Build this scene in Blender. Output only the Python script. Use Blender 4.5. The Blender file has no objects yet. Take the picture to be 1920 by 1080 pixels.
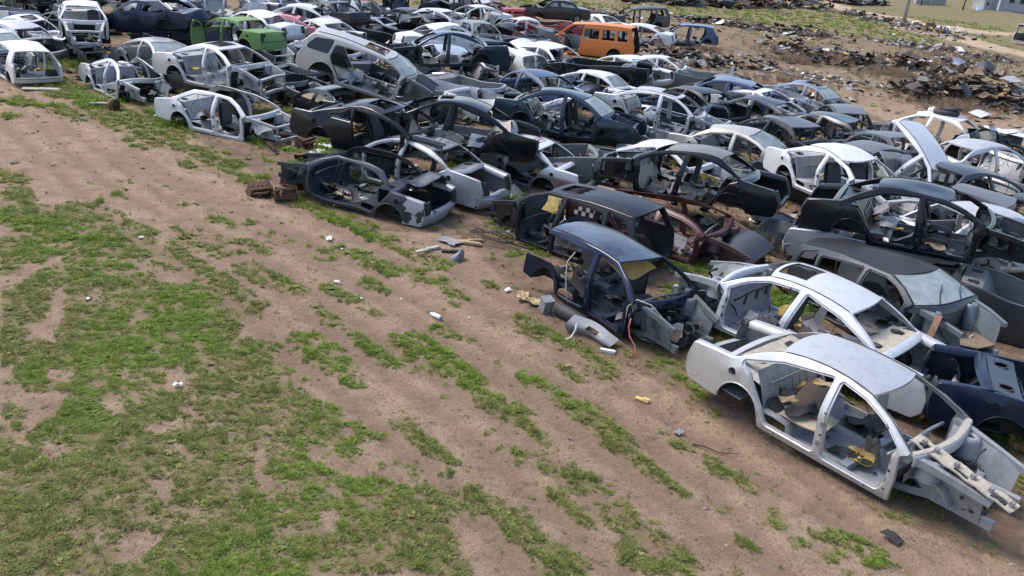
import bpy, math, random
import numpy as np
from mathutils import Matrix, Vector, noise as mnoise
from mathutils.geometry import delaunay_2d_cdt

SC = bpy.context.scene
COL = SC.collection
R = math.radians

# ---------------------------------------------------------------- camera, sky, sun, exposure
cam_d = bpy.data.cameras.new('camera'); cam_d.sensor_width = 36.0; cam_d.lens = 30.75
cam_d.clip_start = 0.1; cam_d.clip_end = 2000
cam = bpy.data.objects.new('camera', cam_d); COL.objects.link(cam)
cam.matrix_world = Matrix.Translation((0, 0, 6.58)) @ Matrix.Rotation(R(90 - 22.7), 4, 'X') @ Matrix.Rotation(R(5.19), 4, 'Z')
SC.camera = cam
SC.render.resolution_x = 1024; SC.render.resolution_y = 576

SUN_EL, SUN_AZ = R(56), R(-62)          # azimuth measured from +Y (view direction) clockwise
world = bpy.data.worlds.new('World'); SC.world = world; world.use_nodes = True
wn = world.node_tree.nodes; wl = world.node_tree.links
sky = wn.new('ShaderNodeTexSky'); sky.sky_type = 'NISHITA'; sky.sun_disc = False
sky.sun_elevation = SUN_EL; sky.sun_rotation = SUN_AZ
sky.air_density = 1.0; sky.dust_density = 2.0; sky.ozone_density = 1.0
wl.new(sky.outputs[0], wn['Background'].inputs[0]); wn['Background'].inputs[1].default_value = 0.125
sun_d = bpy.data.lights.new('sun', 'SUN'); sun_d.energy = 1.55; sun_d.angle = R(26); sun_d.color = (1.0, .94, .86)
sun = bpy.data.objects.new('sun', sun_d); COL.objects.link(sun)
sd = Vector((math.sin(SUN_AZ) * math.cos(SUN_EL), math.cos(SUN_AZ) * math.cos(SUN_EL), math.sin(SUN_EL)))
sun.rotation_euler = sd.to_track_quat('Z', 'Y').to_euler(); sun.location = (0, 0, 40)
SC.view_settings.view_transform = 'Standard'; SC.view_settings.look = 'None'
SC.view_settings.exposure = 1.2; SC.view_settings.gamma = 1.0; SC.view_settings.use_curve_mapping = False

# ---------------------------------------------------------------- helpers
def tag(o, label=None, cat=None, group=None, kind=None):
    if label: o['label'] = label
    if cat: o['category'] = cat
    if group: o['group'] = group
    if kind: o['kind'] = kind
    return o
def empty(name, label, cat, loc=(0, 0, 0), group=None):
    o = bpy.data.objects.new(name, None); COL.objects.link(o); o.location = loc
    o.empty_display_size = .2
    return tag(o, label, cat, group)
class MB:
    """collects geometry, links it as ONE mesh object"""
    def __init__(s): s.v = []; s.f = []; s.m = []
    def add(s, verts, faces, mat=0):
        o = len(s.v); s.v.extend([tuple(map(float, p)) for p in verts])
        s.f.extend([tuple(i + o for i in f) for f in faces]); s.m.extend([mat] * len(faces))
    def box(s, c, d, mat=0, rot=None):
        x, y, z = d[0] / 2, d[1] / 2, d[2] / 2
        P = np.array([(-x, -y, -z), (x, -y, -z), (x, y, -z), (-x, y, -z), (-x, -y, z), (x, -y, z), (x, y, z), (-x, y, z)])
        if rot is not None: P = P @ np.array(rot).T
        P = P + np.array(c)
        for f in ((0, 3, 2, 1), (4, 5, 6, 7), (0, 1, 5, 4), (1, 2, 6, 5), (2, 3, 7, 6), (3, 0, 4, 7)): s.add(P[list(f)], [(0, 1, 2, 3)], mat)
    def tube(s, path, r, n=6, mat=0, caps=True):
        P = np.array(path, float); k = len(P)
        T = np.gradient(P, axis=0); T /= np.linalg.norm(T, axis=1)[:, None] + 1e-9
        up = np.array([0, 0, 1.0]) if abs(T[0][2]) < .9 else np.array([1.0, 0, 0])
        rr = np.full(k, r) if np.isscalar(r) else np.array(r)
        V = []
        A = np.cross(T[0], up); A /= np.linalg.norm(A)
        for i in range(k):
            A = A - T[i] * A.dot(T[i]); A /= np.linalg.norm(A) + 1e-9
            B = np.cross(T[i], A)
            for j in range(n):
                a = 2 * math.pi * j / n
                V.append(P[i] + rr[i] * (math.cos(a) * A + math.sin(a) * B))
        F = [(i * n + j, i * n + (j + 1) % n, (i + 1) * n + (j + 1) % n, (i + 1) * n + j) for i in range(k - 1) for j in range(n)]
        if caps: F += [tuple(range(n))[::-1], tuple((k - 1) * n + j for j in range(n))]
        s.add(V, F, mat)
    def beam(s, path, w, h, mat=0):
        """rectangular section swept along a path; w across, h upwards (scalars or per point)"""
        P = np.array(path, float); k = len(P)
        T = np.gradient(P, axis=0); T /= np.linalg.norm(T, axis=1)[:, None] + 1e-9
        W = np.full(k, w) if np.isscalar(w) else w; Hh = np.full(k, h) if np.isscalar(h) else h
        V = []
        for i in range(k):
            up = np.array([0, 0, 1.0]) if abs(T[i][2]) < .95 else np.array([1.0, 0, 0])
            A = np.cross(T[i], up); A /= np.linalg.norm(A); B = np.cross(A, T[i])
            for a, b in ((-1, -1), (1, -1), (1, 1), (-1, 1)):
                V.append(P[i] + A * a * W[i] / 2 + B * b * Hh[i] / 2)
        for q in range(4):        # four strips with their own vertices keep the edges crisp
            a, b = q, (q + 1) % 4
            vv = [V[i * 4 + t] for i in range(k) for t in (a, b)]
            s.add(vv, [(2 * i, 2 * i + 1, 2 * i + 3, 2 * i + 2) for i in range(k - 1)], mat)
        s.add([V[j] for j in range(4)], [(3, 2, 1, 0)], mat); s.add([V[(k - 1) * 4 + j] for j in range(4)], [(0, 1, 2, 3)], mat)
    def sheet(s, G, off, mo=0, mi=None, skip=None):
        """two-sided sheet from a grid of points G[nu][nv]; the back is moved by off"""
        G = np.array(G, float); nu, nv = G.shape[:2]; off = np.array(off, float)
        if mi is None: mi = mo
        idx = lambda i, j: i * nv + j
        sk = skip or (lambda i, j: False)
        cells = [(i, j) for i in range(nu - 1) for j in range(nv - 1) if not sk(i, j)]
        F = [(idx(i, j), idx(i + 1, j), idx(i + 1, j + 1), idx(i, j + 1)) for i, j in cells]
        V = G.reshape(-1, 3)
        s.add(V, F, mo); s.add(V + (off if off.ndim == 1 else off.reshape(-1, 3)), [f[::-1] for f in F], mi)
        cs = set(cells); E = []
        for i, j in cells:
            for (a, b, n) in ((idx(i, j), idx(i + 1, j), (i, j - 1)), (idx(i + 1, j), idx(i + 1, j + 1), (i + 1, j)), (idx(i + 1, j + 1), idx(i, j + 1), (i, j + 1)), (idx(i, j + 1), idx(i, j), (i - 1, j))):
                if n not in cs: E.append((a, b))
        O = V + (off if off.ndim == 1 else off.reshape(-1, 3))
        for a, b in E: s.add([V[a], V[b], O[b], O[a]], [(0, 1, 2, 3)], mo)
    def disc(s, c, n, r, k=12, mat=0, r0=0.0):
        n = np.array(n, float); n /= np.linalg.norm(n); a = np.cross(n, (0, 0, 1) if abs(n[2]) < .9 else (1, 0, 0)); a /= np.linalg.norm(a); b = np.cross(n, a); c = np.array(c)
        ring = [c + r * (math.cos(t) * a + math.sin(t) * b) for t in np.linspace(0, 2 * math.pi, k, endpoint=False)]
        if r0 > 0:
            rin = [c + r0 * (math.cos(t) * a + math.sin(t) * b) for t in np.linspace(0, 2 * math.pi, k, endpoint=False)]
            s.add(ring + rin, [(i, (i + 1) % k, k + (i + 1) % k, k + i) for i in range(k)], mat)
        else: s.add(ring, [tuple(range(k))], mat)
    def build(s, name, mats, parent=None, warp=None, smooth=True):
        if not s.f: return None
        V = np.array(s.v)
        if warp is not None: V = warp(V)
        me = bpy.data.meshes.new(name); me.from_pydata(V.tolist(), [], s.f)
        ms = mats if isinstance(mats, (list, tuple)) else [mats]
        for m in ms: me.materials.append(m)
        if len(ms) > 1: me.polygons.foreach_set('material_index', s.m)
        if smooth: me.polygons.foreach_set('use_smooth', [True] * len(me.polygons))
        me.update()
        o = bpy.data.objects.new(name, me); COL.objects.link(o); o.parent = parent
        return o

# 2-D outlines -----------------------------------------------------
def rounded(pts, seg=.12):
    """closed outline from (x, z, radius) corners: fillets, then long edges resampled"""
    out = []; n = len(pts)
    for i in range(n):
        a, b, c = (np.array(pts[j % n][:2], float) for j in (i - 1, i, i + 1)); r = pts[i][2] if len(pts[i]) > 2 else 0
        if r <= 0: out.append(b); continue
        u, v = a - b, c - b; lu, lv = np.linalg.norm(u), np.linalg.norm(v); u /= lu; v /= lv
        ang = math.acos(max(-1, min(1, u.dot(v))))
        if ang > 3.05: out.append(b); continue
        t = min(r / math.tan(ang / 2), .48 * lu, .48 * lv); r = t * math.tan(ang / 2)
        m = u + v; m /= np.linalg.norm(m); ctr = b + m * r / math.sin(ang / 2)
        p0, p1 = b + u * t - ctr, b + v * t - ctr
        a0 = math.atan2(p0[1], p0[0]); d = (math.atan2(p1[1], p1[0]) - a0 + math.pi) % (2 * math.pi) - math.pi
        k = max(2, int(abs(d) / .32) + 1)
        for q in range(k + 1): out.append(ctr + r * np.array([math.cos(a0 + d * q / k), math.sin(a0 + d * q / k)]))
    res = []
    for i in range(len(out)):
        a, b = out[i], out[(i + 1) % len(out)]; l = np.linalg.norm(b - a)
        if l < 1e-4: continue
        k = max(1, int(l / seg + .5))
        res += [a + (b - a) * q / k for q in range(k)]
    P = np.array(res); area = (P[:, 0] * np.roll(P[:, 1], -1) - P[:, 1] * np.roll(P[:, 0], -1)).sum()
    return P if area > 0 else P[::-1]
def inset(P, d):
    e = np.roll(P, -1, 0) - P; e /= np.linalg.norm(e, axis=1)[:, None] + 1e-9
    nrm = np.stack([-e[:, 1], e[:, 0]], 1); m = nrm + np.roll(nrm, 1, 0); m /= np.linalg.norm(m, axis=1)[:, None] + 1e-9
    return P + m * d
def inside(P, Q):
    x, y = Q[:, 0][:, None], Q[:, 1][:, None]; a, b = P, np.roll(P, -1, 0)
    c = ((a[:, 1] > y) != (b[:, 1] > y)) & (x < (b[:, 0] - a[:, 0]) * (y - a[:, 1]) / (b[:, 1] - a[:, 1] + 1e-12) + a[:, 0])
    return c.sum(1) % 2 == 1
def fill(outer, holes, step=.16):
    """triangulate an outline with holes, with extra inner points"""
    loops = [outer] + list(holes); pts = []; ed = []
    for L in loops:
        o = len(pts); pts += [tuple(p) for p in L]; ed += [(o + i, o + (i + 1) % len(L)) for i in range(len(L))]
    B = np.array(pts); lo, hi = outer.min(0), outer.max(0)
    g = np.stack(np.meshgrid(np.arange(lo[0] + step / 2, hi[0], step), np.arange(lo[1] + step / 2, hi[1], step)), -1).reshape(-1, 2)
    if len(g):
        k = inside(outer, g)
        for h in holes: k &= ~inside(h, g)
        k &= np.sqrt(((g[:, None] - B[None]) ** 2).sum(-1)).min(1) > step * .45
        pts += [tuple(p) for p in g[k]]
    r = delaunay_2d_cdt([Vector(p) for p in pts], ed, [], 0, 1e-5)
    V = np.array([tuple(v) for v in r[0]]); F = np.array(r[2])
    c = V[F].mean(1); k = inside(outer, c)
    for h in holes: k &= ~inside(h, c)
    return V, [tuple(f) for f in F[k].tolist()]

# materials --------------------------------------------------------
def new_mat(name):
    m = bpy.data.materials.new(name); m.use_nodes = True
    nt = m.node_tree; b = nt.nodes['Principled BSDF']
    return m, nt, b
def nd(nt, t, **k):
    n = nt.nodes.new(t)
    for a, v in k.items():
        if a in n.inputs.keys(): n.inputs[a].default_value = v
        else: setattr(n, a, v)
    return n
def ramp(nt, src, p0, p1, c0=(0, 0, 0, 1), c1=(1, 1, 1, 1)):
    r = nt.nodes.new('ShaderNodeValToRGB'); e = r.color_ramp.elements
    e[0].position = p0; e[1].position = p1; e[0].color = c0; e[1].color = c1
    nt.links.new(src, r.inputs[0]); return r
def mixc(nt, fac, a, b):
    m = nt.nodes.new('ShaderNodeMix'); m.data_type = 'RGBA'
    for s, v in ((0, fac), (6, a), (7, b)):
        if hasattr(v, 'is_output'): nt.links.new(v, m.inputs[s])
        else: m.inputs[s].default_value = v if s == 0 else (*v[:3], 1)
    return m.outputs[2]
_mc = {}
def paint(col, metal=0.0, rough=.35, dirt=.5, rust=0.0, peel=None):
    key = (tuple(col), metal, rough, dirt, rust, peel)
    if key in _mc: return _mc[key]
    m, nt, b = new_mat('car_paint'); L = nt.links
    tc = nd(nt, 'ShaderNodeTexCoord'); oi = nd(nt, 'ShaderNodeObjectInfo')
    n1 = nd(nt, 'ShaderNodeTexNoise', Scale=1.7, Detail=8.0, Roughness=.68); n1.noise_dimensions = '4D'
    n2 = nd(nt, 'ShaderNodeTexNoise', Scale=22.0, Detail=6.0, Roughness=.7)
    L.new(tc.outputs['Object'], n1.inputs['Vector']); L.new(tc.outputs['Object'], n2.inputs['Vector']); 
    mul = nd(nt, 'ShaderNodeMath', operation='MULTIPLY'); L.new(oi.outputs['Random'], mul.inputs[0]); mul.inputs[1].default_value = 30; L.new(mul.outputs[0], n1.inputs['W'])
    d1 = ramp(nt, n1.outputs[0], .42, .78); d2 = ramp(nt, n2.outputs[0], .35, .7)
    mm = nd(nt, 'ShaderNodeMath', operation='MULTIPLY'); L.new(d1.outputs[0], mm.inputs[0]); L.new(d2.outputs[0], mm.inputs[1])
    ma = nd(nt, 'ShaderNodeMath', operation='MULTIPLY_ADD'); L.new(mm.outputs[0], ma.inputs[0]); ma.inputs[1].default_value = dirt; ma.inputs[2].default_value = .06 * dirt
    base = col
    if peel is not None:
        n3 = nd(nt, 'ShaderNodeTexNoise', Scale=2.1, Detail=7.0, Roughness=.62); L.new(tc.outputs['Object'], n3.inputs['Vector'])
        if len(peel) > 3:
            sx = nd(nt, 'ShaderNodeSeparateXYZ'); L.new(tc.outputs['Object'], sx.inputs[0]); mr = nd(nt, 'ShaderNodeMapRange'); L.new(sx.outputs[0], mr.inputs[0]); mr.inputs[1].default_value = -2.0; mr.inputs[2].default_value = -1.0; mr.inputs[3].default_value = -.10; mr.inputs[4].default_value = .34
            ad = nd(nt, 'ShaderNodeMath', operation='ADD'); L.new(n3.outputs[0], ad.inputs[0]); L.new(mr.outputs[0], ad.inputs[1]); r3 = ramp(nt, ad.outputs[0], .49, .51)
        else: r3 = ramp(nt, n3.outputs[0], .49, .51)
        base = mixc(nt, r3.outputs[0], col, peel[:3])
    dust = (.27, .235, .20)
    c = mixc(nt, ma.outputs[0], base, dust)
    n5 = nd(nt, 'ShaderNodeTexNoise', Scale=6.0, Detail=8.0, Roughness=.72); mp = nd(nt, 'ShaderNodeMapping'); mp.inputs['Scale'].default_value = (1, 1, .45); L.new(tc.outputs['Object'], mp.inputs['Vector']); L.new(mp.outputs[0], n5.inputs['Vector'])
    g5 = ramp(nt, n5.outputs[0], .50, .80, (0, 0, 0, 1), (min(.8, dirt * .95),) * 3 + (1,)); c = mixc(nt, g5.outputs[0], c, (.075, .066, .058))
    if rust > 0:
        n4 = nd(nt, 'ShaderNodeTexNoise', Scale=5.0, Detail=9.0, Roughness=.75); L.new(tc.outputs['Object'], n4.inputs['Vector'])
        r4 = ramp(nt, n4.outputs[0], .70 - rust * .25, .76 - rust * .2); c = mixc(nt, r4.outputs[0], c, (.12, .05, .025))
    L.new(c, b.inputs['Base Color'])
    rr = nd(nt, 'ShaderNodeMapRange'); L.new(ma.outputs[0], rr.inputs[0]); rr.inputs[2].default_value = .6; rr.inputs[3].default_value = rough; rr.inputs[4].default_value = .85
    L.new(rr.outputs[0], b.inputs['Roughness'])
    b.inputs['Metallic'].default_value = metal
    b.inputs['Specular IOR Level'].default_value = .5 if dirt > .15 else .36
    if (metal or rough < .45) and dirt > .1: b.inputs['Coat Weight'].default_value = .30; b.inputs['Coat Roughness'].default_value = .18
    bp = nd(nt, 'ShaderNodeBump', Strength=.12, Distance=.01); L.new(n2.outputs[0], bp.inputs['Height']); L.new(bp.outputs[0], b.inputs['Normal'])
    _mc[key] = m; return m
def plain(name, col, rough=.8, var=.35, scale=9.0, metal=0.0, col2=None, bump=.3):
    key = (name, tuple(col), rough, var, scale)
    if key in _mc: return _mc[key]
    m, nt, b = new_mat(name); L = nt.links
    tc = nd(nt, 'ShaderNodeTexCoord'); n = nd(nt, 'ShaderNodeTexNoise', Scale=scale, Detail=8.0, Roughness=.7); L.new(tc.outputs['Object'], n.inputs['Vector'])
    a = tuple(x * (1 - var) for x in col); c2 = col2 or tuple(min(1, x * (1 + var)) for x in col)
    L.new(ramp(nt, n.outputs[0], .3, .72, (*a, 1), (*c2, 1)).outputs[0], b.inputs['Base Color'])
    b.inputs['Roughness'].default_value = rough; b.inputs['Metallic'].default_value = metal
    if bump:
        bp = nd(nt, 'ShaderNodeBump', Strength=bump, Distance=.02); L.new(n.outputs[0], bp.inputs['Height']); L.new(bp.outputs[0], b.inputs['Normal'])
    _mc[key] = m; return m
def glass_mat():
    if 'glass' in _mc: return _mc['glass']
    m, nt, b = new_mat('dusty_glass'); L = nt.links; out = nt.nodes['Material Output']
    tc = nd(nt, 'ShaderNodeTexCoord'); n = nd(nt, 'ShaderNodeTexNoise', Scale=3.0, Detail=6.0, Roughness=.65); L.new(tc.outputs['Object'], n.inputs['Vector'])
    b.inputs['Base Color'].default_value = (.42, .47, .48, 1); b.inputs['Roughness'].default_value = .22
    tr = nd(nt, 'ShaderNodeBsdfTransparent', Color=(.62, .74, .72, 1)); mx = nd(nt, 'ShaderNodeMixShader')
    r = ramp(nt, n.outputs[0], .3, .75, (.32, .32, .32, 1), (.7, .7, .7, 1)); L.new(r.outputs[0], mx.inputs[0]); L.new(tr.outputs[0], mx.inputs[1]); L.new(b.outputs[0], mx.inputs[2]); L.new(mx.outputs[0], out.inputs[0])
    _mc['glass'] = m; return m
DARK = plain('black_plastic', (.022, .022, .025), .65, .4, 12)
MAT_PAD = plain('insulation_pad', (.03, .028, .026), .9, .5, 18)
RUBBER = plain('rubber_seal', (.018, .018, .018), .7, .3, 20)
BARE = plain('bare_steel', (.22, .21, .20), .5, .4, 10, .4)
FOAM = plain('yellow_foam', (.50, .33, .10), .9, .3, 12)
CREAM = plain('cream_sealer', (.37, .335, .275), .8, .3, 14)
RUSTY = plain('rusty_iron', (.10, .055, .035), .9, .5, 14)
WIRE = plain('wire_sleeve', (.04, .04, .045), .6, .4, 20)
TAN = plain('tan_felt', (.36, .27, .16), .95, .3, 8)
BROWNB = plain('brown_board', (.06, .045, .04), .85, .3, 9)
WHITEP = plain('white_plastic', (.62, .62, .62), .6, .15, 9)
GREYP = plain('grey_plastic', (.20, .20, .22), .6, .2, 9)

# grass, bare soil and road outlines on the ground, metres
GRASS_POLY = [(0.94,[(-12.57,20.14),(-11.91,19.88),(-10.87,18.45),(-10.26,17.64),(-10.39,16.36)]),
 (0.92,[(-10.35,17.07),(-9.98,18.11),(-9.53,18.78),(-8.56,17.96),(-8.07,17.36),(-7.5,16.83),(-7.0,16.0),(-6.84,16.68),(-6.22,15.76),(-5.66,15.19),(-5.21,14.76),(-4.38,13.97),(-4.1,13.35),(-4.46,13.06),(-4.44,12.46),(-3.73,12.7),(-3.25,12.51),(-2.59,12.26),(-2.32,11.78),(-2.43,11.51),(-3.11,11.63),(-3.09,10.98),(-2.62,10.19),(-2.5,9.56),(-1.92,9.17),(-1.38,9.14),(-0.88,8.94),(-0.58,8.61),(-0.41,8.14),(-0.18,7.55),(-4.92,6.89),(-9.62,15.03)]),
 (0.85,[(-12.4,68.99),(-0.44,84.92),(9.85,88.81),(19.27,94.79),(33.9,106.67),(35.07,94.3),(35.07,80.96),(32.01,75.14),(26.51,76.46),(20.33,78.68),(16.79,81.83),(11.4,80.73),(4.31,80.39),(-4.57,72.9)]),
 (0.75,[(46.37,116.64),(52.66,115.62),(51.78,100.36),(46.24,89.19),(45.38,100.37),(41.4,103.67)]),
 (0.55,[(37.53,88.19),(39.56,80.45),(40.15,77.36),(44.27,85.71),(42.85,93.3)]),
 (0.7,[(16.23,72.23),(19.29,69.33),(21.41,65.57),(19.83,62.82),(16.41,65.64)]),
 (0.6,[(12.72,41.95),(14.02,41.25),(14.66,37.4),(13.21,35.74),(12.35,38.04)])]
BARE_POLY = [[(-6.36,16.42),(-5.38,15.59),(-3.64,13.67),(-2.02,11.92),(-0.78,10.36),(0.24,8.94),(0.87,7.69),(1.17,7.72),(0.5,9.03),(-0.5,10.62),(-1.74,12.25),(-3.29,13.75),(-5.08,15.61),(-6.24,16.84)],
 [(-3.63,12.34),(-3.02,11.31),(-2.36,10.51),(-1.75,9.68),(-1.11,9.12),(-0.45,8.58),(-0.03,7.57),(0.23,7.6),(-0.2,8.66),(-1.05,9.42),(-1.7,10.14),(-2.4,11.03),(-3.11,11.98)],
 [(-9.07,14.09),(-8.82,14.67),(-8.64,15.28),(-8.42,15.05),(-8.62,13.95),(-8.76,13.55)],
 [(-7.9,13.75),(-7.49,12.22),(-7.34,11.86),(-6.84,11.78),(-7.21,12.68),(-7.83,13.89)],
 [(-7.25,10.92),(-7.15,11.02),(-6.77,10.62),(-6.48,10.36),(-6.04,10.52),(-5.94,10.03),(-6.0,9.36),(-6.06,9.22),(-6.3,9.83),(-6.73,10.03)],
 [(-6.69,11.11),(-6.34,11.26),(-6.11,10.9),(-6.42,10.68)],
 [(-6.75,14.78),(-6.12,15.07),(-5.89,14.47),(-6.42,14.34)],
 [(-5.13,11.41),(-4.82,11.65),(-4.53,10.88),(-4.85,10.74)],
 [(-4.77,9.82),(-4.42,10.22),(-4.26,9.98),(-4.42,9.68),(-4.77,9.76)],
 [(-3.18,9.51),(-3.01,9.54),(-2.64,8.83),(-2.76,8.79)],
 [(-4.29,9.51),(-3.96,9.57),(-3.87,9.33),(-4.26,9.27)],
 [(-4.5,10.43),(-4.32,10.53),(-3.86,9.98),(-4.11,10.07)],
 [(-5.47,10.26),(-5.22,10.37),(-5.01,10.05),(-5.31,10.07)],
 [(-5.75,9.15),(-5.5,9.19),(-5.28,8.76),(-5.58,8.83)],
 [(-4.08,8.83),(-3.89,8.86),(-3.73,8.45),(-4.01,8.52)],
 [(-3.97,7.83),(-3.48,7.8),(-3.55,7.27),(-3.87,7.22)],
 [(-2.07,8.39),(-1.86,8.42),(-1.78,7.95),(-1.98,8.01)],
 [(-6.45,9.54),(-5.82,9.02),(-5.88,9.25),(-6.55,9.72)]]
ROAD_POLY = [[(38.52,124.23),(40.29,110.84),(43.52,101.52),(48.82,99.02),(52.87,100.21),(57.1,100.51),(52.87,92.76),(49.7,93.95),(45.08,92.25),(40.36,95.18),(35.66,104.49),(36.22,117.68)],
 [(38.31,97.07),(41.21,92.0),(41.61,83.8),(41.09,76.99),(41.52,72.01),(39.26,67.86),(39.16,73.19),(37.63,76.32),(36.7,83.75),(35.58,91.24)]]
GRASS_STRIP = [(-5.22,15.57,-4.09,14.64,0.45,0.90),(-6.95,16.98,-5.64,16.05,0.29,0.80),(-5.09,17.49,-4.01,16.79,0.34,0.90),(-3.75,16.95,-2.43,16.07,0.37,1.00),(-2.98,15.48,-2.37,14.91,0.22,1.00),(-2.09,16.27,-1.38,15.67,0.30,1.10),(-1.38,15.67,-0.99,15.16,0.23,1.10),(-3.48,18.41,-1.9,16.92,0.35,1.10),(-1.9,16.92,-1.3,16.47,0.27,1.00),(-0.53,15.88,-0.24,15.67,0.14,1.00),(-3.45,14.84,-2.47,14.0,0.29,0.80),(-3.38,13.89,-2.57,12.98,0.31,0.85),(-2.57,12.98,-1.85,12.23,0.29,0.90),(-1.57,13.05,-0.68,11.75,0.61,0.95),(-1.28,13.59,-0.57,13.25,0.19,1.00),(-0.51,11.62,0.16,11.06,0.26,0.90),(0.24,14.29,0.84,13.69,0.39,1.10),(0.84,13.69,1.42,12.81,0.37,1.00),(1.42,12.81,1.73,12.61,0.28,1.00),(-0.12,12.43,0.21,12.21,0.12,0.90),(0.83,12.56,1.22,12.23,0.13,0.90),(0.38,12.17,0.96,11.72,0.30,0.95),(0.96,11.72,1.48,11.29,0.29,1.00),(-3.41,12.81,-2.42,12.11,0.41,0.85),(-1.11,14.63,-1.11,14.61,0.16,1.00),(-2.81,11.64,-2.69,11.61,0.16,0.90),(-3.05,11.42,-2.94,11.44,0.12,0.90),(-2.42,11.46,-2.25,11.42,0.16,0.80),(0.87,11.62,1.69,10.64,0.32,1.05),(-0.29,11.18,0.43,10.61,0.19,0.95),(-1.4,10.44,-0.78,9.8,0.20,0.90),(-2.05,10.33,-1.65,10.18,0.17,0.90),(-2.88,10.76,-2.17,9.86,0.43,0.85),(0.48,10.44,0.8,9.84,0.29,0.80),(0.8,9.84,1.25,9.43,0.30,0.85),(-0.53,8.9,0.32,8.37,0.39,0.90),(0.32,8.37,0.87,7.75,0.40,0.90),(0.68,9.04,1.1,8.42,0.29,0.85),(1.45,8.98,1.73,8.47,0.22,0.80),(1.55,10.48,1.88,10.05,0.13,0.85),(-1.18,9.61,-0.83,9.38,0.21,0.60),(-0.21,10.46,-0.2,10.45,0.13,0.90),(-0.6,9.61,-0.59,9.6,0.10,0.90),(-0.64,9.33,-0.63,9.32,0.12,1.00),(0.15,10.08,0.16,10.06,0.11,0.80),(-0.24,9.12,-0.23,9.11,0.13,0.80),(0.35,8.82,0.36,8.81,0.13,0.80),(0.86,7.97,0.87,7.96,0.12,1.00),(-0.04,10.05,-0.03,10.03,0.11,0.70),(2.68,12.38,3.15,12.12,0.17,1.00),(3.33,11.71,3.34,11.69,0.18,1.00),(1.71,10.83,2.03,10.07,0.18,0.80),(2.11,9.88,2.39,9.34,0.17,0.85),(2.6,9.67,2.89,9.12,0.15,0.85),(3.01,9.97,3.36,9.71,0.19,1.00),(3.62,9.64,3.63,9.63,0.16,1.00),(3.0,8.59,3.16,8.44,0.13,1.00),(3.59,9.14,3.64,8.88,0.13,0.90),(3.97,8.82,4.21,8.75,0.12,1.00),(4.3,8.97,4.55,8.86,0.13,1.00),(3.73,8.59,3.73,8.58,0.12,1.00),(3.99,8.4,4.0,8.39,0.11,1.00),(4.17,8.55,4.18,8.54,0.14,1.00),(4.37,8.64,4.38,8.63,0.14,1.00),(4.7,8.72,4.7,8.71,0.15,1.00),(4.63,8.52,4.87,8.33,0.14,1.00),(4.49,8.37,4.49,8.36,0.12,1.00),(4.05,9.28,4.06,9.27,0.11,0.90),(2.62,10.61,2.71,10.53,0.16,1.00),(2.9,10.21,2.92,10.2,0.15,1.00),(1.56,9.0,1.7,8.5,0.20,0.80),(1.66,8.08,2.18,7.92,0.27,0.85),(2.03,8.48,2.3,8.14,0.21,0.70),(-16.46,27.47,-13.39,26.32,0.64,1.10),(-13.39,26.32,-10.43,24.41,0.60,1.10),(-10.43,24.41,-7.91,22.3,0.48,1.10),(-7.91,22.3,-6.87,21.24,0.34,1.10),(-6.87,21.24,-6.05,20.27,0.30,1.10),(-16.3,30.25,-13.58,27.41,0.76,1.10),(-13.58,27.41,-11.64,26.07,0.62,1.10),(-11.79,27.04,-10.22,25.18,0.74,1.00),(-7.96,24.71,-6.59,24.39,0.37,1.00),(-5.53,20.26,-4.03,18.9,0.43,1.10),(-4.07,19.09,-3.2,18.38,0.30,1.00),(-11.3,24.06,-10.46,23.29,0.24,1.00),(-9.22,22.39,-8.34,21.77,0.22,0.90),(-9.08,20.36,-8.81,20.54,0.14,0.90),(-9.26,19.25,-9.06,19.23,0.20,0.90),(-6.85,18.08,-6.64,18.14,0.20,0.90),(-5.9,18.24,-5.68,18.31,0.22,1.00),(-8.07,19.03,-7.48,19.08,0.17,0.80),(-7.11,17.18,-5.9,16.83,0.29,0.85),(-5.76,16.97,-4.98,16.32,0.21,0.85),(-5.31,17.44,-3.58,16.49,0.30,0.85),(-15.48,25.32,-15.21,25.13,0.27,1.00),(0.38,18.46,0.51,17.81,0.27,1.00),(-0.06,17.49,0.17,17.23,0.22,1.00),(0.81,13.54,1.78,12.93,0.27,0.90),(2.55,12.71,3.0,12.26,0.26,0.80),(5.17,16.39,5.78,15.49,0.40,0.80),(7.3,14.87,7.57,13.86,0.44,0.90),(6.5,15.16,6.89,14.56,0.28,0.70),(4.25,17.94,5.07,16.92,0.48,0.80),(-0.51,19.52,-0.11,18.87,0.30,1.00),(2.67,18.54,3.88,17.85,0.39,0.80),(-6.06,22.96,-5.29,22.14,0.29,0.90),(-6.07,25.44,-4.54,24.09,0.48,0.90),(-1.74,23.34,-0.81,22.58,0.36,0.90),(-0.21,21.79,0.21,21.22,0.31,0.90),(-17.38,30.78,-16.12,29.8,0.57,1.10)]
RUBBLE_LINE = dict(r1=[(12.4,77.94),(16.08,78.07),(20.78,75.06),(23.49,72.43)],
 r2=[(16.71,60.74),(19.13,58.06),(21.6,57.28),(24.89,57.02)],
 r3=[(28.41,74.28),(30.84,71.7),(33.32,68.84),(35.44,67.41)],
 r4=[(33.9,106.67),(37.05,101.53),(39.31,95.32),(39.14,85.99)],
 r5=[(6.56,53.5),(9.23,51.9),(12.87,51.64)],
 r6=[(20.12,46.63),(22.29,46.49),(24.61,45.57),(24.59,43.93)],
 r7=[(28.03,59.96),(29.47,58.13)],
 r8=[(14.28,49.94),(16.48,49.35),(17.93,46.77)],
 r9=[(3.72,77.3),(5.31,73.76)])
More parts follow.
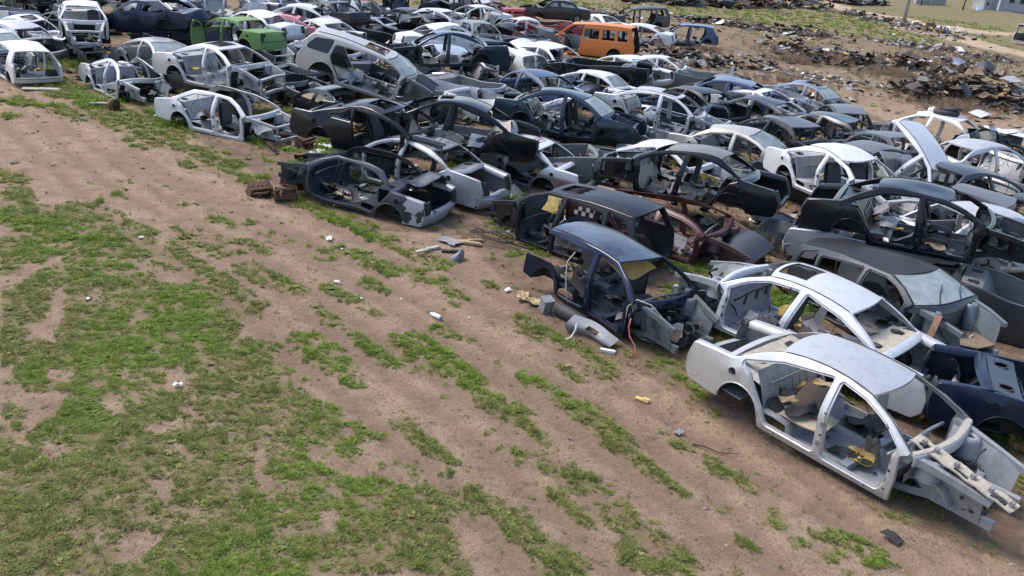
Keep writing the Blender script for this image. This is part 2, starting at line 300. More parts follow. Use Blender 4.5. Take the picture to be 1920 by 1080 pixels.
YARD_POLY = [(-18.39,30.23),(-15.54,30.11),(-11.6,26.88),(-8.23,23.34),(-5.23,19.77),(-3.2,18.38),(-1.3,18.54),(0.0,15.73),(0.81,13.54),(2.21,12.83),(2.98,12.09),(3.7,10.83),(5.2,9.13),(6.4,8.6),(14.14,23.71),(15.36,39.39),(13.16,43.58),(6.54,55.9),(-0.28,72.04),(-28.06,46.97)]
TRACKS = [[(-17.45,28.6),(-12.97,23.39),(-7.61,17.5),(-5.01,15.07),(-2.01,11.84),(-0.23,9.92),(1.41,7.76)],
 [(-16.2,28.26),(-9.57,20.68),(-5.42,17.06),(-2.31,13.52),(0.33,10.69),(2.32,7.88)],
 [(-13.21,25.39),(-7.11,20.07),(-3.59,16.9),(-0.49,13.69),(1.73,11.08),(3.72,8.62)],
 [(-9.19,22.41),(-5.03,19.0),(-2.18,16.33),(0.07,13.81),(2.12,11.93),(3.49,9.89),(4.2,8.12)]]
# ---------------------------------------------------------------- ground: one sheet, relief, grass cover
def vnoise(x, y, seed=0):
    xi, yi = np.floor(x).astype(np.int64), np.floor(y).astype(np.int64); fx, fy = x - xi, y - yi
    def h(a, b):
        n = (a * 374761393 + b * 668265263 + seed * 974711) & 0x7fffffff
        n = ((n ^ (n >> 13)) * 1274126177) & 0x7fffffff
        return ((n ^ (n >> 16)) & 0xffff) / 65535.0
    u, v = fx * fx * (3 - 2 * fx), fy * fy * (3 - 2 * fy)
    return (h(xi, yi) * (1 - u) + h(xi + 1, yi) * u) * (1 - v) + (h(xi, yi + 1) * (1 - u) + h(xi + 1, yi + 1) * u) * v
def fbm(x, y, sc, oct=4, seed=0, gain=.55):
    s = 0; a = 1; t = 0
    for o in range(oct):
        s = s + a * vnoise(x * sc + 17.3 * o, y * sc - 9.1 * o, seed + o); t += a; a *= gain; sc *= 2.03
    return s / t
def in_poly(P, x, y):
    P = np.array(P); r = np.zeros(x.shape, bool)
    k = (x > P[:, 0].min()) & (x < P[:, 0].max()) & (y > P[:, 1].min()) & (y < P[:, 1].max())
    if k.any(): r[k] = inside(P, np.stack([x[k], y[k]], 1))
    return r
def smooth(a, b, v): t = np.clip((v - a) / (b - a), 0, 1); return t * t * (3 - 2 * t)
def seg_dist(x, y, a, b):
    dx, dy = b[0] - a[0], b[1] - a[1]; l = dx * dx + dy * dy + 1e-9
    t = np.clip(((x - a[0]) * dx + (y - a[1]) * dy) / l, 0, 1); return np.hypot(x - a[0] - t * dx, y - a[1] - t * dy)
def grass_cover(x, y):
    d = np.hypot(x, y)
    wob = np.clip(d / 30, .35, 3.0)
    wx = x + (fbm(x, y, 1.1, 3, 5) - .5) * 1.5 * wob * .6; wy = y + (fbm(x, y, 1.1, 3, 9) - .5) * 1.5 * wob * .6
    v = np.full(x.shape, .10)
    for val, P in GRASS_POLY: v = np.where(in_poly(P, wx, wy), np.maximum(v, val), v)
    for P in BARE_POLY: v = np.where(in_poly(P, wx, wy), np.minimum(v, .18), v)
    for ax, ay, bx, by, r, s in GRASS_STRIP:
        k = (np.abs(x - (ax + bx) / 2) < abs(ax - bx) / 2 + r * 2.2) & (np.abs(y - (ay + by) / 2) < abs(ay - by) / 2 + r * 2.2)
        if not k.any(): continue
        q = seg_dist(wx[k], wy[k], (ax, ay), (bx, by)) / r
        v[k] = np.maximum(v[k], s * (1 - smooth(.35, 1.35, q)))
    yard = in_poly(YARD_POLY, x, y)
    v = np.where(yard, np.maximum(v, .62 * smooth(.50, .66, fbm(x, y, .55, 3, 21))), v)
    for P in ROAD_POLY: v = np.where(in_poly(P, wx, wy), 0, v)
    fn = fbm(x, y, 2.6, 4, 33); f2 = fbm(x, y, .8, 3, 41)
    v = v - .42 * np.clip(-track_depth(x, y) / .035, 0, 1) * (y < 30)
    far = (y > 40) & ~yard
    v = np.where(far, np.maximum(v, .40 * smooth(.5, .7, fbm(x, y, .12, 4, 77))), v)
    f3 = fbm(x, y, 8.0, 3, 55)
    return np.clip(smooth(.22, 1.12, v + (fn - .5) * 1.25 + (f2 - .5) * .5 + (f3 - .5) * .75), 0, 1), yard
def track_depth(x, y):
    z = np.zeros(x.shape)
    for T in TRACKS:
        for off in (-.75, .75):
            for a, b in zip(T[:-1], T[1:]):
                l = math.hypot(b[0] - a[0], b[1] - a[1]); nx, ny = -(b[1] - a[1]) / l * off, (b[0] - a[0]) / l * off
                d = seg_dist(x, y, (a[0] + nx, a[1] + ny), (b[0] + nx, b[1] + ny)); z = np.minimum(z, -.035 * (1 - smooth(.08, .22, d))); z = np.maximum(z, np.where(z < -.001, z, .014 * np.exp(-((d - .27) / .07) ** 2)))
    return z
def ground_z(x, y):
    near = np.exp(-np.hypot(x, y) / 60)
    z = (fbm(x, y, .35, 3, 1) - .5) * .10 * near + (fbm(x, y, 2.2, 3, 2) - .5) * .045 * near + (fbm(x, y, 7, 3, 3) - .5) * .045 * near
    z = z + track_depth(x, y) * (.6 + .8 * fbm(x, y, 1.3, 2, 8))
    z = z - .11 * np.exp(-(((x + 6.66) / .16) ** 2 + ((y - 14.39) / .14) ** 2))      # burrow
    z = z + .25 * smooth(.5, .8, fbm(x, y, .16, 3, 60)) * smooth(38, 50, y)
    return z
ys = [4.0]
while ys[-1] < 46: ys.append(ys[-1] + max(.065, .0056 * ys[-1]))
while ys[-1] < 900: ys.append(ys[-1] * 1.02)
ys = np.array([-30, -10, 0] + ys)
xs = [0.0]
while xs[-1] < 11: xs.append(xs[-1] + .085)
while xs[-1] < 24: xs.append(xs[-1] + .15)
while xs[-1] < 900: xs.append(xs[-1] + max(.3, .03 * (xs[-1] - 14)))
xs = np.array(sorted([-v for v in xs[1:]] + xs))
GX, GY = np.meshgrid(xs, ys); nx, ny = len(xs), len(ys); gx, gy = GX.ravel(), GY.ravel()
cover, yard = grass_cover(gx, gy); gz = ground_z(gx, gy)
gz = gz + cover * .012
me = bpy.data.meshes.new('ground'); me.vertices.add(nx * ny); me.vertices.foreach_set('co', np.stack([gx, gy, gz], 1).ravel())
ii = (np.arange(ny - 1)[:, None] * nx + np.arange(nx - 1)[None]).ravel(); q = np.stack([ii, ii + 1, ii + nx + 1, ii + nx], 1)
me.loops.add(q.size); me.loops.foreach_set('vertex_index', q.ravel()); me.polygons.add(len(q)); me.polygons.foreach_set('loop_start', np.arange(len(q)) * 4); me.polygons.foreach_set('loop_total', np.full(len(q), 4)); me.polygons.foreach_set('use_smooth', np.ones(len(q), bool))
me.update(); me.validate()
road = np.zeros(gx.shape)
for P in ROAD_POLY: road = np.maximum(road, in_poly(P, gx, gy).astype(float))
for nm, arr in (('grass', cover), ('yard', yard.astype(float)), ('road', road), ('rut', np.clip(-track_depth(gx, gy) / .035, 0, 1))):
    at = me.attributes.new(nm, 'FLOAT', 'POINT'); at.data.foreach_set('value', arr.astype(np.float32))
m, nt, b = new_mat('bare_soil'); L = nt.links
tc = nd(nt, 'ShaderNodeTexCoord'); P_ = tc.outputs['Object']
def N(sc, det=6, ro=.6):
    n = nd(nt, 'ShaderNodeTexNoise', Scale=sc, Detail=float(det), Roughness=ro); L.new(P_, n.inputs['Vector']); return n.outputs[0]
def A(nm): a = nt.nodes.new('ShaderNodeAttribute'); a.attribute_name = nm; return a.outputs['Fac']
n_big, n_mid, n_fine, n_grit = N(.35, 5), N(2.2, 6, .68), N(14, 7, .7), N(70, 4, .7)
c = mixc(nt, ramp(nt, n_big, .35, .68).outputs[0], (.355, .245, .165), (.465, .338, .232))
c = mixc(nt, ramp(nt, n_mid, .42, .72).outputs[0], c, (.215, .148, .102))
c = mixc(nt, ramp(nt, n_fine, .55, .75, c1=(.7, .7, .7, 1)).outputs[0], c, (.40, .315, .25))
c = mixc(nt, ramp(nt, n_fine, .34, .46, (.75, .75, .75, 1), (0, 0, 0, 1)).outputs[0], c, (.150, .095, .068))
n_cl = N(38, 5, .75); c = mixc(nt, ramp(nt, n_cl, .36, .50, (.65, .65, .65, 1), (0, 0, 0, 1)).outputs[0], c, (.165, .105, .075)); c = mixc(nt, ramp(nt, n_cl, .56, .70, (0, 0, 0, 1), (.7, .7, .7, 1)).outputs[0], c, (.46, .36, .28))
vo = nd(nt, 'ShaderNodeTexVoronoi', Scale=26.0); L.new(P_, vo.inputs['Vector'])
st = ramp(nt, vo.outputs['Distance'], .10, .16, (1, 1, 1, 1), (0, 0, 0, 1)); vc = nd(nt, 'ShaderNodeSeparateColor'); L.new(vo.outputs['Color'], vc.inputs[0])
sel = ramp(nt, vc.outputs[0], .80, .82); mu = nd(nt, 'ShaderNodeMath', operation='MULTIPLY'); L.new(st.outputs[0], mu.inputs[0]); L.new(sel.outputs[0], mu.inputs[1])
c = mixc(nt, mu.outputs[0], c, (.42, .36, .30))
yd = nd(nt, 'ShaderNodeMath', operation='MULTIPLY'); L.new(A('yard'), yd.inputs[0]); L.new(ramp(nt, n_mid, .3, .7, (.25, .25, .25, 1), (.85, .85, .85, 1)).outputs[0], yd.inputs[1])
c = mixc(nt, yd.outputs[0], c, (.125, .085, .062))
rt = nd(nt, 'ShaderNodeMath', operation='MULTIPLY'); L.new(A('rut'), rt.inputs[0]); rt.inputs[1].default_value = .55
c = mixc(nt, rt.outputs[0], c, (.235, .155, .112))
sx = nd(nt, 'ShaderNodeSeparateXYZ'); L.new(P_, sx.inputs[0]); fr_ = nd(nt, 'ShaderNodeMapRange'); L.new(sx.outputs[1], fr_.inputs[0]); fr_.inputs[1].default_value = 38; fr_.inputs[2].default_value = 55
n_f1, n_f2 = N(.11, 6, .7), N(.55, 6, .72)
ff = nd(nt, 'ShaderNodeMath', operation='MULTIPLY'); L.new(fr_.outputs[0], ff.inputs[0]); ff.inputs[1].default_value = .75
c = mixc(nt, ff.outputs[0], c, mixc(nt, ramp(nt, n_f2, .36, .66).outputs[0], mixc(nt, ramp(nt, n_f1, .4, .62).outputs[0], (.12, .085, .055), (.15, .135, .065)), (.24, .17, .12)))
n_f3 = N(.030, 4, .6); fr2 = nd(nt, 'ShaderNodeMapRange'); L.new(sx.outputs[1], fr2.inputs[0]); fr2.inputs[1].default_value = 60; fr2.inputs[2].default_value = 95
f4 = nd(nt, 'ShaderNodeMath', operation='MULTIPLY'); L.new(fr2.outputs[0], f4.inputs[0]); L.new(ramp(nt, n_f3, .44, .60, (.1, .1, .1, 1), (.8, .8, .8, 1)).outputs[0], f4.inputs[1])
c = mixc(nt, f4.outputs[0], c, mixc(nt, n_f2, (.125, .15, .05), (.20, .16, .085)))
c = mixc(nt, A('road'), c, (.42, .32, .225))
gm = nd(nt, 'ShaderNodeMath', operation='MULTIPLY'); L.new(A('grass'), gm.inputs[0]); L.new(ramp(nt, n_fine, .30, .62, (.35, .35, .35, 1), (.95, .95, .95, 1)).outputs[0], gm.inputs[1])
gcol = mixc(nt, ramp(nt, n_mid, .35, .7).outputs[0], (.150, .155, .050), (.250, .205, .100))
c = mixc(nt, gm.outputs[0], c, gcol)
L.new(c, b.inputs['Base Color']); b.inputs['Roughness'].default_value = .95; b.inputs['Specular IOR Level'].default_value = .15
hs = nd(nt, 'ShaderNodeMath', operation='MULTIPLY_ADD'); L.new(n_fine, hs.inputs[0]); hs.inputs[1].default_value = 2.0; L.new(n_grit, hs.inputs[2])
t0, t1 = TRACKS[1][2], TRACKS[1][4]; tl = math.dist(t0, t1)          # tread bars pressed across the wheel ruts
dp = nd(nt, 'ShaderNodeVectorMath', operation='DOT_PRODUCT'); L.new(P_, dp.inputs[0]); dp.inputs[1].default_value = ((t1[0] - t0[0]) / tl * 44, (t1[1] - t0[1]) / tl * 44, 0)
sn_ = nd(nt, 'ShaderNodeMath', operation='SINE'); L.new(dp.outputs['Value'], sn_.inputs[0]); tm_ = nd(nt, 'ShaderNodeMath', operation='MULTIPLY'); rn_ = nd(nt, 'ShaderNodeMath', operation='MULTIPLY'); L.new(A('rut'), rn_.inputs[0]); L.new(ramp(nt, N(1.1, 4, .65), .46, .62).outputs[0], rn_.inputs[1]); L.new(sn_.outputs[0], tm_.inputs[0]); L.new(rn_.outputs[0], tm_.inputs[1])
h2 = nd(nt, 'ShaderNodeMath', operation='MULTIPLY_ADD'); L.new(tm_.outputs[0], h2.inputs[0]); h2.inputs[1].default_value = .17; L.new(hs.outputs[0], h2.inputs[2]); hs = h2
bp = nd(nt, 'ShaderNodeBump', Strength=.9, Distance=.04); L.new(hs.outputs[0], bp.inputs['Height']); L.new(bp.outputs[0], b.inputs['Normal'])
me.materials.append(m)
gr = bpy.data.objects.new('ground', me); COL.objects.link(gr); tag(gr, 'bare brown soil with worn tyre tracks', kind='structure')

# ---------------------------------------------------------------- grass: small tufts standing on the cover
def leaf_mat(name, c0, c1, c2):
    m, nt, b = new_mat(name); L = nt.links
    oi = nd(nt, 'ShaderNodeObjectInfo'); at = nt.nodes.new('ShaderNodeAttribute'); at.attribute_type = 'INSTANCER'; at.attribute_name = 'fresh'
    rp_ = ramp(nt, oi.outputs['Random'], 0, 1, (*c0, 1), (*c1, 1)); e_ = rp_.color_ramp.elements.new(.72); e_.color = (*[(a + b_) / 2 * 1.05 for a, b_ in zip(c0, c1)], 1); e_ = rp_.color_ramp.elements.new(.86); e_.color = (*c1, 1); rp_.color_ramp.elements[-1].color = (c1[0] * 1.25, c1[1] * .95, c1[2] * 1.5, 1); c = rp_.outputs[0]; c = mixc(nt, at.outputs['Fac'], c, c2)
    L.new(c, b.inputs['Base Color']); b.inputs['Roughness'].default_value = .6; b.inputs['Specular IOR Level'].default_value = .25
    tr = nd(nt, 'ShaderNodeBsdfTranslucent'); L.new(c, tr.inputs[0]); mx = nd(nt, 'ShaderNodeMixShader'); mx.inputs[0].default_value = .35
    L.new(b.outputs[0], mx.inputs[1]); L.new(tr.outputs[0], mx.inputs[2]); L.new(mx.outputs[0], nt.nodes['Material Output'].inputs[0]); return m
def tuft(rng, n, rad, h, w, lay):
    """n bent blades round a centre; lay = how far they lean out"""
    V = []; F = []
    for k in range(n):
        a = rng.uniform(0, 2 * math.pi); r0 = rad * math.sqrt(rng.random()); bx, by = r0 * math.cos(a), r0 * math.sin(a); a += rng.uniform(-1, 1); hh = h * rng.uniform(.5, 1.15); l = lay * hh * rng.uniform(.3, 1.2)
        dx, dy = math.cos(a), math.sin(a); px, py = -dy * w / 2, dx * w / 2; o = len(V)
        V += [(bx - px, by - py, -.004), (bx + px, by + py, -.004), (bx + dx * l * .45 - px * .9, by + dy * l * .45 - py * .9, hh * .65), (bx + dx * l * .45 + px * .9, by + dy * l * .45 + py * .9, hh * .65), (bx + dx * l, by + dy * l, hh * rng.uniform(.75, 1.0))]
        F += [(o, o + 1, o + 3, o + 2), (o + 2, o + 3, o + 4)]
    return V, F
def scatter(name, label, protos, mat, pts, scl, rot, var, fresh, tilt=None):
    """one object: the tuft shapes are islands of its own mesh, instanced on its loose points"""
    V = []; F = []; kind = []
    for k, (pv, pf) in enumerate(protos):
        o = len(V); V += pv; F += [tuple(i + o for i in f) for f in pf]; kind += [k] * len(pv)
    n0 = len(V); V = np.vstack([np.array(V), pts]); kind = np.array(kind + [-1] * len(pts), np.int32)
    me = bpy.data.meshes.new(name); me.from_pydata(V.tolist(), [], F); me.materials.append(mat)
    def attr(nm, t, v, d):
        a = me.attributes.new(nm, t, 'POINT'); full = np.concatenate([np.full(n0, d), v]); a.data.foreach_set('value', full.astype(np.int32 if t == 'INT' else np.float32))
    a = me.attributes.new('kind', 'INT', 'POINT'); a.data.foreach_set('value', kind)
    attr('scl', 'FLOAT', scl, 1); attr('rot', 'FLOAT', rot, 0); attr('var', 'INT', var, -1); attr('fresh', 'FLOAT', fresh, 0)
    o = bpy.data.objects.new(name, me); COL.objects.link(o); tag(o, label, kind='stuff')
    ng = bpy.data.node_groups.new(name, 'GeometryNodeTree'); ng.interface.new_socket('Geometry', in_out='INPUT', socket_type='NodeSocketGeometry'); ng.interface.new_socket('Geometry', in_out='OUTPUT', socket_type='NodeSocketGeometry')
    T = ng.nodes; L = ng.links; gi, go = T.new('NodeGroupInput'), T.new('NodeGroupOutput'); jn = T.new('GeometryNodeJoinGeometry')
    def named(nm, t): q = T.new('GeometryNodeInputNamedAttribute'); q.data_type = t; q.inputs[0].default_value = nm; return q.outputs[0]
    def eq(s, v): c = T.new('FunctionNodeCompare'); c.data_type = 'INT'; c.operation = 'EQUAL'; L.new(s, c.inputs[2]); c.inputs[3].default_value = v; return c.outputs[0]
    kd, vr = named('kind', 'INT'), named('var', 'INT')
    cx = T.new('ShaderNodeCombineXYZ'); L.new(named('rot', 'FLOAT'), cx.inputs[2]); er = T.new('FunctionNodeEulerToRotation'); L.new(cx.outputs[0], er.inputs[0])
    for k in range(len(protos)):
        s1 = T.new('GeometryNodeSeparateGeometry'); s1.domain = 'POINT'; L.new(gi.outputs[0], s1.inputs[0]); L.new(eq(kd, k), s1.inputs[1])
        s2 = T.new('GeometryNodeSeparateGeometry'); s2.domain = 'POINT'; L.new(gi.outputs[0], s2.inputs[0]); L.new(eq(vr, k), s2.inputs[1])
        m2p = T.new('GeometryNodeMeshToPoints'); L.new(s2.outputs[0], m2p.inputs[0])
        io = T.new('GeometryNodeInstanceOnPoints'); L.new(m2p.outputs[0], io.inputs['Points']); L.new(s1.outputs[0], io.inputs['Instance']); L.new(er.outputs[0], io.inputs['Rotation']); L.new(named('scl', 'FLOAT'), io.inputs['Scale'])
        L.new(io.outputs[0], jn.inputs[0])
    L.new(jn.outputs[0], go.inputs[0])
    md = o.modifiers.new('tufts', 'NODES'); md.node_group = ng
    return o
rs = np.random.RandomState(7); prng = random.Random(3)
PTS = []; SCL = []; FRE = []; VAR = []
for (y0, y1, den, sc) in ((6, 11, 1000, .66), (11, 16, 650, .80), (16, 24, 300, 1.1), (24, 36, 110, 1.65), (36, 60, 26, 2.4), (60, 110, 5, 3.4)):
    hw = .62 * y1 + 3; n = int((y1 - y0) * 2 * hw * den); px = rs.uniform(-hw, hw, n); py = rs.uniform(y0, y1, n)
    kk = (px < .56 * py + 3.0) & (px > -.60 * py - 3.0); px, py = px[kk], py[kk]
    cv, yd_ = grass_cover(px, py); cl_ = smooth(.30, .68, fbm(px, py, 5.5, 3, 66)); k = rs.uniform(0, 1, len(px)) < cv ** 1.2 * (.22 + .78 * cl_) * .85 + .004; px, py, cv, yd_ = px[k], py[k], cv[k], yd_[k]
    PTS.append(np.stack([px, py, ground_z(px, py) + .008], 1)); fr = np.clip(smooth(.45, .7, fbm(px, py, .5, 3, 90)) * .7 + .5 * (yd_) * cv, 0, 1)
    # lush band along the parked shells, low clover further left
    lush = np.clip(yd_ + smooth(.4, .9, fr), 0, 1) * smooth(12, 20, py) 
    SCL.append(sc * rs.uniform(.65, 1.35, len(px)) * (.75 + .5 * cv) * (1 + .3 * lush)); FRE.append(fr)
    tall = rs.uniform(0, 1, len(px)) < (.18 + .6 * lush); va = np.where(tall, rs.randint(3, 6, len(px)), rs.randint(0, 3, len(px))); od = rs.uniform(0, 1, len(px)); va = np.where(od < .05, 7, va); va = np.where((od > .05) & (od < .075) & (py < 34), 6, va); va = np.where((od > .985) & (py < 30), 8, va); VAR.append(va)
PTS = np.vstack(PTS); SCL = np.concatenate(SCL); FRE = np.concatenate(FRE); VAR = np.concatenate(VAR)
protos = [tuft(prng, 22, .05, .024, .014, 1.5), tuft(prng, 18, .045, .028, .012, 1.4), tuft(prng, 26, .06, .020, .015, 1.7), tuft(prng, 20, .03, .060, .006, .8), tuft(prng, 24, .035, .050, .007, 1.0), tuft(prng, 16, .03, .075, .006, .7), tuft(prng, 14, .02, .15, .006, .6), tuft(prng, 11, .012, .030, .034, 2.2), tuft(prng, 9, .02, .20, .004, .45)]
GRASSM = leaf_mat('grass_blade', (.135, .172, .040), (.300, .315, .095), (.180, .280, .030))
scatter('grass', 'low green grass and clover in worn patches on the soil', protos, GRASSM, PTS, SCL, rs.uniform(0, 6.28, len(PTS)), VAR, FRE)

# dimensions of each kind of body, metres
TYPES = {
 'sedan': dict(hw=.87, zb=.76, hx=1.00, cowl=(1.14,.77), rf=(.36,1.15), rm=(-.35,1.215), rr=(-.98,1.14), cb=(-1.58,.82), tt=(-2.30,.76), tm=(-2.38,.50), tb=(-2.30,.15), rx=-1.35, ra=.36, az=.14, bx=-.02, bt=-.12, rhw=.57, fx=2.15, four=1, box=3),
 'upt': dict(hw=.87, zb=.76, hx=1.00, cowl=(1.14,.77), rf=(.36,1.15), rm=(-.45,1.215), rr=(-1.35,1.14), cb=(-1.75,.82), tt=(-2.30,.76), tm=(-2.38,.50), tb=(-2.30,.15), rx=-1.35, ra=.36, az=.14, bx=-.02, bt=-.12, rhw=.62, fx=2.15, four=1, box=3),
 'old': dict(hw=.84, zb=.74, hx=.98, cowl=(1.02,.76), rf=(.36,1.13), rm=(-.25,1.17), rr=(-.86,1.13), cb=(-1.28,.80), tt=(-2.16,.74), tm=(-2.22,.48), tb=(-2.17,.13), rx=-1.33, ra=.35, az=.14, bx=-.06, bt=-.10, rhw=.58, fx=2.15, four=1, box=3),
 'coupe': dict(hw=.87, zb=.75, hx=1.00, cowl=(1.12,.76), rf=(.28,1.08), rm=(-.42,1.14), rr=(-1.0,1.06), cb=(-1.70,.80), tt=(-2.26,.78), tm=(-2.34,.50), tb=(-2.26,.15), rx=-1.35, ra=.36, az=.14, bx=-.42, bt=-.52, rhw=.56, fx=2.15, four=0, box=3),
 'hatch': dict(hw=.82, zb=.76, hx=.95, cowl=(1.10,.78), rf=(.34,1.17), rm=(-.35,1.22), rr=(-1.45,1.14), cb=(-1.80,.78), tt=(-1.86,.70), tm=(-1.94,.45), tb=(-1.88,.14), rx=-1.25, ra=.34, az=.14, bx=-.08, bt=-.14, rhw=.56, fx=1.95, four=1, box=2),
 'suv': dict(hw=.90, zb=.88, hx=1.02, cowl=(1.16,.92), rf=(.44,1.36), rm=(-.4,1.42), rr=(-1.95,1.36), cb=(-2.12,.92), tt=(-2.16,.84), tm=(-2.20,.55), tb=(-2.14,.18), rx=-1.35, ra=.42, az=.14, bx=-.04, bt=-.10, rhw=.64, fx=2.10, four=1, box=2),
 'van': dict(hw=.90, zb=.86, hx=1.50, cowl=(1.92,.90), rf=(1.08,1.58), rm=(-.2,1.64), rr=(-2.28,1.58), cb=(-2.36,.90), tt=(-2.38,.82), tm=(-2.40,.55), tb=(-2.36,.12), rx=-1.40, ra=.38, az=.14, bx=.48, bt=.42, rhw=.76, fx=2.35, four=0, box=1),
}

# ---------------------------------------------------------------- the stripped car body builder
def rail_fn(P):
    (x0, z0), (x1, z1), (x2, z2) = P['rr'], P['rm'], P['rf']
    A = np.array([[x * x, x, 1] for x in (x0, x1, x2)]); c = np.linalg.solve(A, [z0, z1, z2])
    return lambda x: c[0] * x * x + c[1] * x + c[2]
def vhalfw(P, X, Z):
    s = np.clip((np.abs(X + .05) - .9) / 1.5, 0, 1); zb = P['zb']; zr = P['rm'][1]
    zz = np.minimum(Z, zb); t = (zz - .45) / .45
    w = P['hw'] * (1 - .11 * s * s) * (1 - .035 * t * t)
    crease = np.exp(-((Z - zb * .84) / .05) ** 2) * .010            # shoulder line pressed into the flank
    u = np.clip((Z - zb) / (zr - zb), 0, 1.05)
    w = w - .030 * np.clip((.11 - Z) / .11, 0, 1) ** 1.5 - .006 * np.exp(-((Z - zb * .45) / .022) ** 2)
    return w + crease + np.where(Z > zb, (P['rhw'] * (1 - .06 * s * s) - w) * u ** 1.12, 0)

class Car:
    def __init__(c, typ, body, label, cat='car', name='stripped_sedan', seed=0, dent=.012, lod=0, crush=(), **o):
        c.P = P = dict(TYPES[typ]); P.update(o.pop('dims', {})); c.typ = typ; c.o = o; c.rng = random.Random(seed); c.lod = lod
        if seed != 100:        # no two makes are quite alike
            jr = np.random.RandomState(seed + 5); k = 1.0 if lod == 0 else 1.7; sh = lambda key, dx, dz: P.__setitem__(key, (P[key][0] + jr.normal(0, dx) * k, P[key][1] + jr.normal(0, dz) * k))
            sh('rf', .035, .012); sh('rr', .045, .018); sh('rm', .0, .012); sh('cb', .05, .012); sh('tt', .03, .022); sh('tm', .025, .03); P['ra'] += jr.normal(0, .009) * k; P['bt'] += jr.normal(0, .03) * k; P['rhw'] += jr.normal(0, .012) * k
            P['tm'] = (min(P['tm'][0], P['tt'][0] - .02), P['tm'][1]); P['rm'] = (P['rm'][0], max(P['rm'][1], P['rf'][1] + .02, P['rr'][1] + .02))
        c.seg = (.09, .13, .18)[lod]; c.step = (.15, .22, .32)[lod]
        rng = np.random.RandomState(seed)
        ks = rng.normal(0, 1.9, (5, 3)); ph = rng.uniform(0, 6.3, 5); am = rng.normal(0, dent, (5, 3))
        fv = np.array((rng.uniform(-.10, .03), rng.uniform(-.05, .05), rng.uniform(-.10, .06))) * (.45 if lod == 0 and seed == 100 else 1)
        if rng.rand() < .55 and seed != 100: crush = list(crush) + [((rng.uniform(-2.2, 1.9), rng.choice((-.85, .85)), rng.uniform(.3, .7)), rng.uniform(.3, .55), (rng.uniform(-.05, .05), 0, rng.uniform(-.08, .02)))]
        if rng.rand() < .4 and seed != 100: crush = list(crush) + [((rng.uniform(-.9, .3), rng.uniform(-.4, .4), 1.2), rng.uniform(.35, .6), (0, 0, -rng.uniform(.03, .10)))]
        def warp(V):
            W = V + sum(np.sin(V @ ks[i] + ph[i])[:, None] * am[i] for i in range(5))
            f_ = np.clip((V[:, 0] - P['hx'] - .2) / 1.0, 0, 1) ** 1.5; W = W + f_[:, None] * fv * (1 + .5 * np.sin(V[:, 1:2] * 4 + ph[0]))
            for (ctr, rad, vec) in crush:
                d = ((V - np.array(ctr)) ** 2).sum(1) / rad ** 2
                W = W + np.exp(-d)[:, None] * np.array(vec)
            return W
        c.warp = warp
        c.body = body; c.inner = o.get('inner') or body
        c.root = empty(name, label, cat, group='stripped cars in the scrapyard rows')
        c.rail = rail_fn(P)
        c.make()
    def part(c, name, mb, mats, parent=None):
        return mb.build(name, mats, parent or c.root, c.warp)
    # outline of the flank in (x, z) -------------------------------
    def outline(c):
        P, o = c.P, c.o; rx, ra, az = P['rx'], P['ra'], P['az']; hx = P['hx']
        cut = o.get('cut')
        pts = [(hx + .02, 0, .03), (hx + .04, .34, .05), (hx + .01, P['zb'] - .07, .04), (P['cowl'][0], P['cowl'][1], .03)]
        if o.get('roof', 1):
            ax, az_ = (P['cowl'][0] + P['rf'][0]) / 2, (P['cowl'][1] + P['rf'][1]) / 2
            pts.append((ax + .01, az_ + .035, .9))
            pts.append((P['rf'][0], P['rf'][1], .14))
            for t in (.25, .5, .75):
                x = P['rf'][0] + (P['rr'][0] - P['rf'][0]) * t; pts.append((x, c.rail(x), 0))
            pts.append((P['rr'][0], P['rr'][1], .16 if P['box'] == 3 else .08))
            if cut == 'rear':       # C-pillar and quarter panel sawn off
                pts += [(P['rr'][0] - .02, P['rr'][1] - .085, .02), (P['bt'] - .07, c.rail(P['bt']) - .085, .05), (P['bx'] - .07, .13, .06)]
        else:
            pts += [(P['cowl'][0] - .16, P['cowl'][1] + .01, .02)]
        if o.get('roof', 1) and cut != 'rear':
            mx = (P['cb'][0] + P['rr'][0]) / 2; mz = (P['cb'][1] + P['rr'][1]) / 2
            if P['box'] == 3: pts.append((mx - .02, mz + .012, .9))
            pts.append((P['cb'][0], P['cb'][1], .22 if P['box'] == 3 else .05))
        elif not o.get('roof', 1):
            pts.append((P['bx'] + .02, P['zb'] - .03, .02)); pts.append((P['cb'][0] + .12, P['cb'][1] - .02, .05))
        if cut != 'rear':
            if P['box'] == 3: pts.append(((P['cb'][0] + P['tt'][0]) / 2, (P['cb'][1] + P['tt'][1]) / 2 + .008, .5))
            pts += [(P['tt'][0], P['tt'][1], .07), (P['tm'][0], P['tm'][1], .15), (P['tm'][0] + .005, P['tb'][1] + .13, .04), (P['tb'][0], P['tb'][1], .06), (rx - ra - .12, P['tb'][1] - .03, .05), (rx - ra, P['tb'][1] - .02, .02)]
            n = 9
            for k in range(n + 1):
                a = math.pi - math.pi * k / n; z = az + ra * math.sin(a)
                pts.append((rx + ra * math.cos(a), max(z, .05), 0))
            pts += [(rx + ra + .02, .0, .03)]
        else:
            pts += [(rx + ra + .10, .12, .04), (rx + ra + .02, 0, .02)]
        return rounded(pts, c.seg)
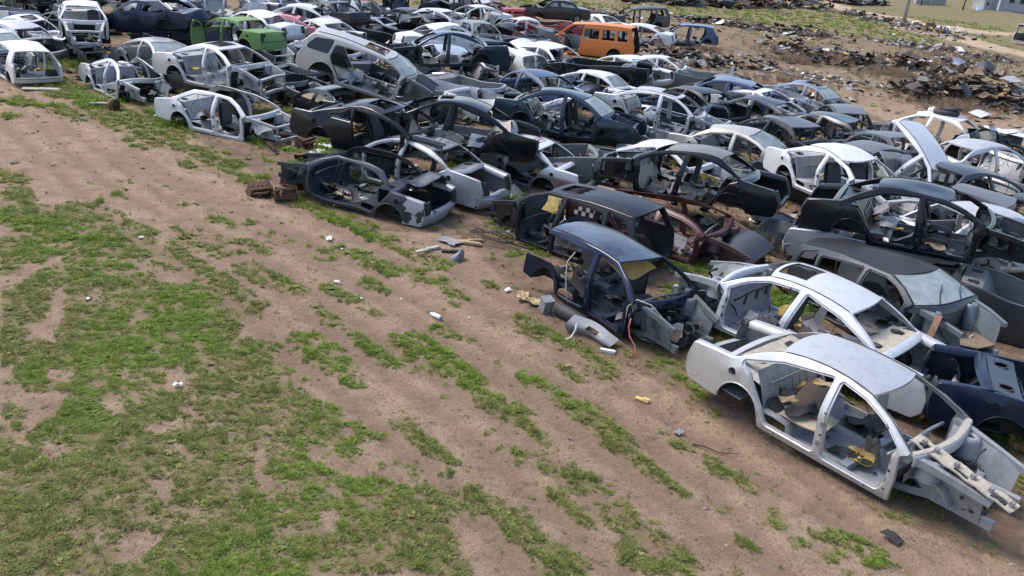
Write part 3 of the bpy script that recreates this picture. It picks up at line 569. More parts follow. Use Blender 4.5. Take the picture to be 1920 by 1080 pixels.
    def apertures(c):
        P, o = c.P, c.o; bx, bt = P['bx'], P['bt']; rx, ra = P['rx'], P['ra']; zb = P['zb']; hx = P['hx']
        H = []; roof = o.get('roof', 1)
        if not roof: return [], {}
        pw = .044; rz = lambda x: c.rail(x) - .056
        fr = [(bx + pw + .02, .10, .06), (hx - .14, .10, .07), (hx - .055, .30, .08), (hx - .065, zb - .10, .06), (P['cowl'][0] - .165, P['cowl'][1] + .005, .05), ((P['cowl'][0] + P['rf'][0]) / 2 - .058, (P['cowl'][1] + P['rf'][1]) / 2 + .004, .8), (P['rf'][0] - .045, P['rf'][1] - .056, .20), (bt + pw, rz(bt + pw), .045)]
        D = {'front': fr}
        if P['four']:
            xk = rx + ra
            if P['box'] == 3: rear = [(bx - pw, .115, .06), (xk + .13, .115, .10), (xk + .02, .30, .12), (rx + ra * .62, .50, .16), (rx + .08, zb - .05, .12), (rx - .16 if c.typ in ('sedan', 'upt') else rx + .04, zb + .07, .06), (P['rr'][0] + .10, P['rr'][1] - .095, .16), (bt - pw + .01, rz(bt - pw), .045)]
            else: rear = [(bx - pw, .115, .06), (xk + .10, .115, .10), (xk + .0, .30, .12), (rx + ra * .60, .54, .14), (rx + .12, zb - .04, .08), (rx + .16, P['rm'][1] - .13, .09), (bt - pw + .01, rz(bt - pw), .045)]
            D['rear'] = rear
            if o.get('nob'):        # the B-pillar has been cut out: one long opening
                D.pop('front'); D['rear'] = rear[1:-1] + [(bt, rz(bt), .1), fr[6], fr[5], fr[4], fr[3], fr[2], fr[1]]
            if P['box'] == 2:
                x1 = P['rr'][0] + .13; x0 = rx + .05
                if x0 - x1 > .18: D['quarter'] = [(x0, zb + .03, .05), (P['cb'][0] + .16, zb + .03, .06), (x1, P['rr'][1] - .11, .06), (x0 + .03, rz(x0), .05)]
        elif P['box'] == 3:
            D['quarter'] = [(bx - pw - .01, zb + .02, .04), (rx - .02, zb + .045, .05), (P['rr'][0] + .14, P['rr'][1] - .10, .14), (bt - pw + .02, rz(bt - pw), .04)]
        else:   # van: side windows
            xs = [(bx - .14, bx - .98), (bx - 1.12, bx - 1.86), (bx - 1.98, P['rr'][0] + .12)]
            for k, (a, b) in enumerate(xs): D['window%d' % k] = [(a, zb + .02, .07), (b, zb + .02, .07), (b, P['rr'][1] - .17, .07), (a, P['rr'][1] - .17, .07)]
        if o.get('cut') == 'rear': D.pop('quarter', None); D.pop('rear', None)
        names = list(D); return [rounded(D[k], c.seg) for k in names], {k: rounded(D[k], c.seg) for k in names}
    def map3(c, Q, s, dep=0.0):
        X, Z = Q[:, 0], Q[:, 1]; W = vhalfw(c.P, X, Z) - dep
        return np.stack([X, s * W, Z], 1)
    def make(c):
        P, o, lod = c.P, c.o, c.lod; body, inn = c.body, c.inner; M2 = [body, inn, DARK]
        out = c.outline(); holes, c.ap = c.apertures(); rng = c.rng
        fh = []
        cap = None
        if o.get('cap', 1) and P['box'] == 3 and lod < 2 and o.get('cut') != 'rear':
            ctr = np.array([P['rx'] - .18, P['zb'] - .13]); cap = np.array([ctr + .068 * np.array([math.cos(a), .9 * math.sin(a)]) for a in np.linspace(0, 2 * math.pi, 12, endpoint=False)]); 
        TH, ST = .062, .026
        BV = .011 if lod < 2 else 0
        outb = inset(out, BV) if BV else out; holb = [inset(h, -BV) if BV else h for h in holes]
        V0, F0 = fill(outb, holb + ([cap] if cap is not None else []), c.step)
        hin = [inset(h, .022) for h in holes]
        V1, F1 = fill(out, hin, c.step * 1.4)
        for s in (1, -1):
            if s == 1 and o.get('noleft'): continue
            if s == -1 and o.get('noright'): continue
            mb = MB()
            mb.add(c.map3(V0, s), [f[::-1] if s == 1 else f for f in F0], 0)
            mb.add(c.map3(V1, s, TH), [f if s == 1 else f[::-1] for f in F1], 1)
            def rim(A, B, m, flip):
                n = len(A); F = [(i, (i + 1) % n, n + (i + 1) % n, n + i) for i in range(n)]
                mb.add(np.vstack([A, B]), [f[::-1] for f in F] if flip else F, m)
            if BV:
                rim(c.map3(outb, s), c.map3(out, s, BV), 0, s == 1)
                for h, hb_ in zip(holes, holb): rim(c.map3(hb_, s), c.map3(h, s, BV), 0, s == -1)
            rim(c.map3(out, s, BV), c.map3(out, s, TH), 0, s == 1)
            for h, hi in zip(holes, hin):
                a, b, d, e = c.map3(h, s, BV), c.map3(h, s, ST), c.map3(hi, s, ST), c.map3(hi, s, TH)
                rim(a, b, 0, s == -1); rim(b, d, 0, s == -1); rim(d, e, 0, s == -1)
            if cap is not None:
                rim(c.map3(cap, s), c.map3(cap, s, .05), 0, s == -1); cc = c.map3(inset(cap, .0), s, .05); mb.add(cc, [tuple(range(len(cc)))], 2)
            if lod < 2 and o.get('cut') != 'rear':
                mb.tube([(P['rx'] + (P['ra'] + .004) * math.cos(a), s * (c.wy(P['rx'] + P['ra'] * math.cos(a), P['az'] + P['ra'] * math.sin(a)) - .004), P['az'] + (P['ra'] + .004) * math.sin(a)) for a in np.linspace(.12, math.pi - .12, 12)], .013, 5)
            c.part('side_frame', mb, M2)
            if o.get('cut') == 'rear' and not o.get('nostub'): c.stub(s)
            if lod < 2 and holes and o.get('hinges', 1):
                hb = MB(); hx = P['hx']
                for z in (.30, .58):
                    y = float(vhalfw(P, np.array([hx]), np.array([z]))[0]); hb.box((hx - .045, s * (y - .018), z), (.05, .03, .075))
                    if P['four']:
                        y = float(vhalfw(P, np.array([P['bx']]), np.array([z]))[0]); hb.box((P['bx'] - .01, s * (y + .004), z), (.045, .022, .07))
                tag(c.part('door_hinge', hb, o.get('hingemat') or DARK), kind='stuff')
            # seal strip along the roof rail
            if o.get('roof', 1) and lod == 0:
                tb = MB(); xs = np.linspace(P['cowl'][0] - .03, P['cb'][0] + .05 if o.get('cut') != 'rear' else P['rr'][0], 22); pth = []
                for x in xs:
                    if x > P['rf'][0]: t = (x - P['rf'][0]) / (P['cowl'][0] - P['rf'][0]); z = P['rf'][1] + (P['cowl'][1] - P['rf'][1]) * t + .035 * 4 * t * (1 - t)
                    elif x > P['rr'][0]: z = c.rail(x)
                    else: t = (P['rr'][0] - x) / (P['rr'][0] - P['cb'][0]); z = P['rr'][1] + (P['cb'][1] - P['rr'][1]) * t
                    y = float(vhalfw(P, np.array([x]), np.array([z]))[0]); pth.append((x, s * (y - .034), z + .004))
                tb.tube(pth, .007, 5); c.part('roof_seam', tb, RUBBER)
        if o.get('roof', 1) and not o.get('noroof'): c.roof()
        c.rear(); c.floor(); c.front(); c.extras()
    def roof(c):
        P, o = c.P, c.o; nx = (12, 9, 6)[c.lod]; ny = (12, 9, 7)[c.lod]; mb = MB()
        us = list(np.linspace(0, 1, nx + 1)); vs = list(np.linspace(-1, 1, ny + 1)); sr = o.get('sunroof'); 
        if sr:
            u0, u1, v0, v1 = sr if isinstance(sr, tuple) else (.14, .48, -.62, .62)
            us = sorted(set([u for u in us if min(abs(u - u0), abs(u - u1)) > .04] + [u0, u1])); vs = sorted(set([v for v in vs if min(abs(v - v0), abs(v - v1)) > .06] + [v0, v1]))
        G = np.zeros((len(us), len(vs), 3)); xf, xr = P['rf'][0], P['rr'][0]
        for i, u in enumerate(us):
            for j, v in enumerate(vs):
                b = 1 - v * v; x = xf + (xr - xf) * u; zr = c.rail(x); y = float(vhalfw(P, np.array([x]), np.array([zr]))[0]) - .034
                xx = x + (1 - u) * .10 * b * (1 if P['box'] < 3 or 1 else 0) - u * .07 * b
                z = c.rail(min(max(xx, xr - .1), xf + .12)) + .050 * (1 - abs(v) ** 2.4) - .002
                if o.get('ribs') and 0.12 < u < .97: z += .020 * (1 if (j % 2) else 0)
                G[i, j] = (xx, v * y, z)
        sk = (lambda i, j: us[i] >= u0 - 1e-6 and us[i + 1] <= u1 + 1e-6 and vs[j] >= v0 - 1e-6 and vs[j + 1] <= v1 + 1e-6) if sr else None
        mb.sheet(G, (0, 0, -.035), 0, 1, sk)
        ro = c.part('roof_panel', mb, [c.body, o.get('headliner') or c.inner])
        if sr:
            iu = [i for i, u in enumerate(us) if u0 - 1e-6 <= u <= u1 + 1e-6]; jv = [j for j, v in enumerate(vs) if v0 - 1e-6 <= v <= v1 + 1e-6]
            pth = [G[iu[0], j] for j in jv] + [G[i, jv[-1]] for i in iu[1:]] + [G[iu[-1], j] for j in jv[::-1][1:]] + [G[i, jv[0]] for i in iu[::-1][1:]]
            t = MB(); t.tube([p + np.array((0, 0, -.01)) for p in pth], .016, 5, caps=False); c.part('sunroof_seal', t, RUBBER, ro)
            if o.get('sunglass'):
                t = MB(); t.sheet(G[iu[0]:iu[-1] + 1, jv[0]:jv[-1] + 1] - np.array((0, 0, .02)), (0, 0, -.008)); c.part('sunroof_glass', t, glass_mat(), ro)
        if o.get('rails'):
            for s in (1, -1):
                t = MB(); pth = []
                for u in np.linspace(.05, .95, 10):
                    x = xf + (xr - xf) * u; z = c.rail(x); y = float(vhalfw(P, np.array([x]), np.array([z]))[0]); pth.append((x, s * (y - .09), z + .05 + .03 * math.sin(math.pi * u)))
                t.tube(pth, .014, 6); c.part('roof_rail', t, DARK)
    def wy(c, x, z): return float(vhalfw(c.P, np.array([x]), np.array([z]))[0])
    def rear(c):
        P, o, lod = c.P, c.o, c.lod; body, inn = c.body, c.inner
        if o.get('cut') == 'rear':
            c.bulkhead(); return
        n = (9, 7, 5)[lod]; vs = np.linspace(-1, 1, n)
        ttx, ttz = P['tt']; tbx, tbz = P['tb']; tmx = P['tm'][0]
        if P['box'] == 3:
            cx, cz = P['cb']
            # parcel shelf with speaker openings
            xs = np.linspace(cx + .36, cx - .02, 5); vsh = np.linspace(-1, 1, 9); G = [[(x, v * (c.wy(x, cz) - .09), cz - .06 + .05 * (i / 4) + .004 * math.sin(9 * v)) for v in vsh] for i, x in enumerate(xs)]
            mb = MB(); mb.sheet(G, (0, 0, -.025), 0, 0, (lambda i, j: i in (1, 2) and j in (1, 6)) if lod < 2 else None); sh = c.part('rear_shelf', mb, [o.get('shelfmat') or inn])
            if lod < 2:
                for v in (-.62, .62):
                    t = MB(); t.disc((cx + .17, v * (c.wy(cx, cz) - .09), cz - .028), (0, 0, 1), .12, 14, r0=.085); c.part('speaker_ring', t, DARK, sh)
            c.bulkhead()
            # deck edge each side and behind the rear window
            for s in (1, -1):
                xs = np.linspace(cx - .02, ttx + .02, 6); G = []
                for x in xs:
                    t = (x - cx) / (ttx - cx); z = cz + (ttz - cz) * t; w = c.wy(x, z); G.append([(x, s * (w - .03), z - .002), (x, s * (w - .10), z + .004), (x, s * (w - .17), z - .02), (x, s * (w - .175), z - .09)])
                mb = MB(); mb.sheet(G, (0, 0, -.02), 0, 1); c.part('boot_gutter', mb, [body, inn])
            G = [[(cx - .02 - .03 * (1 - v * v), v * (c.wy(cx, cz) - .04), cz + .03 * (1 - v * v)), (cx - .10 - .05 * (1 - v * v), v * (c.wy(cx, cz) - .04), cz - .005 + .03 * (1 - v * v)), (cx - .15 - .05 * (1 - v * v), v * (c.wy(cx, cz) - .04), cz - .05 + .02 * (1 - v * v))] for v in vs]
            mb = MB(); mb.sheet(G, (0, 0, -.02), 0, 1); c.part('window_ledge', mb, [body, inn])
            if o.get('lid'):
                G = [[(cx - .14 + (ttx - cx + .14) * t - .05 * (1 - v * v) * (1 - t) - .04 * (1 - v * v) * t, v * (c.wy(ttx, ttz) - .14), cz + (ttz - cz) * t + .035 * (1 - v * v)) for v in vs] for t in np.linspace(0, 1, 5)]
                G.append([(ttx - .06 - .06 * (1 - v * v), v * (c.wy(ttx, ttz) - .14), ttz - .30) for v in vs])
                mb = MB(); mb.sheet(G, (0, 0, -.02), 0, 1); c.part('boot_lid', mb, [body, inn])
            sill = .42
        else: sill = .34; c.bulkhead()
        # tail panel
        if not o.get('notail'):
            top = sill if P['box'] == 3 else .30; G = []
            lx = lambda z: np.interp(z, [tbz, tbz + .13, P['tm'][1], ttz], [tbx, tmx, tmx, ttx])
            for z in (tbz, tbz + .10, tbz + .2, top + .0):
                x = float(lx(z)); G.append([(x + .015 - .10 * (1 - v * v), v * (c.wy(x, z) - .02), z) for v in vs])
            x = float(lx(top)); G.append([(x + .085 - .10 * (1 - v * v), v * (c.wy(x, top) - .02), top + .012) for v in vs])
            mb = MB(); mb.sheet(G, (.03, 0, 0), 0, 1)
            for s in (1, -1):   # lamp corner between tail panel and boot opening
                G = []
                for z in np.linspace(top, ttz - .02, 4):
                    x = float(lx(z)); w = c.wy(x, z); G.append([(x + .01, s * (w - .012), z), (x - .035, s * (w - .14), z), (x - .03, s * (w - .27), z)])
                if P['box'] == 3: mb.sheet(G, (.04, 0, 0), 2 if o.get('lamphole', 1) else 0, 1)
            tp = c.part('tail_panel', mb, [body, inn, DARK])
            if o.get('plate'):
                t = MB(); t.box((float(lx(.4)) - .095, 0, .36), (.008, .5, .11)); c.part('number_plate', t, WHITEP, tp)
            if o.get('bumper'):
                t = MB(); G = []
                for z, e in ((.10, .0), (.14, .07), (.30, .09), (.36, .06), (.38, 0)):
                    G.append([(tbx - e - .11 * (1 - v ** 4), v * (c.wy(tbx, .3) + .015), z) for v in np.linspace(-1, 1, 11)])
                t.sheet(G, (.02, 0, 0)); 
                for s in (1, -1): t.sheet([[(tbx + .02 + k * .28, s * (c.wy(tbx, .3) + .018), z) for k in (0, 1)] for z in (.12, .25, .37)], (0, -s * .015, 0))
                c.part('rear_bumper', t, body)
        # boot floor with spare-wheel well
        x0 = P['rx'] - .0 if P['box'] == 3 else P['rx'] + .3
        G = []; fz = .24
        for x in np.linspace(x0, tbx + .06, 7):
            row = []
            for v in np.linspace(-1, 1, 9):
                y = v * (c.wy(x, .3) - .10); d = math.hypot((x - (x0 + tbx) / 2), y) ; row.append((x, y, fz - (.16 if d < .30 else 0)))
            G.append(row)
        mb = MB(); mb.sheet(G, (0, 0, -.015), 0, 0); c.part('boot_floor', mb, [o.get('floormat') or inn])
        # rear wheelhouses
        for s in (1, -1):
            c.wheelhouse(s, P['rx'], P['ra'] - .012, P['az'], lambda x, z: c.wy(x, z) - .03, .30, 'rear_wheelhouse')
        if o.get('rearglass'):
            cx, cz = P['cb']; rx_, rz = P['rr']; G = []
            for t in np.linspace(0, 1, 4):
                x = cx + (rx_ - cx) * t; z = cz + (rz - cz) * t; w = c.wy(x, z) - .06; G.append([(x - .07 * (1 - v * v), v * w, z + .03 * (1 - v * v)) for v in vs])
            mb = MB(); mb.sheet(G, (0, 0, -.006)); c.part('rear_window', mb, glass_mat())
        if o.get('hatchup'):    # tailgate swung up
            rx_, rz = P['rr']; G = []
            for t in np.linspace(0, 1, 6):
                G.append([(rx_ - .08 * (1 - v * v) - .75 * t - .05, v * (c.wy(rx_, rz) - .02 + .12 * t), rz + .06 + .30 * t) for v in np.linspace(-1, 1, 7)])
            mb = MB(); mb.sheet(G, (0, 0, -.05), 0, 1, lambda i, j: 1 <= i <= 2 and 1 <= j <= 4); c.part('tailgate', mb, [body, inn])
    def bulkhead(c):
        P, o = c.P, c.o; 
        if (P['box'] != 3 and not o.get('wall')) or o.get('nobulk'): return
        cx, cz = P['cb']; x0, x1 = cx + .36, P['rx'] + .36; vs = np.linspace(-1, 1, 9)
        G = [[(x0 + (x1 - x0) * t + .03 * math.sin(3.1 * t), v * (c.wy(x0, .5) - .16), cz - .06 + (.24 - cz + .06) * t) for v in vs] for t in np.linspace(0, 1, 6)]
        mb = MB(); mb.sheet(G, (-.02, 0, 0), 0, 0)
        if c.lod == 0:
            for v in (-.55, -.25, .05, .32, .58):       # pressed ribs
                a, b = np.array(G[1][0]), np.array(G[4][0]); y = v * .7
                mb.beam([(a[0] + .012, y, a[2] - .02), (b[0] + .012, y + .03, b[2])], .05, .02, 0)
            mb.beam([(G[2][0][0] + .012, -.5, G[2][0][2]), (G[2][0][0] + .012, .5, G[2][0][2])], .02, .045, 0)
        c.part('rear_bulkhead', mb, [o.get('bulkmat') or c.inner])
    def wheelhouse(c, s, x, r, z, yo, dep, name, a0=0.0, a1=math.pi, mt=None):
        mb = MB(); n = 9; G = []; th = np.linspace(a0, a1, n)
        for t in th:
            px, pz = x + r * math.cos(t), max(z + r * math.sin(t), .03); y = yo(px, pz); G.append([(px, s * y, pz), (px, s * (y - dep), pz)])
        mb.sheet(G, (0, 0, .008), 0, 0)
        I = [g[1] for g in G]; ctr = (x, I[0][1], z); mb.add([ctr] + I, [(0, k + 1, k + 2) for k in range(n - 1)], 0)
        c.part(name, mb, [mt or c.o.get('archmat') or MAT_PAD])
    def floor(c):
        P, o = c.P, c.o; xf = P['hx'] - .15; xk = P['rx'] + P['ra'] + .42; xr = P['rx'] + .36
        path = [(xf, .06), ((xf + xk) / 2 + .3, .045), ((xf + xk) / 2 - .2, .05), (xk + .05, .05), (xk, .25), (xk - .2, .27), (xr, .26)]
        if P['box'] != 3: path += [(P['rx'] + .28, .25)]
        G = []
        for (x, z) in path:
            row = []
            for v in np.linspace(-1, 1, 13):
                y = v * (P['hw'] - .09); tun = .16 * math.exp(-(y / .13) ** 4) if z < .2 else .03 * math.exp(-(y / .13) ** 4); row.append((x, y, z + tun + (.012 * math.sin(y * 26) if z < .2 else 0)))
            G.append(row)
        mb = MB(); mb.sheet(G, (0, 0, -.02), 0, 2)
        for s in (1, -1):       # seat cross member
            mb.beam([(.35, s * .15, .10), (.35, s * (P['hw'] - .10), .10)], .12, .10, 0)
        c.part('floor_pan', mb, [o.get('floormat') or c.inner, c.inner, DARK])
    def front(c):
        P, o, lod = c.P, c.o, c.lod; body, inn = c.body, c.inner; cx, cz = P['cowl']; hx = P['hx']; fx = P['fx']
        vs = np.linspace(-1, 1, 9); bow = lambda v: .13 * (1 - v * v)
        cw = c.wy(cx, cz) - .035
        # cowl: the bowed sill of the windscreen
        G = [[(cx - .09 + bow(v), v * cw, cz - .07), (cx - .07 + bow(v), v * cw, cz - .005), (cx + .005 + bow(v), v * cw, cz + .004), (cx + .03 + bow(v), v * cw, cz - .03), (cx + .04 + bow(v), v * cw, cz - .14)] for v in vs]
        mb = MB(); mb.sheet(G, (-.01, 0, -.02)); cwo = c.part('cowl', mb, [body])
        if o.get('cowlmat'):
            t = MB(); t.sheet([[(cx - .055 + bow(v), v * (cw - .02), cz + .006), (cx - .02 + bow(v), v * (cw - .02), cz + .012), (cx + .012 + bow(v), v * (cw - .02), cz + .006)] for v in np.linspace(-1, 1, 15)], (0, 0, -.004)); c.part('sealer_strip', t, o['cowlmat'], cwo)
        # firewall
        fm = MAT_PAD if o.get('pad', 1) else inn; G = []
        for (x, z) in ((cx + .03, cz - .10), (hx + .06, .5), (hx + .02, .34), (hx - .15, .06)):
            G.append([(x + bow(v) * (.6 if z > .4 else .2), v * (P['hw'] - .10), z) for v in vs])
        mb = MB(); mb.sheet(G, (-.03, 0, 0), 0, 1); c.part('firewall', mb, [fm, inn])
        if o.get('nofront'): return
        damp = o.get('fz', 0)
        ic = o.get('frontmat') or inn
        xw = P['wbf'] if 'wbf' in P else -P['rx']
        for s in (1, -1):
            if o.get('wing') not in (1, 'both', s):
                mb = MB(); y0 = c.wy(hx, cz) - .10
                mb.beam([(hx - .02, s * y0, cz - .10), (xw - .1, s * (y0 - .06), cz - .10), (xw + .25, s * (y0 - .11), cz - .15), (fx - .06, s * (y0 - .17), cz - .24 + damp)], [.10, .09, .08, .07], [.13, .10, .09, .08])
                c.part('upper_rail', mb, [ic])
            # inner wing sheet between rail and longitudinal, with the tower
            r = P['ra'] - .03; G = []
            for x in np.linspace(hx + .02, fx - .15, (12, 9, 7)[lod]):
                zt = np.interp(x, [hx, xw, fx], [cz - .08, cz - .09, cz - .24]); d = abs(x - xw)
                zb = .16 if d >= r else max(.16, .13 + math.sqrt(r * r - d * d)); zb = min(zb, zt - .05)
                ya, yb = .60 - .03 * (x - hx), .47
                G.append([(x, s * (ya + (yb - ya) * t), zt + (zb - zt) * t) for t in (0, .35, .7, 1)])
            mb = MB(); mb.sheet(G, (0, s * .015, 0), 0, 0); c.part('inner_wing', mb, [ic])
            c.wheelhouse(s, xw, r, .13, lambda x, z: .66, .20, 'front_wheelhouse', .30, math.pi - .75, ic)
            # strut tower
            mb = MB(); n = 12; rings = []
            for (rr, z) in ((.165, .42), (.145, cz - .12), (.125, cz - .075), (.06, cz - .07), (.055, cz - .10)):
                rings.append([(xw - .06 + rr * math.cos(2 * math.pi * k / n), s * .52 + rr * math.sin(2 * math.pi * k / n), z) for k in range(n + 1)])
            mb.sheet(rings, (0, 0, -.004)); c.part('strut_tower', mb, [ic])
            # longitudinal
            mb = MB(); mb.beam([(hx - .2, s * .38, .03), (hx + .15, s * .40, .12), (xw, s * .41, .19), (fx - .1, s * .42, .19), (fx, s * .42, .19 + damp * .4)], [.12, .11, .10, .09, .09], [.08, .10, .12, .12, .12]); c.part('frame_rail', mb, [ic])
        if o.get('radsup', c.rng.random() < .45):
            mb = MB(); mb.beam([(fx - .06, -.52, cz - .24 + damp), (fx - .01, 0, cz - .23 + damp), (fx - .06, .52, cz - .24 + damp)], .10, .06)
            mb.beam([(fx - .02, -.5, .12), (fx, 0, .12), (fx - .02, .5, .12)], .08, .08)
            for s in (1, -1): mb.beam([(fx - .04, s * .50, .12), (fx - .05, s * .50, cz - .24 + damp)], .06, .06)
            c.part('radiator_support', mb, [o.get('supmat') or ic])
        # engine-bay leftovers: loom, hoses, brackets
        mb = MB()
        for k in range((11, 7, 3)[lod]):
            a = np.array((c.rng.uniform(hx + .15, fx - .35), c.rng.uniform(-.42, .42), c.rng.uniform(.2, .5))); pth = [a]; d = np.array((c.rng.uniform(-.12, .12), c.rng.uniform(-.16, .16), c.rng.uniform(-.04, .10)))
            for q in range(5): d = d * .75 + np.array((c.rng.uniform(-.08, .08), c.rng.uniform(-.1, .1), c.rng.uniform(-.08, .05))); a = a + d; a[2] = max(a[2], .06); pth.append(a)
            mb.tube(pth, c.rng.choice((.010, .014, .024)), 6)
        for k in range((12, 8, 4)[lod]):
            a = c.rng.uniform(0, 3); mb.box((c.rng.uniform(hx + .12, fx - .3), c.rng.uniform(-.36, .36), c.rng.uniform(.10, .42)), (c.rng.uniform(.08, .26), c.rng.uniform(.06, .2), c.rng.uniform(.04, .16)), 0, Matrix.Rotation(a, 3, 'Z') @ Matrix.Rotation(c.rng.uniform(-.5, .5), 3, 'X'))
        tag(c.part('hose_tangle', mb, DARK), kind='stuff')
        if lod < 2 and o.get('rack', 1):       # dark lines, brake pipes and bits left on the firewall
            mb = MB()
            for k in range(4):
                a = np.array((hx + .12, c.rng.uniform(-.6, .6), c.rng.uniform(.3, .62))); pth = [a]
                for q in range(5): a = a + np.array((c.rng.uniform(-.02, .12), c.rng.uniform(-.16, .16), c.rng.uniform(-.12, .06))); pth.append(a)
                mb.tube(pth, .010, 5)
            tag(c.part('brake_pipe', mb, WIRE), kind='stuff')
    def stub(c, s):
        """what is left of the rear corner when the pillar has been sawn off"""
        P = c.P; rx, ra, az = P['rx'], P['ra'], P['az']; zt = P['zb'] - .16
        pts = [(rx + ra + .06, .02, .02), (rx + ra + .10, .20, .03), (rx + ra - .06, zt - .10, .05), (rx + .1, zt, .04), (P['tt'][0] + .02, zt - .02, .04), (P['tt'][0] - .02, .18, .04), (rx - ra - .04, .12, .03)]
        for k in range(8): a = math.pi - math.pi * k / 7; pts.append((rx + ra * math.cos(a), max(az + ra * math.sin(a), .05), 0))
        L = rounded(pts, c.seg); V, F = fill(L, [], c.step); mb = MB(); mb.add(c.map3(V, s), F, 0); mb.add(c.map3(V, s, .03), [f[::-1] for f in F], 1); n = len(L)
        mb.add(np.vstack([c.map3(L, s), c.map3(L, s, .03)]), [(i, (i + 1) % n, n + (i + 1) % n, n + i) for i in range(n)], 0)
        c.part('rear_quarter', mb, [c.body, c.inner]); c.wheelhouse(s, rx, ra - .012, az, lambda x, z: c.wy(x, z) - .02, .28, 'rear_wheelhouse')
    def wing_outline(c):
        P = c.P; hx, cx, cz, fx = P['hx'], *P['cowl'], P['fx']; xw = -P['rx']; ra = P['ra'] - .01
        pts = [(hx + .035, .05, .02), (hx + .055, .34, .03), (hx + .03, P['zb'] - .08, .02), (cx + .01, cz - .015, .02), ((cx + fx) / 2 + .1, cz - .06, .6), (fx + .10, cz - .17, .12), (fx + .20, .42, .12), (fx + .17, .16, .05), (xw + ra + .02, .14, .02)]
        for k in range(10):
            a = math.pi * k / 9; pts.append((xw + ra * math.cos(a), max(.06, .13 + ra * math.sin(a)), 0))
        pts.append((xw - ra - .02, .05, .02))
        return rounded(pts, c.seg)
    def wing3(c, Q, s, dep):
        P = c.P; X, Z = Q[:, 0], Q[:, 1]; f = np.clip((X - 1.0) / (P['fx'] + .2 - 1.0), 0, 1)
        W = vhalfw(P, np.minimum(X, 1.2), np.minimum(Z, P['zb'])) - .16 * f ** 2.2 - dep - np.where(Z > P['zb'] - .14, (Z - P['zb'] + .14) * .35, 0)
        return np.stack([X, s * W, Z], 1)
    def extras(c):
        P, o, lod, rng = c.P, c.o, c.lod, c.rng; body, inn = c.body, c.inner; cx, cz = P['cowl']; fx = P['fx']
        vs = np.linspace(-1, 1, 9)
        w = o.get('wing')
        if w:
            out = c.wing_outline(); V, F = fill(out, [], c.step)
            for s in ((1, -1) if w in (1, 'both') and w is not -1 else (w,)) if w != 'both' else (1, -1):
                mb = MB(); mb.add(c.wing3(V, s, 0), F, 0); mb.add(c.wing3(V, s, .02), [f[::-1] for f in F], 1)
                n = len(out); mb.add(np.vstack([c.wing3(out, s, 0), c.wing3(out, s, .02)]), [(i, (i + 1) % n, n + (i + 1) % n, n + i) for i in range(n)], 0)
                G = [[(x, s * (c.wy(1.2, .5) - .16 * max(0, (x - 1) / (fx - .8)) ** 2.2 - .05 - k * .11), cz - .045 - .12 * max(0, (x - cx) / (fx - cx)) ** 1.3) for k in (0, .5, 1)] for x in np.linspace(cx + .04, fx + .05, 6)]
                mb.sheet(G, (0, 0, -.02), 0, 1)
                c.part('front_wing', mb, [o.get('wingmat') or body, inn])
        if o.get('hood'):
            G = [[(cx + .06 + .10 * (1 - v * v) + (fx + .10 - cx - .06) * t + .04 * (1 - v * v) * t, v * (.70 - .08 * t), cz - .01 + .05 * (1 - v * v) - .14 * t ** 1.6) for v in vs] for t in np.linspace(0, 1, 6)]
            if o['hood'] == 'up':
                a = R(52); h = np.array((cx + .10, 0, cz)); Gn = []
                for row in G: Gn.append([(h[0] + (p[0] - h[0]) * math.cos(a) - (p[2] - h[2]) * math.sin(a), p[1], h[2] + (p[0] - h[0]) * math.sin(a) + (p[2] - h[2]) * math.cos(a)) for p in row])
                G = Gn
            mb = MB(); mb.sheet(G, (0, 0, -.025), 0, 1); c.part('bonnet', mb, [body, inn])
            if o['hood'] != 'up' or 1:
                mb = MB(); mb.box((fx + .10, 0, .47), (.05, 1.1, .16)); mb.box((fx + .16, 0, .24), (.10, 1.45, .20)); c.part('front_panel', mb, DARK)
        if o.get('doors'):
            for k, dm in (('front', .0), ('rear', .0)):
                if k not in c.ap: continue
                A = c.ap[k]; out = inset(A, -.012); zb = P['zb']
                if o['doors'] == 'low': out = rounded([(*p, 0) for p in np.column_stack([out[:, 0], np.minimum(out[:, 1], zb - .02)])[::2]], c.seg)
                win = inset(A, .055); win = win[win[:, 1] > zb + .01]
                hl = []
                if len(win) > 4 and o['doors'] != 'low': hl = [rounded([(*p, 0) for p in win], c.seg)]
                for s in (1, -1):
                    if o.get('dside') and s != o['dside']: continue
                    V, F = fill(out, hl, c.step); mb = MB(); m3 = lambda Q, d: c.map3(Q, s, -.006 + d)
                    mb.add(m3(V, 0), F, 0); mb.add(m3(V, .05), [f[::-1] for f in F], 1)
                    for L in [out] + hl: n = len(L); mb.add(np.vstack([m3(L, 0), m3(L, .05)]), [(i, (i + 1) % n, n + (i + 1) % n, n + i) for i in range(n)], 0)
                    d = c.part('door', mb, [o.get('doormat') or body, inn])
                    hz = zb - .10; hx_ = A[:, 0].min() + .16; t = MB(); t.box((hx_, s * (c.wy(hx_, hz) + .015), hz), (.15, .02, .03)); c.part('door_handle', t, DARK, d)
                    if hl and o.get('doorglass'): t = MB(); t.add(m3(fill(hl[0], [], .3)[0], .025), fill(hl[0], [], .3)[1]); c.part('window', t, o.get('winmat') or glass_mat(), d)
        if o.get('sideglass') and 'quarter' in c.ap:
            for s in (1, -1):
                t = MB(); V, F = fill(inset(c.ap['quarter'], -.02), [], .3); t.add(c.map3(V, s, -.004), F); t.add(c.map3(V, s, .004), [f[::-1] for f in F]); c.part('side_window', t, o['sideglass'] if not isinstance(o['sideglass'], int) else glass_mat())
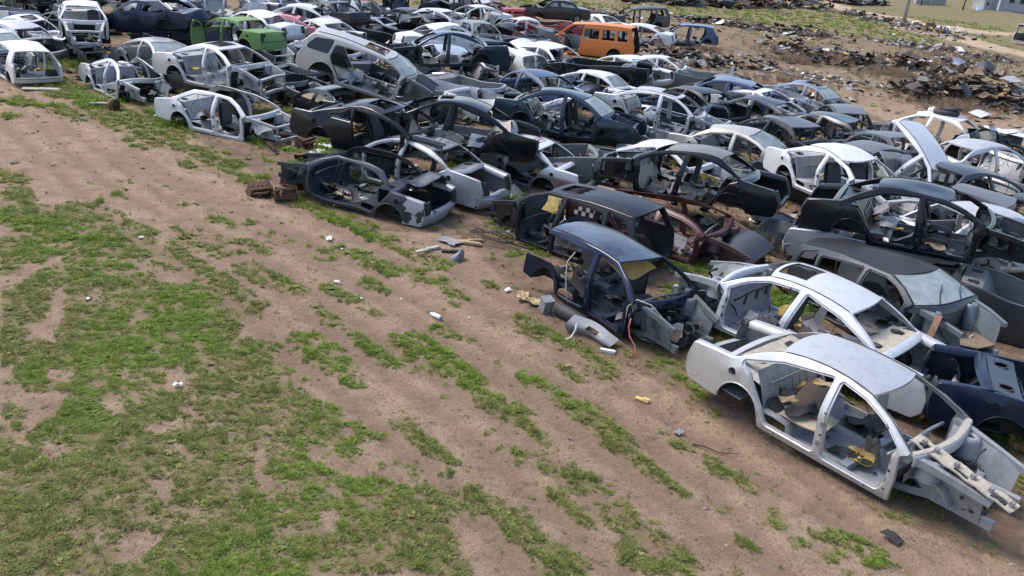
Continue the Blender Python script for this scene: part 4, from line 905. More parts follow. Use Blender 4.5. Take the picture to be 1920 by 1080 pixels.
        if o.get('windscreen'):
            rx_, rz = P['rf']; G = []
            for t in np.linspace(0, 1, 5):
                x = cx + (rx_ - cx) * t; z = cz + (rz - cz) * t + .025 * math.sin(math.pi * t); wd = c.wy(min(x, cx), z) - .05; G.append([(x - .01 + .12 * (1 - v * v), v * wd, z + .012 * (1 - v * v) + .004) for v in vs])
            mb = MB(); mb.sheet(G, (0, 0, -.006)); ws = c.part('windscreen', mb, glass_mat())
            if lod < 2:
                t = MB(); bd = [G[0][j] for j in range(9)] + [G[i][-1] for i in range(1, 5)] + [G[4][j] for j in range(7, -1, -1)] + [G[i][0] for i in range(3, -1, -1)]
                t.tube(bd, .013, 5, caps=False); c.part('windscreen_seal', t, RUBBER, ws)
                if o.get('wipers'):
                    t = MB()
                    for y in (-.35, .25): t.tube([(cx + .10, y, cz + .02), (cx - .06, y + .16, cz + .12), (cx - .22, y + .40, cz + .24)], .011, 5)
                    c.part('wiper', t, DARK, ws)
        if not o.get('nofront') and lod < 2:
            for s in (1, -1):       # torn remains of the wings, still in the body colour
                if o.get('wing') or o.get('notorn') or rng.random() < .45: continue
                h0 = rng.uniform(.12, .34); p0 = rng.uniform(0, 6)
                xa = P['hx'] + rng.uniform(.04, .35); xb = xa + rng.uniform(.3, .75); yq = rng.uniform(.62, .74); G = []
                for x in np.linspace(xa, xb, 7):
                    zt = cz - .12 - .10 * (x - P['hx']) + rng.gauss(0, .02); hgt = h0 * (.65 + .35 * math.sin(p0 + 5 * x)) + rng.gauss(0, .015); kx = .03 * math.sin(p0 + 9 * x)
                    G.append([(x + rng.gauss(0, .012), s * (yq + kx + .05 * math.sin(7 * x + t * 2) * t), zt - hgt * t) for t in (0, .3, .65, 1)])
                mb = MB(); mb.sheet(G, (0, -s * .006, 0), 0, 1); c.part('torn_wing', mb, [body if rng.random() < .6 else inn, inn])
            if rng.random() < .6:   # cross tube that carried the dashboard
                mb = MB(); zz = rng.uniform(.52, .62); mb.tube([(P['hx'] - .16, y, zz + .02 * math.sin(5 * y)) for y in np.linspace(-P['hw'] + .12, P['hw'] - .12, 9)], .024, 7)
                for y in (-.45, -.1, .3): mb.box((P['hx'] - .14, y, zz - .10), (.03, .05, .20))
                tag(c.part('dash_beam', mb, rng.choice((DARK, BARE, inn))), kind='stuff')
            if rng.random() < .7:   # rubber strips hanging off the openings
                mb = MB()
                for k in range(2):
                    x = rng.uniform(P['rx'] + .5, P['hx'] - .3); s = rng.choice((1, -1)); zz = c.rail(x) - .07 if o.get('roof', 1) else .6; y = s * (c.wy(x, zz) - .01); pth = [(x, y, zz)]
                    for q in range(5): x += rng.uniform(-.12, .16); zz -= rng.uniform(.04, .2); y += s * rng.uniform(-.03, .06); pth.append((x, y, zz))
                    mb.tube(pth, .009, 5)
                tag(c.part('hanging_seal', mb, RUBBER), kind='stuff')
            if not o.get('seats') and rng.random() < .3: o['seats'] = rng.choice((1, 2))
        if o.get('hang'):       # headliner hanging out of the roof
            G = []
            for x in np.linspace(-.55, .40, 9):
                u = (x + .55) / .95; G.append([(x, y, c.rail(max(x, P['rr'][0])) - .02 - (.05 + .30 * u ** 1.5) * (.35 + .65 * (1 - abs(y + .15) / .7)) - .015 * math.sin(9 * y + 5 * x)) for y in np.linspace(-.50, .40, 9)])
            mb = MB(); mb.sheet(G, (0, 0, -.012)); c.part('headliner', mb, FOAM)
        if lod == 0 and P['box'] == 3:      # grommet holes in the pressings
            t = MB(); 
            for s in (1, -1):
                for (x, z, r) in ((P['bx'] - .0, .42, .018), (P['bx'] - .02, .74, .014), (P['hx'] - .05, .45, .020), (P['hx'] - .05, .17, .016), (P['hx'] - .30, .055, .012), (P['rx'] + P['ra'] + .3, .055, .012)):
                    t.disc((x, s * (c.wy(x, z) + .002 + (0 if z < .7 else .001)), z), (0, s, .0), r, 10)
                for (x, y, r) in ((.65, .45, .03), (.45, .25, .022), (-.15, .48, .035), (-.2, .22, .022)): t.disc((x, s * y, .075), (0, 0, 1), r, 10)
                for (x, z, r) in ((P['hx'] + .25, P['cowl'][1] - .2, .028), (-P['rx'] + .42, P['cowl'][1] - .32, .03), (-P['rx'] + .55, .30, .025), (P['hx'] + .14, .35, .03)): t.disc((x, s * .612 if z > .4 else s * .545, z), (0, s, .1), r, 10)
            tag(c.part('access_hole', t, DARK), kind='stuff')
        if o.get('dash'):
            t = MB(); G = [[(cx - .10, v * (cw_ := P['hw'] - .17), cz - .10 + .02 * math.sin(7 * v)), (cx - .28, v * cw_, cz - .04 + .03 * math.exp(-((v - .5) / .2) ** 2)), (cx - .40, v * cw_, cz - .12), (cx - .38, v * cw_, cz - .34)] for v in np.linspace(-1, 1, 13)]
            t.sheet(G, (.02, 0, -.03)); c.part('dashboard', t, DARK)
        if o.get('wheel'):
            for s in (1, -1):
                y = s * (c.wy(P['rx'], .3) - .12); t = MB(); n = 20; prof = ((.19, -.09), (.27, -.095), (.305, -.06), (.305, .06), (.27, .095), (.19, .09))
                t.sheet([[(P['rx'] + r * math.cos(2 * math.pi * k / n), y + w_, P['az'] + r * math.sin(2 * math.pi * k / n)) for k in range(n + 1)] for r, w_ in prof], (0, 0, -.002))
                wh = c.part('wheel', t, RUBBER)
                t = MB(); t.sheet([[(P['rx'] + r * math.cos(2 * math.pi * k / n), y + s * w_, P['az'] + r * math.sin(2 * math.pi * k / n)) for k in range(n + 1)] for r, w_ in ((.195, .085), (.18, .05), (.06, .04), (.05, .07), (.001, .07))], (0, -s * .004, 0)); c.part('rim', t, BARE, wh)
        for k in range(o.get('seats', 0)):
            y = (.38, -.38)[k % 2]; fab = o.get('seatmat') or plain('seat_cloth', (.05, .05, .06), .95, .3, 30)
            t = MB(); lean = rng.uniform(.15, .6)
            G = [[(.30 + .25 * math.cos(a) * 1.0, y + .24 * v * (1 - .1 * abs(math.cos(a))), .24 + .09 * math.sin(a) + .02 * (1 - v * v)) for v in np.linspace(-1, 1, 5)] for a in np.linspace(0, 2 * math.pi, 11)]
            t.sheet(G, (0, 0, -.003)); 
            G = [[(.06 - .09 * math.sin(a) * .8 - lean * (.30 + .32 * math.cos(a)) * .6, y + .22 * v * (1 - .15 * max(0, math.cos(a))), .62 + .34 * math.cos(a)) for v in np.linspace(-1, 1, 5)] for a in np.linspace(0, 2 * math.pi, 13)]
            t.sheet(G, (-.003, 0, 0)); c.part('seat', t, fab)
        # loose trim, felt and wires left inside
        nj = int(o.get('junk', (9, 6, 3)[lod]) * (2.2 if lod == 0 else 2.0))
        if nj:
            cols = [DARK, MAT_PAD, TAN, GREYP, BROWNB, BARE, FOAM]
            wts = o.get('junkw', [4, 3, 1, 2, 1, 2, .4]); t = MB()
            for k in range(nj):
                x, y = rng.uniform(P['rx'] + .2, P['hx'] - .1), rng.uniform(-.6, .6); z = .10 if x > P['rx'] + .8 else .32; m = rng.choices(range(7), wts)[0]
                t.v and None
                junk(t, rng, (x, y, z + rng.uniform(0, .12)), rng.uniform(.06, .24), m)
            if not o.get('nofront'):
                for k in range(nj // 2):
                    junk(t, rng, (rng.uniform(P['hx'] + .15, fx - .2), rng.uniform(-.38, .38), rng.uniform(.12, .4)), rng.uniform(.06, .20), rng.choices(range(7), [6, 4, .3, 2, 1, 2, .2])[0])
            tag(c.part('floor_debris', t, cols), kind='stuff')
        if lod < 2 and o.get('wires', 1):
            t = MB()
            for k in range(5):
                a = np.array((rng.uniform(P['rx'] + .3, P['hx']), rng.choice((-1, 1)) * rng.uniform(.3, .7), rng.uniform(.06, .5))); pth = [a]; d = np.array((rng.uniform(-.2, .2), rng.uniform(-.15, .15), rng.uniform(-.05, .15)))
                for q in range(6): d = d * .7 + np.array((rng.uniform(-.1, .1), rng.uniform(-.1, .1), rng.uniform(-.09, .07))); a = a + d; a[2] = max(a[2], .08); a[1] = max(-.72, min(.72, a[1])); pth.append(a)
                t.tube(pth, .008, 5)
            tag(c.part('wiring', t, o.get('wiremat') or WIRE), kind='stuff')
    def place(c, pl):
        X, Y, yaw, pit, rol, z, s = pl
        c.root.location = (X, Y, z); c.root.scale = (s, s, s)
        c.root.rotation_mode = 'XYZ'; c.root.rotation_euler = (rol, pit, yaw)
        return c
def junk(t, rng, p, s, m):
    """a crumpled scrap of sheet"""
    n = 4; a = rng.uniform(0, 6.28); tilt = rng.uniform(-.7, .7); asp = rng.uniform(.4, 1.0)
    G = []
    for i in range(n):
        row = []
        for j in range(n):
            u, v = (i / (n - 1) - .5) * 2 * s, (j / (n - 1) - .5) * 2 * s * asp; h = rng.gauss(0, s * .16) + u * math.sin(tilt)
            row.append((p[0] + u * math.cos(a) - v * math.sin(a), p[1] + u * math.sin(a) + v * math.cos(a), max(p[2] + h, p[2] - .06)))
        G.append(row)
    t.sheet(G, (0, 0, -.012), m, m)

# x, y, yaw, pitch, roll, height, scale of each car
PLACE = {
 'silver_near': (4.986, 10.877, -0.827, 0.028, -0.023, 0.091, 1.025),
 'silver_sunroof': (4.962, 14.01, -3.872, -0.09, 0.049, 0.159, 1.064),
 'blueblack': (1.981, 14.98, -0.876, 0.033, -0.033, 0.055, 1.003),
 'black_suv': (1.246, 18.382, 2.483, -0.006, 0.015, -0.042, 0.937),
 'peeling': (-3.872, 20.274, -9.828, -0.077, 0.016, 0.051, 1.001),
 'black_coupe': (-3.69, 22.33, -0.342, 0.031, -0.007, 0.833, 0.99),
 'black_beige_sedan': (-2.134, 23.29, -3.168, -0.104, 0.016, 0.868, 1.037),
 'bluegreen': (1.3, 26.665, -0.242, 0.033, -0.034, 0.768, 0.982),
 'silver_stack': (-10.022, 28.956, -0.466, -0.017, 0.008, 0.815, 1.035),
 'white_under': (-8.825, 25.968, 5.902, 0.024, 0.004, 0.014, 0.976),
 'silver_roofless': (-13.646, 29.771, -0.734, 0.016, 0.007, -0.034, 0.943),
 'white_rear': (-18.104, 31.121, -3.931, -0.01, 0.012, 0.028, 0.986),
 'white_left': (-21.557, 38.103, 5.692, 0.048, -0.034, -0.124, 0.87),
 'white_front': (-17.763, 35.226, -1.073, 0.023, -0.001, 0.989, 0.994),
 'paleframe': (-18.735, 36.001, -0.584, 0.037, -0.016, -0.217, 0.772),
 'navy_stack': (-15.095, 36.81, 2.833, 0.125, 0.041, 1.043, 1.048),
 'green': (-12.352, 36.955, -3.636, 0.044, 0.014, 0.778, 1.015),
 'grey_glass': (-14.459, 34.453, -0.642, -0.054, 0.012, 0.069, 0.98),
 'silver_lamp': (-17.07, 41.441, -3.739, -0.024, 0.02, 0.926, 0.958),
 'beige_suv': (-5.146, 28.234, -0.057, 0.22, 0.035, 1.237, 1.011),
 'black_under_suv': (-6.22, 28.09, 2.289, 0.007, -0.004, 0.04, 0.994),
 'silver_tilt': (-3.459, 39.448, 0.499, 0.092, 0.224, -0.16, 0.985),
 'darkblue_stack': (-3.702, 37.764, -2.945, 0.034, 0.007, 0.767, 1.086),
 'white_band': (-4.339, 44.77, 0.478, -0.022, -0.012, 0.294, 1.106),
 'white_burg': (-3.713, 55.103, 3.704, 0.011, 0.006, 0.526, 0.954),
 'white_small_far': (-5.193, 49.819, -0.421, -0.012, -0.002, 0.591, 0.995),
 'dark_arch': (-5.968, 49.133, 2.447, 0.074, -0.005, 0.362, 0.977),
 'black_far': (-7.226, 50.59, 2.552, 0.035, -0.008, 0.453, 0.971),
 'grey_hatch': (-2.831, 46.674, -1.164, -0.001, 0.003, 0.455, 0.973),
 'white_broken': (-9.153, 49.75, -3.451, 0.045, -0.0, 0.034, 0.881),
 'white_arch': (-11.68, 44.273, 3.052, 0.012, 0.002, 0.731, 1.017),
 'dark_far': (-10.556, 45.195, -3.683, 0.048, 0.007, 0.97, 0.983),
 'grey_tail': (-10.489, 50.67, -3.851, -0.017, 0.019, 0.803, 1.002),
 'white_quarter': (-9.781, 42.827, -0.786, 0.009, -0.035, 0.027, 0.951),
 'white_frame': (-11.825, 44.804, -0.676, -0.021, 0.001, 0.079, 0.987),
 'white_roofs': (-10.261, 42.848, 2.565, 0.025, 0.0, 0.292, 0.995),
 'pink': (-12.163, 42.22, -2.987, 0.001, 0.003, 0.398, 1.056),
 'silver_wing': (-13.316, 49.138, -0.224, -0.045, -0.004, 0.813, 0.949),
 'brown': (1.14, 60.156, 3.438, 0.001, -0.003, 0.89, 0.995),
 'black_frame': (7.195, 66.081, 3.279, 0.047, 0.007, 0.15, 1.03),
 'orange': (3.287, 50.372, 2.823, 0.024, 0.011, 0.078, 1.017),
 'white_c3': (6.552, 57.898, 2.816, 0.024, -0.004, 0.056, 0.972),
 'blue_hatch': (9.897, 59.469, 3.066, 0.014, 0.005, 0.102, 1.032),
 'white_c5': (4.106, 61.562, -4.008, 0.003, -0.002, 0.092, 0.995),
 'white_burg2': (-1.021, 54.64, -2.579, 0.006, -0.001, 0.076, 0.984),
 'white_c7a': (4.145, 41.053, 2.386, 0.043, 0.0, 0.169, 0.98),
 'white_c7b': (6.164, 43.256, -0.312, -0.032, 0.009, -0.007, 0.962),
 'black_hulk': (2.668, 38.849, 2.901, 0.044, -0.002, 0.452, 1.03),
 'white_c8': (2.386, 36.905, 2.597, -0.029, 0.021, 0.019, 0.946),
 'blue_small': (0.085, 34.084, 2.298, 0.029, -0.007, 0.168, 0.979),
 'white_wind': (0.797, 41.266, -0.756, 0.051, 0.074, 0.275, 1.044),
 'white_hatchback': (-0.902, 39.862, 2.233, -0.007, -0.001, 0.13, 1.018),
 'blue_roof': (8.151, 37.206, 2.776, -0.011, -0.02, 0.086, 1.022),
 'silver_c10': (4.479, 29.125, -0.417, 0.071, -0.031, 0.617, 1.01),
 'dark_c11': (6.405, 34.676, 2.216, 0.033, -0.003, 0.063, 0.976),
 'white_c12': (9.409, 36.22, -7.107, -0.051, 0.025, -0.036, 0.904),
 'navy_c13': (8.736, 33.948, -3.859, -0.001, 0.006, -0.02, 0.953),
 'blue_glass': (12.346, 39.139, -0.722, 0.036, -0.009, -0.098, 0.893),
 'dark_c16': (8.579, 29.61, -4.239, 0.011, -0.009, 0.062, 1.008),
 'black_box': (12.123, 34.033, -4.829, -0.015, -0.046, -0.021, 0.952),
 'beige_glass': (6.619, 26.617, 5.733, -0.019, -0.001, 0.195, 0.93),
 'grey_c18': (11.966, 29.186, -4.384, 0.042, -0.008, 0.008, 0.972),
 'white_c21': (8.407, 22.489, -1.164, -0.014, -0.012, 0.608, 1.005),
 'silver_upturned': (11.166, 25.159, -1.107, 0.625, -0.176, 0.432, 0.995),
 'white_tyre': (14.945, 32.778, 2.403, 0.029, 0.009, 0.087, 1.023),
 'black_c22': (8.393, 17.521, -0.457, -0.042, 0.003, 1.093, 0.996),
 'black_c23': (4.042, 21.319, -3.585, -0.02, 0.026, 0.619, 1.011),
 'taxi': (-0.296, 23.814, -3.553, -0.078, -0.007, -0.036, 0.941),
 'silver_tail': (-2.8, 21.899, 2.666, -0.04, 0.038, 0.086, 1.022),
 'grey_hulk': (0.835, 24.137, 0.051, -0.04, 0.005, 0.035, 0.99),
 'white_c38': (4.18, 24.482, -0.713, -0.073, -0.003, -0.037, 0.941),
 'silver_quarter': (8.544, 18.44, -0.462, 0.005, 0.004, 0.07, 1.012),
 'maroon': (3.468, 19.001, -0.551, 0.009, 0.009, 0.022, 0.982),
 'dark_suv': (7.204, 15.263, -1.135, -0.126, 0.007, 0.03, 0.987),
 'navy_right': (8.871, 11.413, 5.903, -0.022, -0.003, 0.097, 1.029),
 'dark_r1': (12.661, 24.313, 0.387, -0.019, -0.0, 0.102, 1.001),
 'grey_roof_r': (11.936, 21.477, -0.723, 0.033, 0.025, 0.158, 0.903),
 'silver_r3': (10.692, 19.233, 0.26, -0.033, -0.001, 0.317, 1.01),
 'grey_r4': (9.713, 19.851, 0.02, -0.018, -0.008, 0.011, 0.975),
 'dark_c40': (10.909, 26.715, 0.438, 0.016, 0.005, 0.016, 0.978),
}

# ---------------------------------------------------------------- every car: where it stands and how it looks
WHITE = paint((.60, .61, .63), 0, .34, .6); WHITE2 = paint((.60, .60, .59), 0, .4, .75); DIRTYW = paint((.58, .58, .58), 0, .4, .7)
SILVER = paint((.53, .525, .53), .5, .36, .42); SILVER2 = paint((.42, .43, .47), .5, .36, .5); SILVERB = paint((.45, .49, .55), .45, .36, .45)
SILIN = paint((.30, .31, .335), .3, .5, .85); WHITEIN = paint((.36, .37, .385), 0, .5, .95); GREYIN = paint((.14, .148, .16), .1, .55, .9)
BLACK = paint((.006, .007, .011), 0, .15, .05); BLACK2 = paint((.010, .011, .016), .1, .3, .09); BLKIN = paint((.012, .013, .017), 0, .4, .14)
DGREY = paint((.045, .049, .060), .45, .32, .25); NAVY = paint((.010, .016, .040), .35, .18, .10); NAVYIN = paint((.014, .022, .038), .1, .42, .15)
BLUEGREEN = paint((.018, .036, .054), .35, .20, .12); BLUE = paint((.024, .046, .12), .2, .32, .35); PALEBLUE = paint((.15, .185, .27), .35, .36, .5)
GREEN = paint((.11, .235, .05), 0, .55, .6); ORANGE = paint((.66, .185, .028), 0, .45, .32); MAROON = paint((.060, .005, .012), .1, .3, .3); RED = paint((.35, .02, .035), 0, .4, .5)
PINK = paint((.55, .20, .24), 0, .45, .4); BEIGE = paint((.47, .44, .41), .4, .38, .45); BROWN = paint((.030, .020, .022), .3, .3, .2); GREYGREEN = paint((.15, .17, .165), .2, .45, .6); DULLGREY = paint((.13, .135, .145), .1, .55, .8)
PEEL = paint((.38, .39, .43), .2, .4, .4, 0, (.010, .016, .038, 1)); PEELROOF = paint((.02, .03, .06), .25, .25, .3, 0, (.045, .065, .11))
SPECK = paint((.025, .025, .028), .1, .6, .9, .15)
def taxi_paint():
    m = paint((.20, .21, .225), .3, .4, .36).copy(); m.name = 'taxi_paint'; nt = m.node_tree; L = nt.links; b = nt.nodes['Principled BSDF']; src = b.inputs['Base Color'].links[0].from_socket
    tc = nd(nt, 'ShaderNodeTexCoord'); sp = nd(nt, 'ShaderNodeSeparateXYZ'); L.new(tc.outputs['Object'], sp.inputs[0])
    def gt(a, v): q = nd(nt, 'ShaderNodeMath', operation='GREATER_THAN'); L.new(a, q.inputs[0]); q.inputs[1].default_value = v; return q.outputs[0]
    c = mixc(nt, gt(sp.outputs[2], .60), src, (.66, .67, .69))
    ch = nd(nt, 'ShaderNodeTexChecker', Scale=22.0); ch.inputs['Color1'].default_value = (.7, .7, .7, 1); ch.inputs['Color2'].default_value = (.30, .05, .07, 1)
    cx = nd(nt, 'ShaderNodeCombineXYZ'); L.new(sp.outputs[0], cx.inputs[0]); L.new(sp.outputs[2], cx.inputs[2]); L.new(cx.outputs[0], ch.inputs[0])
    a, d = gt(sp.outputs[2], .545), gt(sp.outputs[2], .60); mu = nd(nt, 'ShaderNodeMath', operation='SUBTRACT'); L.new(a, mu.inputs[0]); L.new(d, mu.inputs[1])
    c = mixc(nt, mu.outputs[0], c, ch.outputs[0]); L.new(c, b.inputs['Base Color']); return m
TAXIP = taxi_paint()
PALEW = paint((.60, .61, .63), .25, .36, .35)
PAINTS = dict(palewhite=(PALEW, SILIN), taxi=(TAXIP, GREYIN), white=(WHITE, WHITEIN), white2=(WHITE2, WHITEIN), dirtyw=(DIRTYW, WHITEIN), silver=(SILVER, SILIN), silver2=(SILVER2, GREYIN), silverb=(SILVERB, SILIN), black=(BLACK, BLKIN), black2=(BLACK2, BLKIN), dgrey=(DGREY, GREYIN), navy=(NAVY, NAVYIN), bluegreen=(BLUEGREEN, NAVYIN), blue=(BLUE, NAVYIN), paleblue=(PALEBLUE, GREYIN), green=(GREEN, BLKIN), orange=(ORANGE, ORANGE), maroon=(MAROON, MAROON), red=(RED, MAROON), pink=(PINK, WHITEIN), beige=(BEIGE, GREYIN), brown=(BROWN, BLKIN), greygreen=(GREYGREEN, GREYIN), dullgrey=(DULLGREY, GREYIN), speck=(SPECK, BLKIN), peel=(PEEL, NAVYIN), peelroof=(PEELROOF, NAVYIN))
NM = dict(upt='stripped_sedan', sedan='stripped_sedan', old='stripped_sedan', coupe='stripped_coupe', hatch='stripped_hatchback', suv='stripped_suv', van='stripped_van')
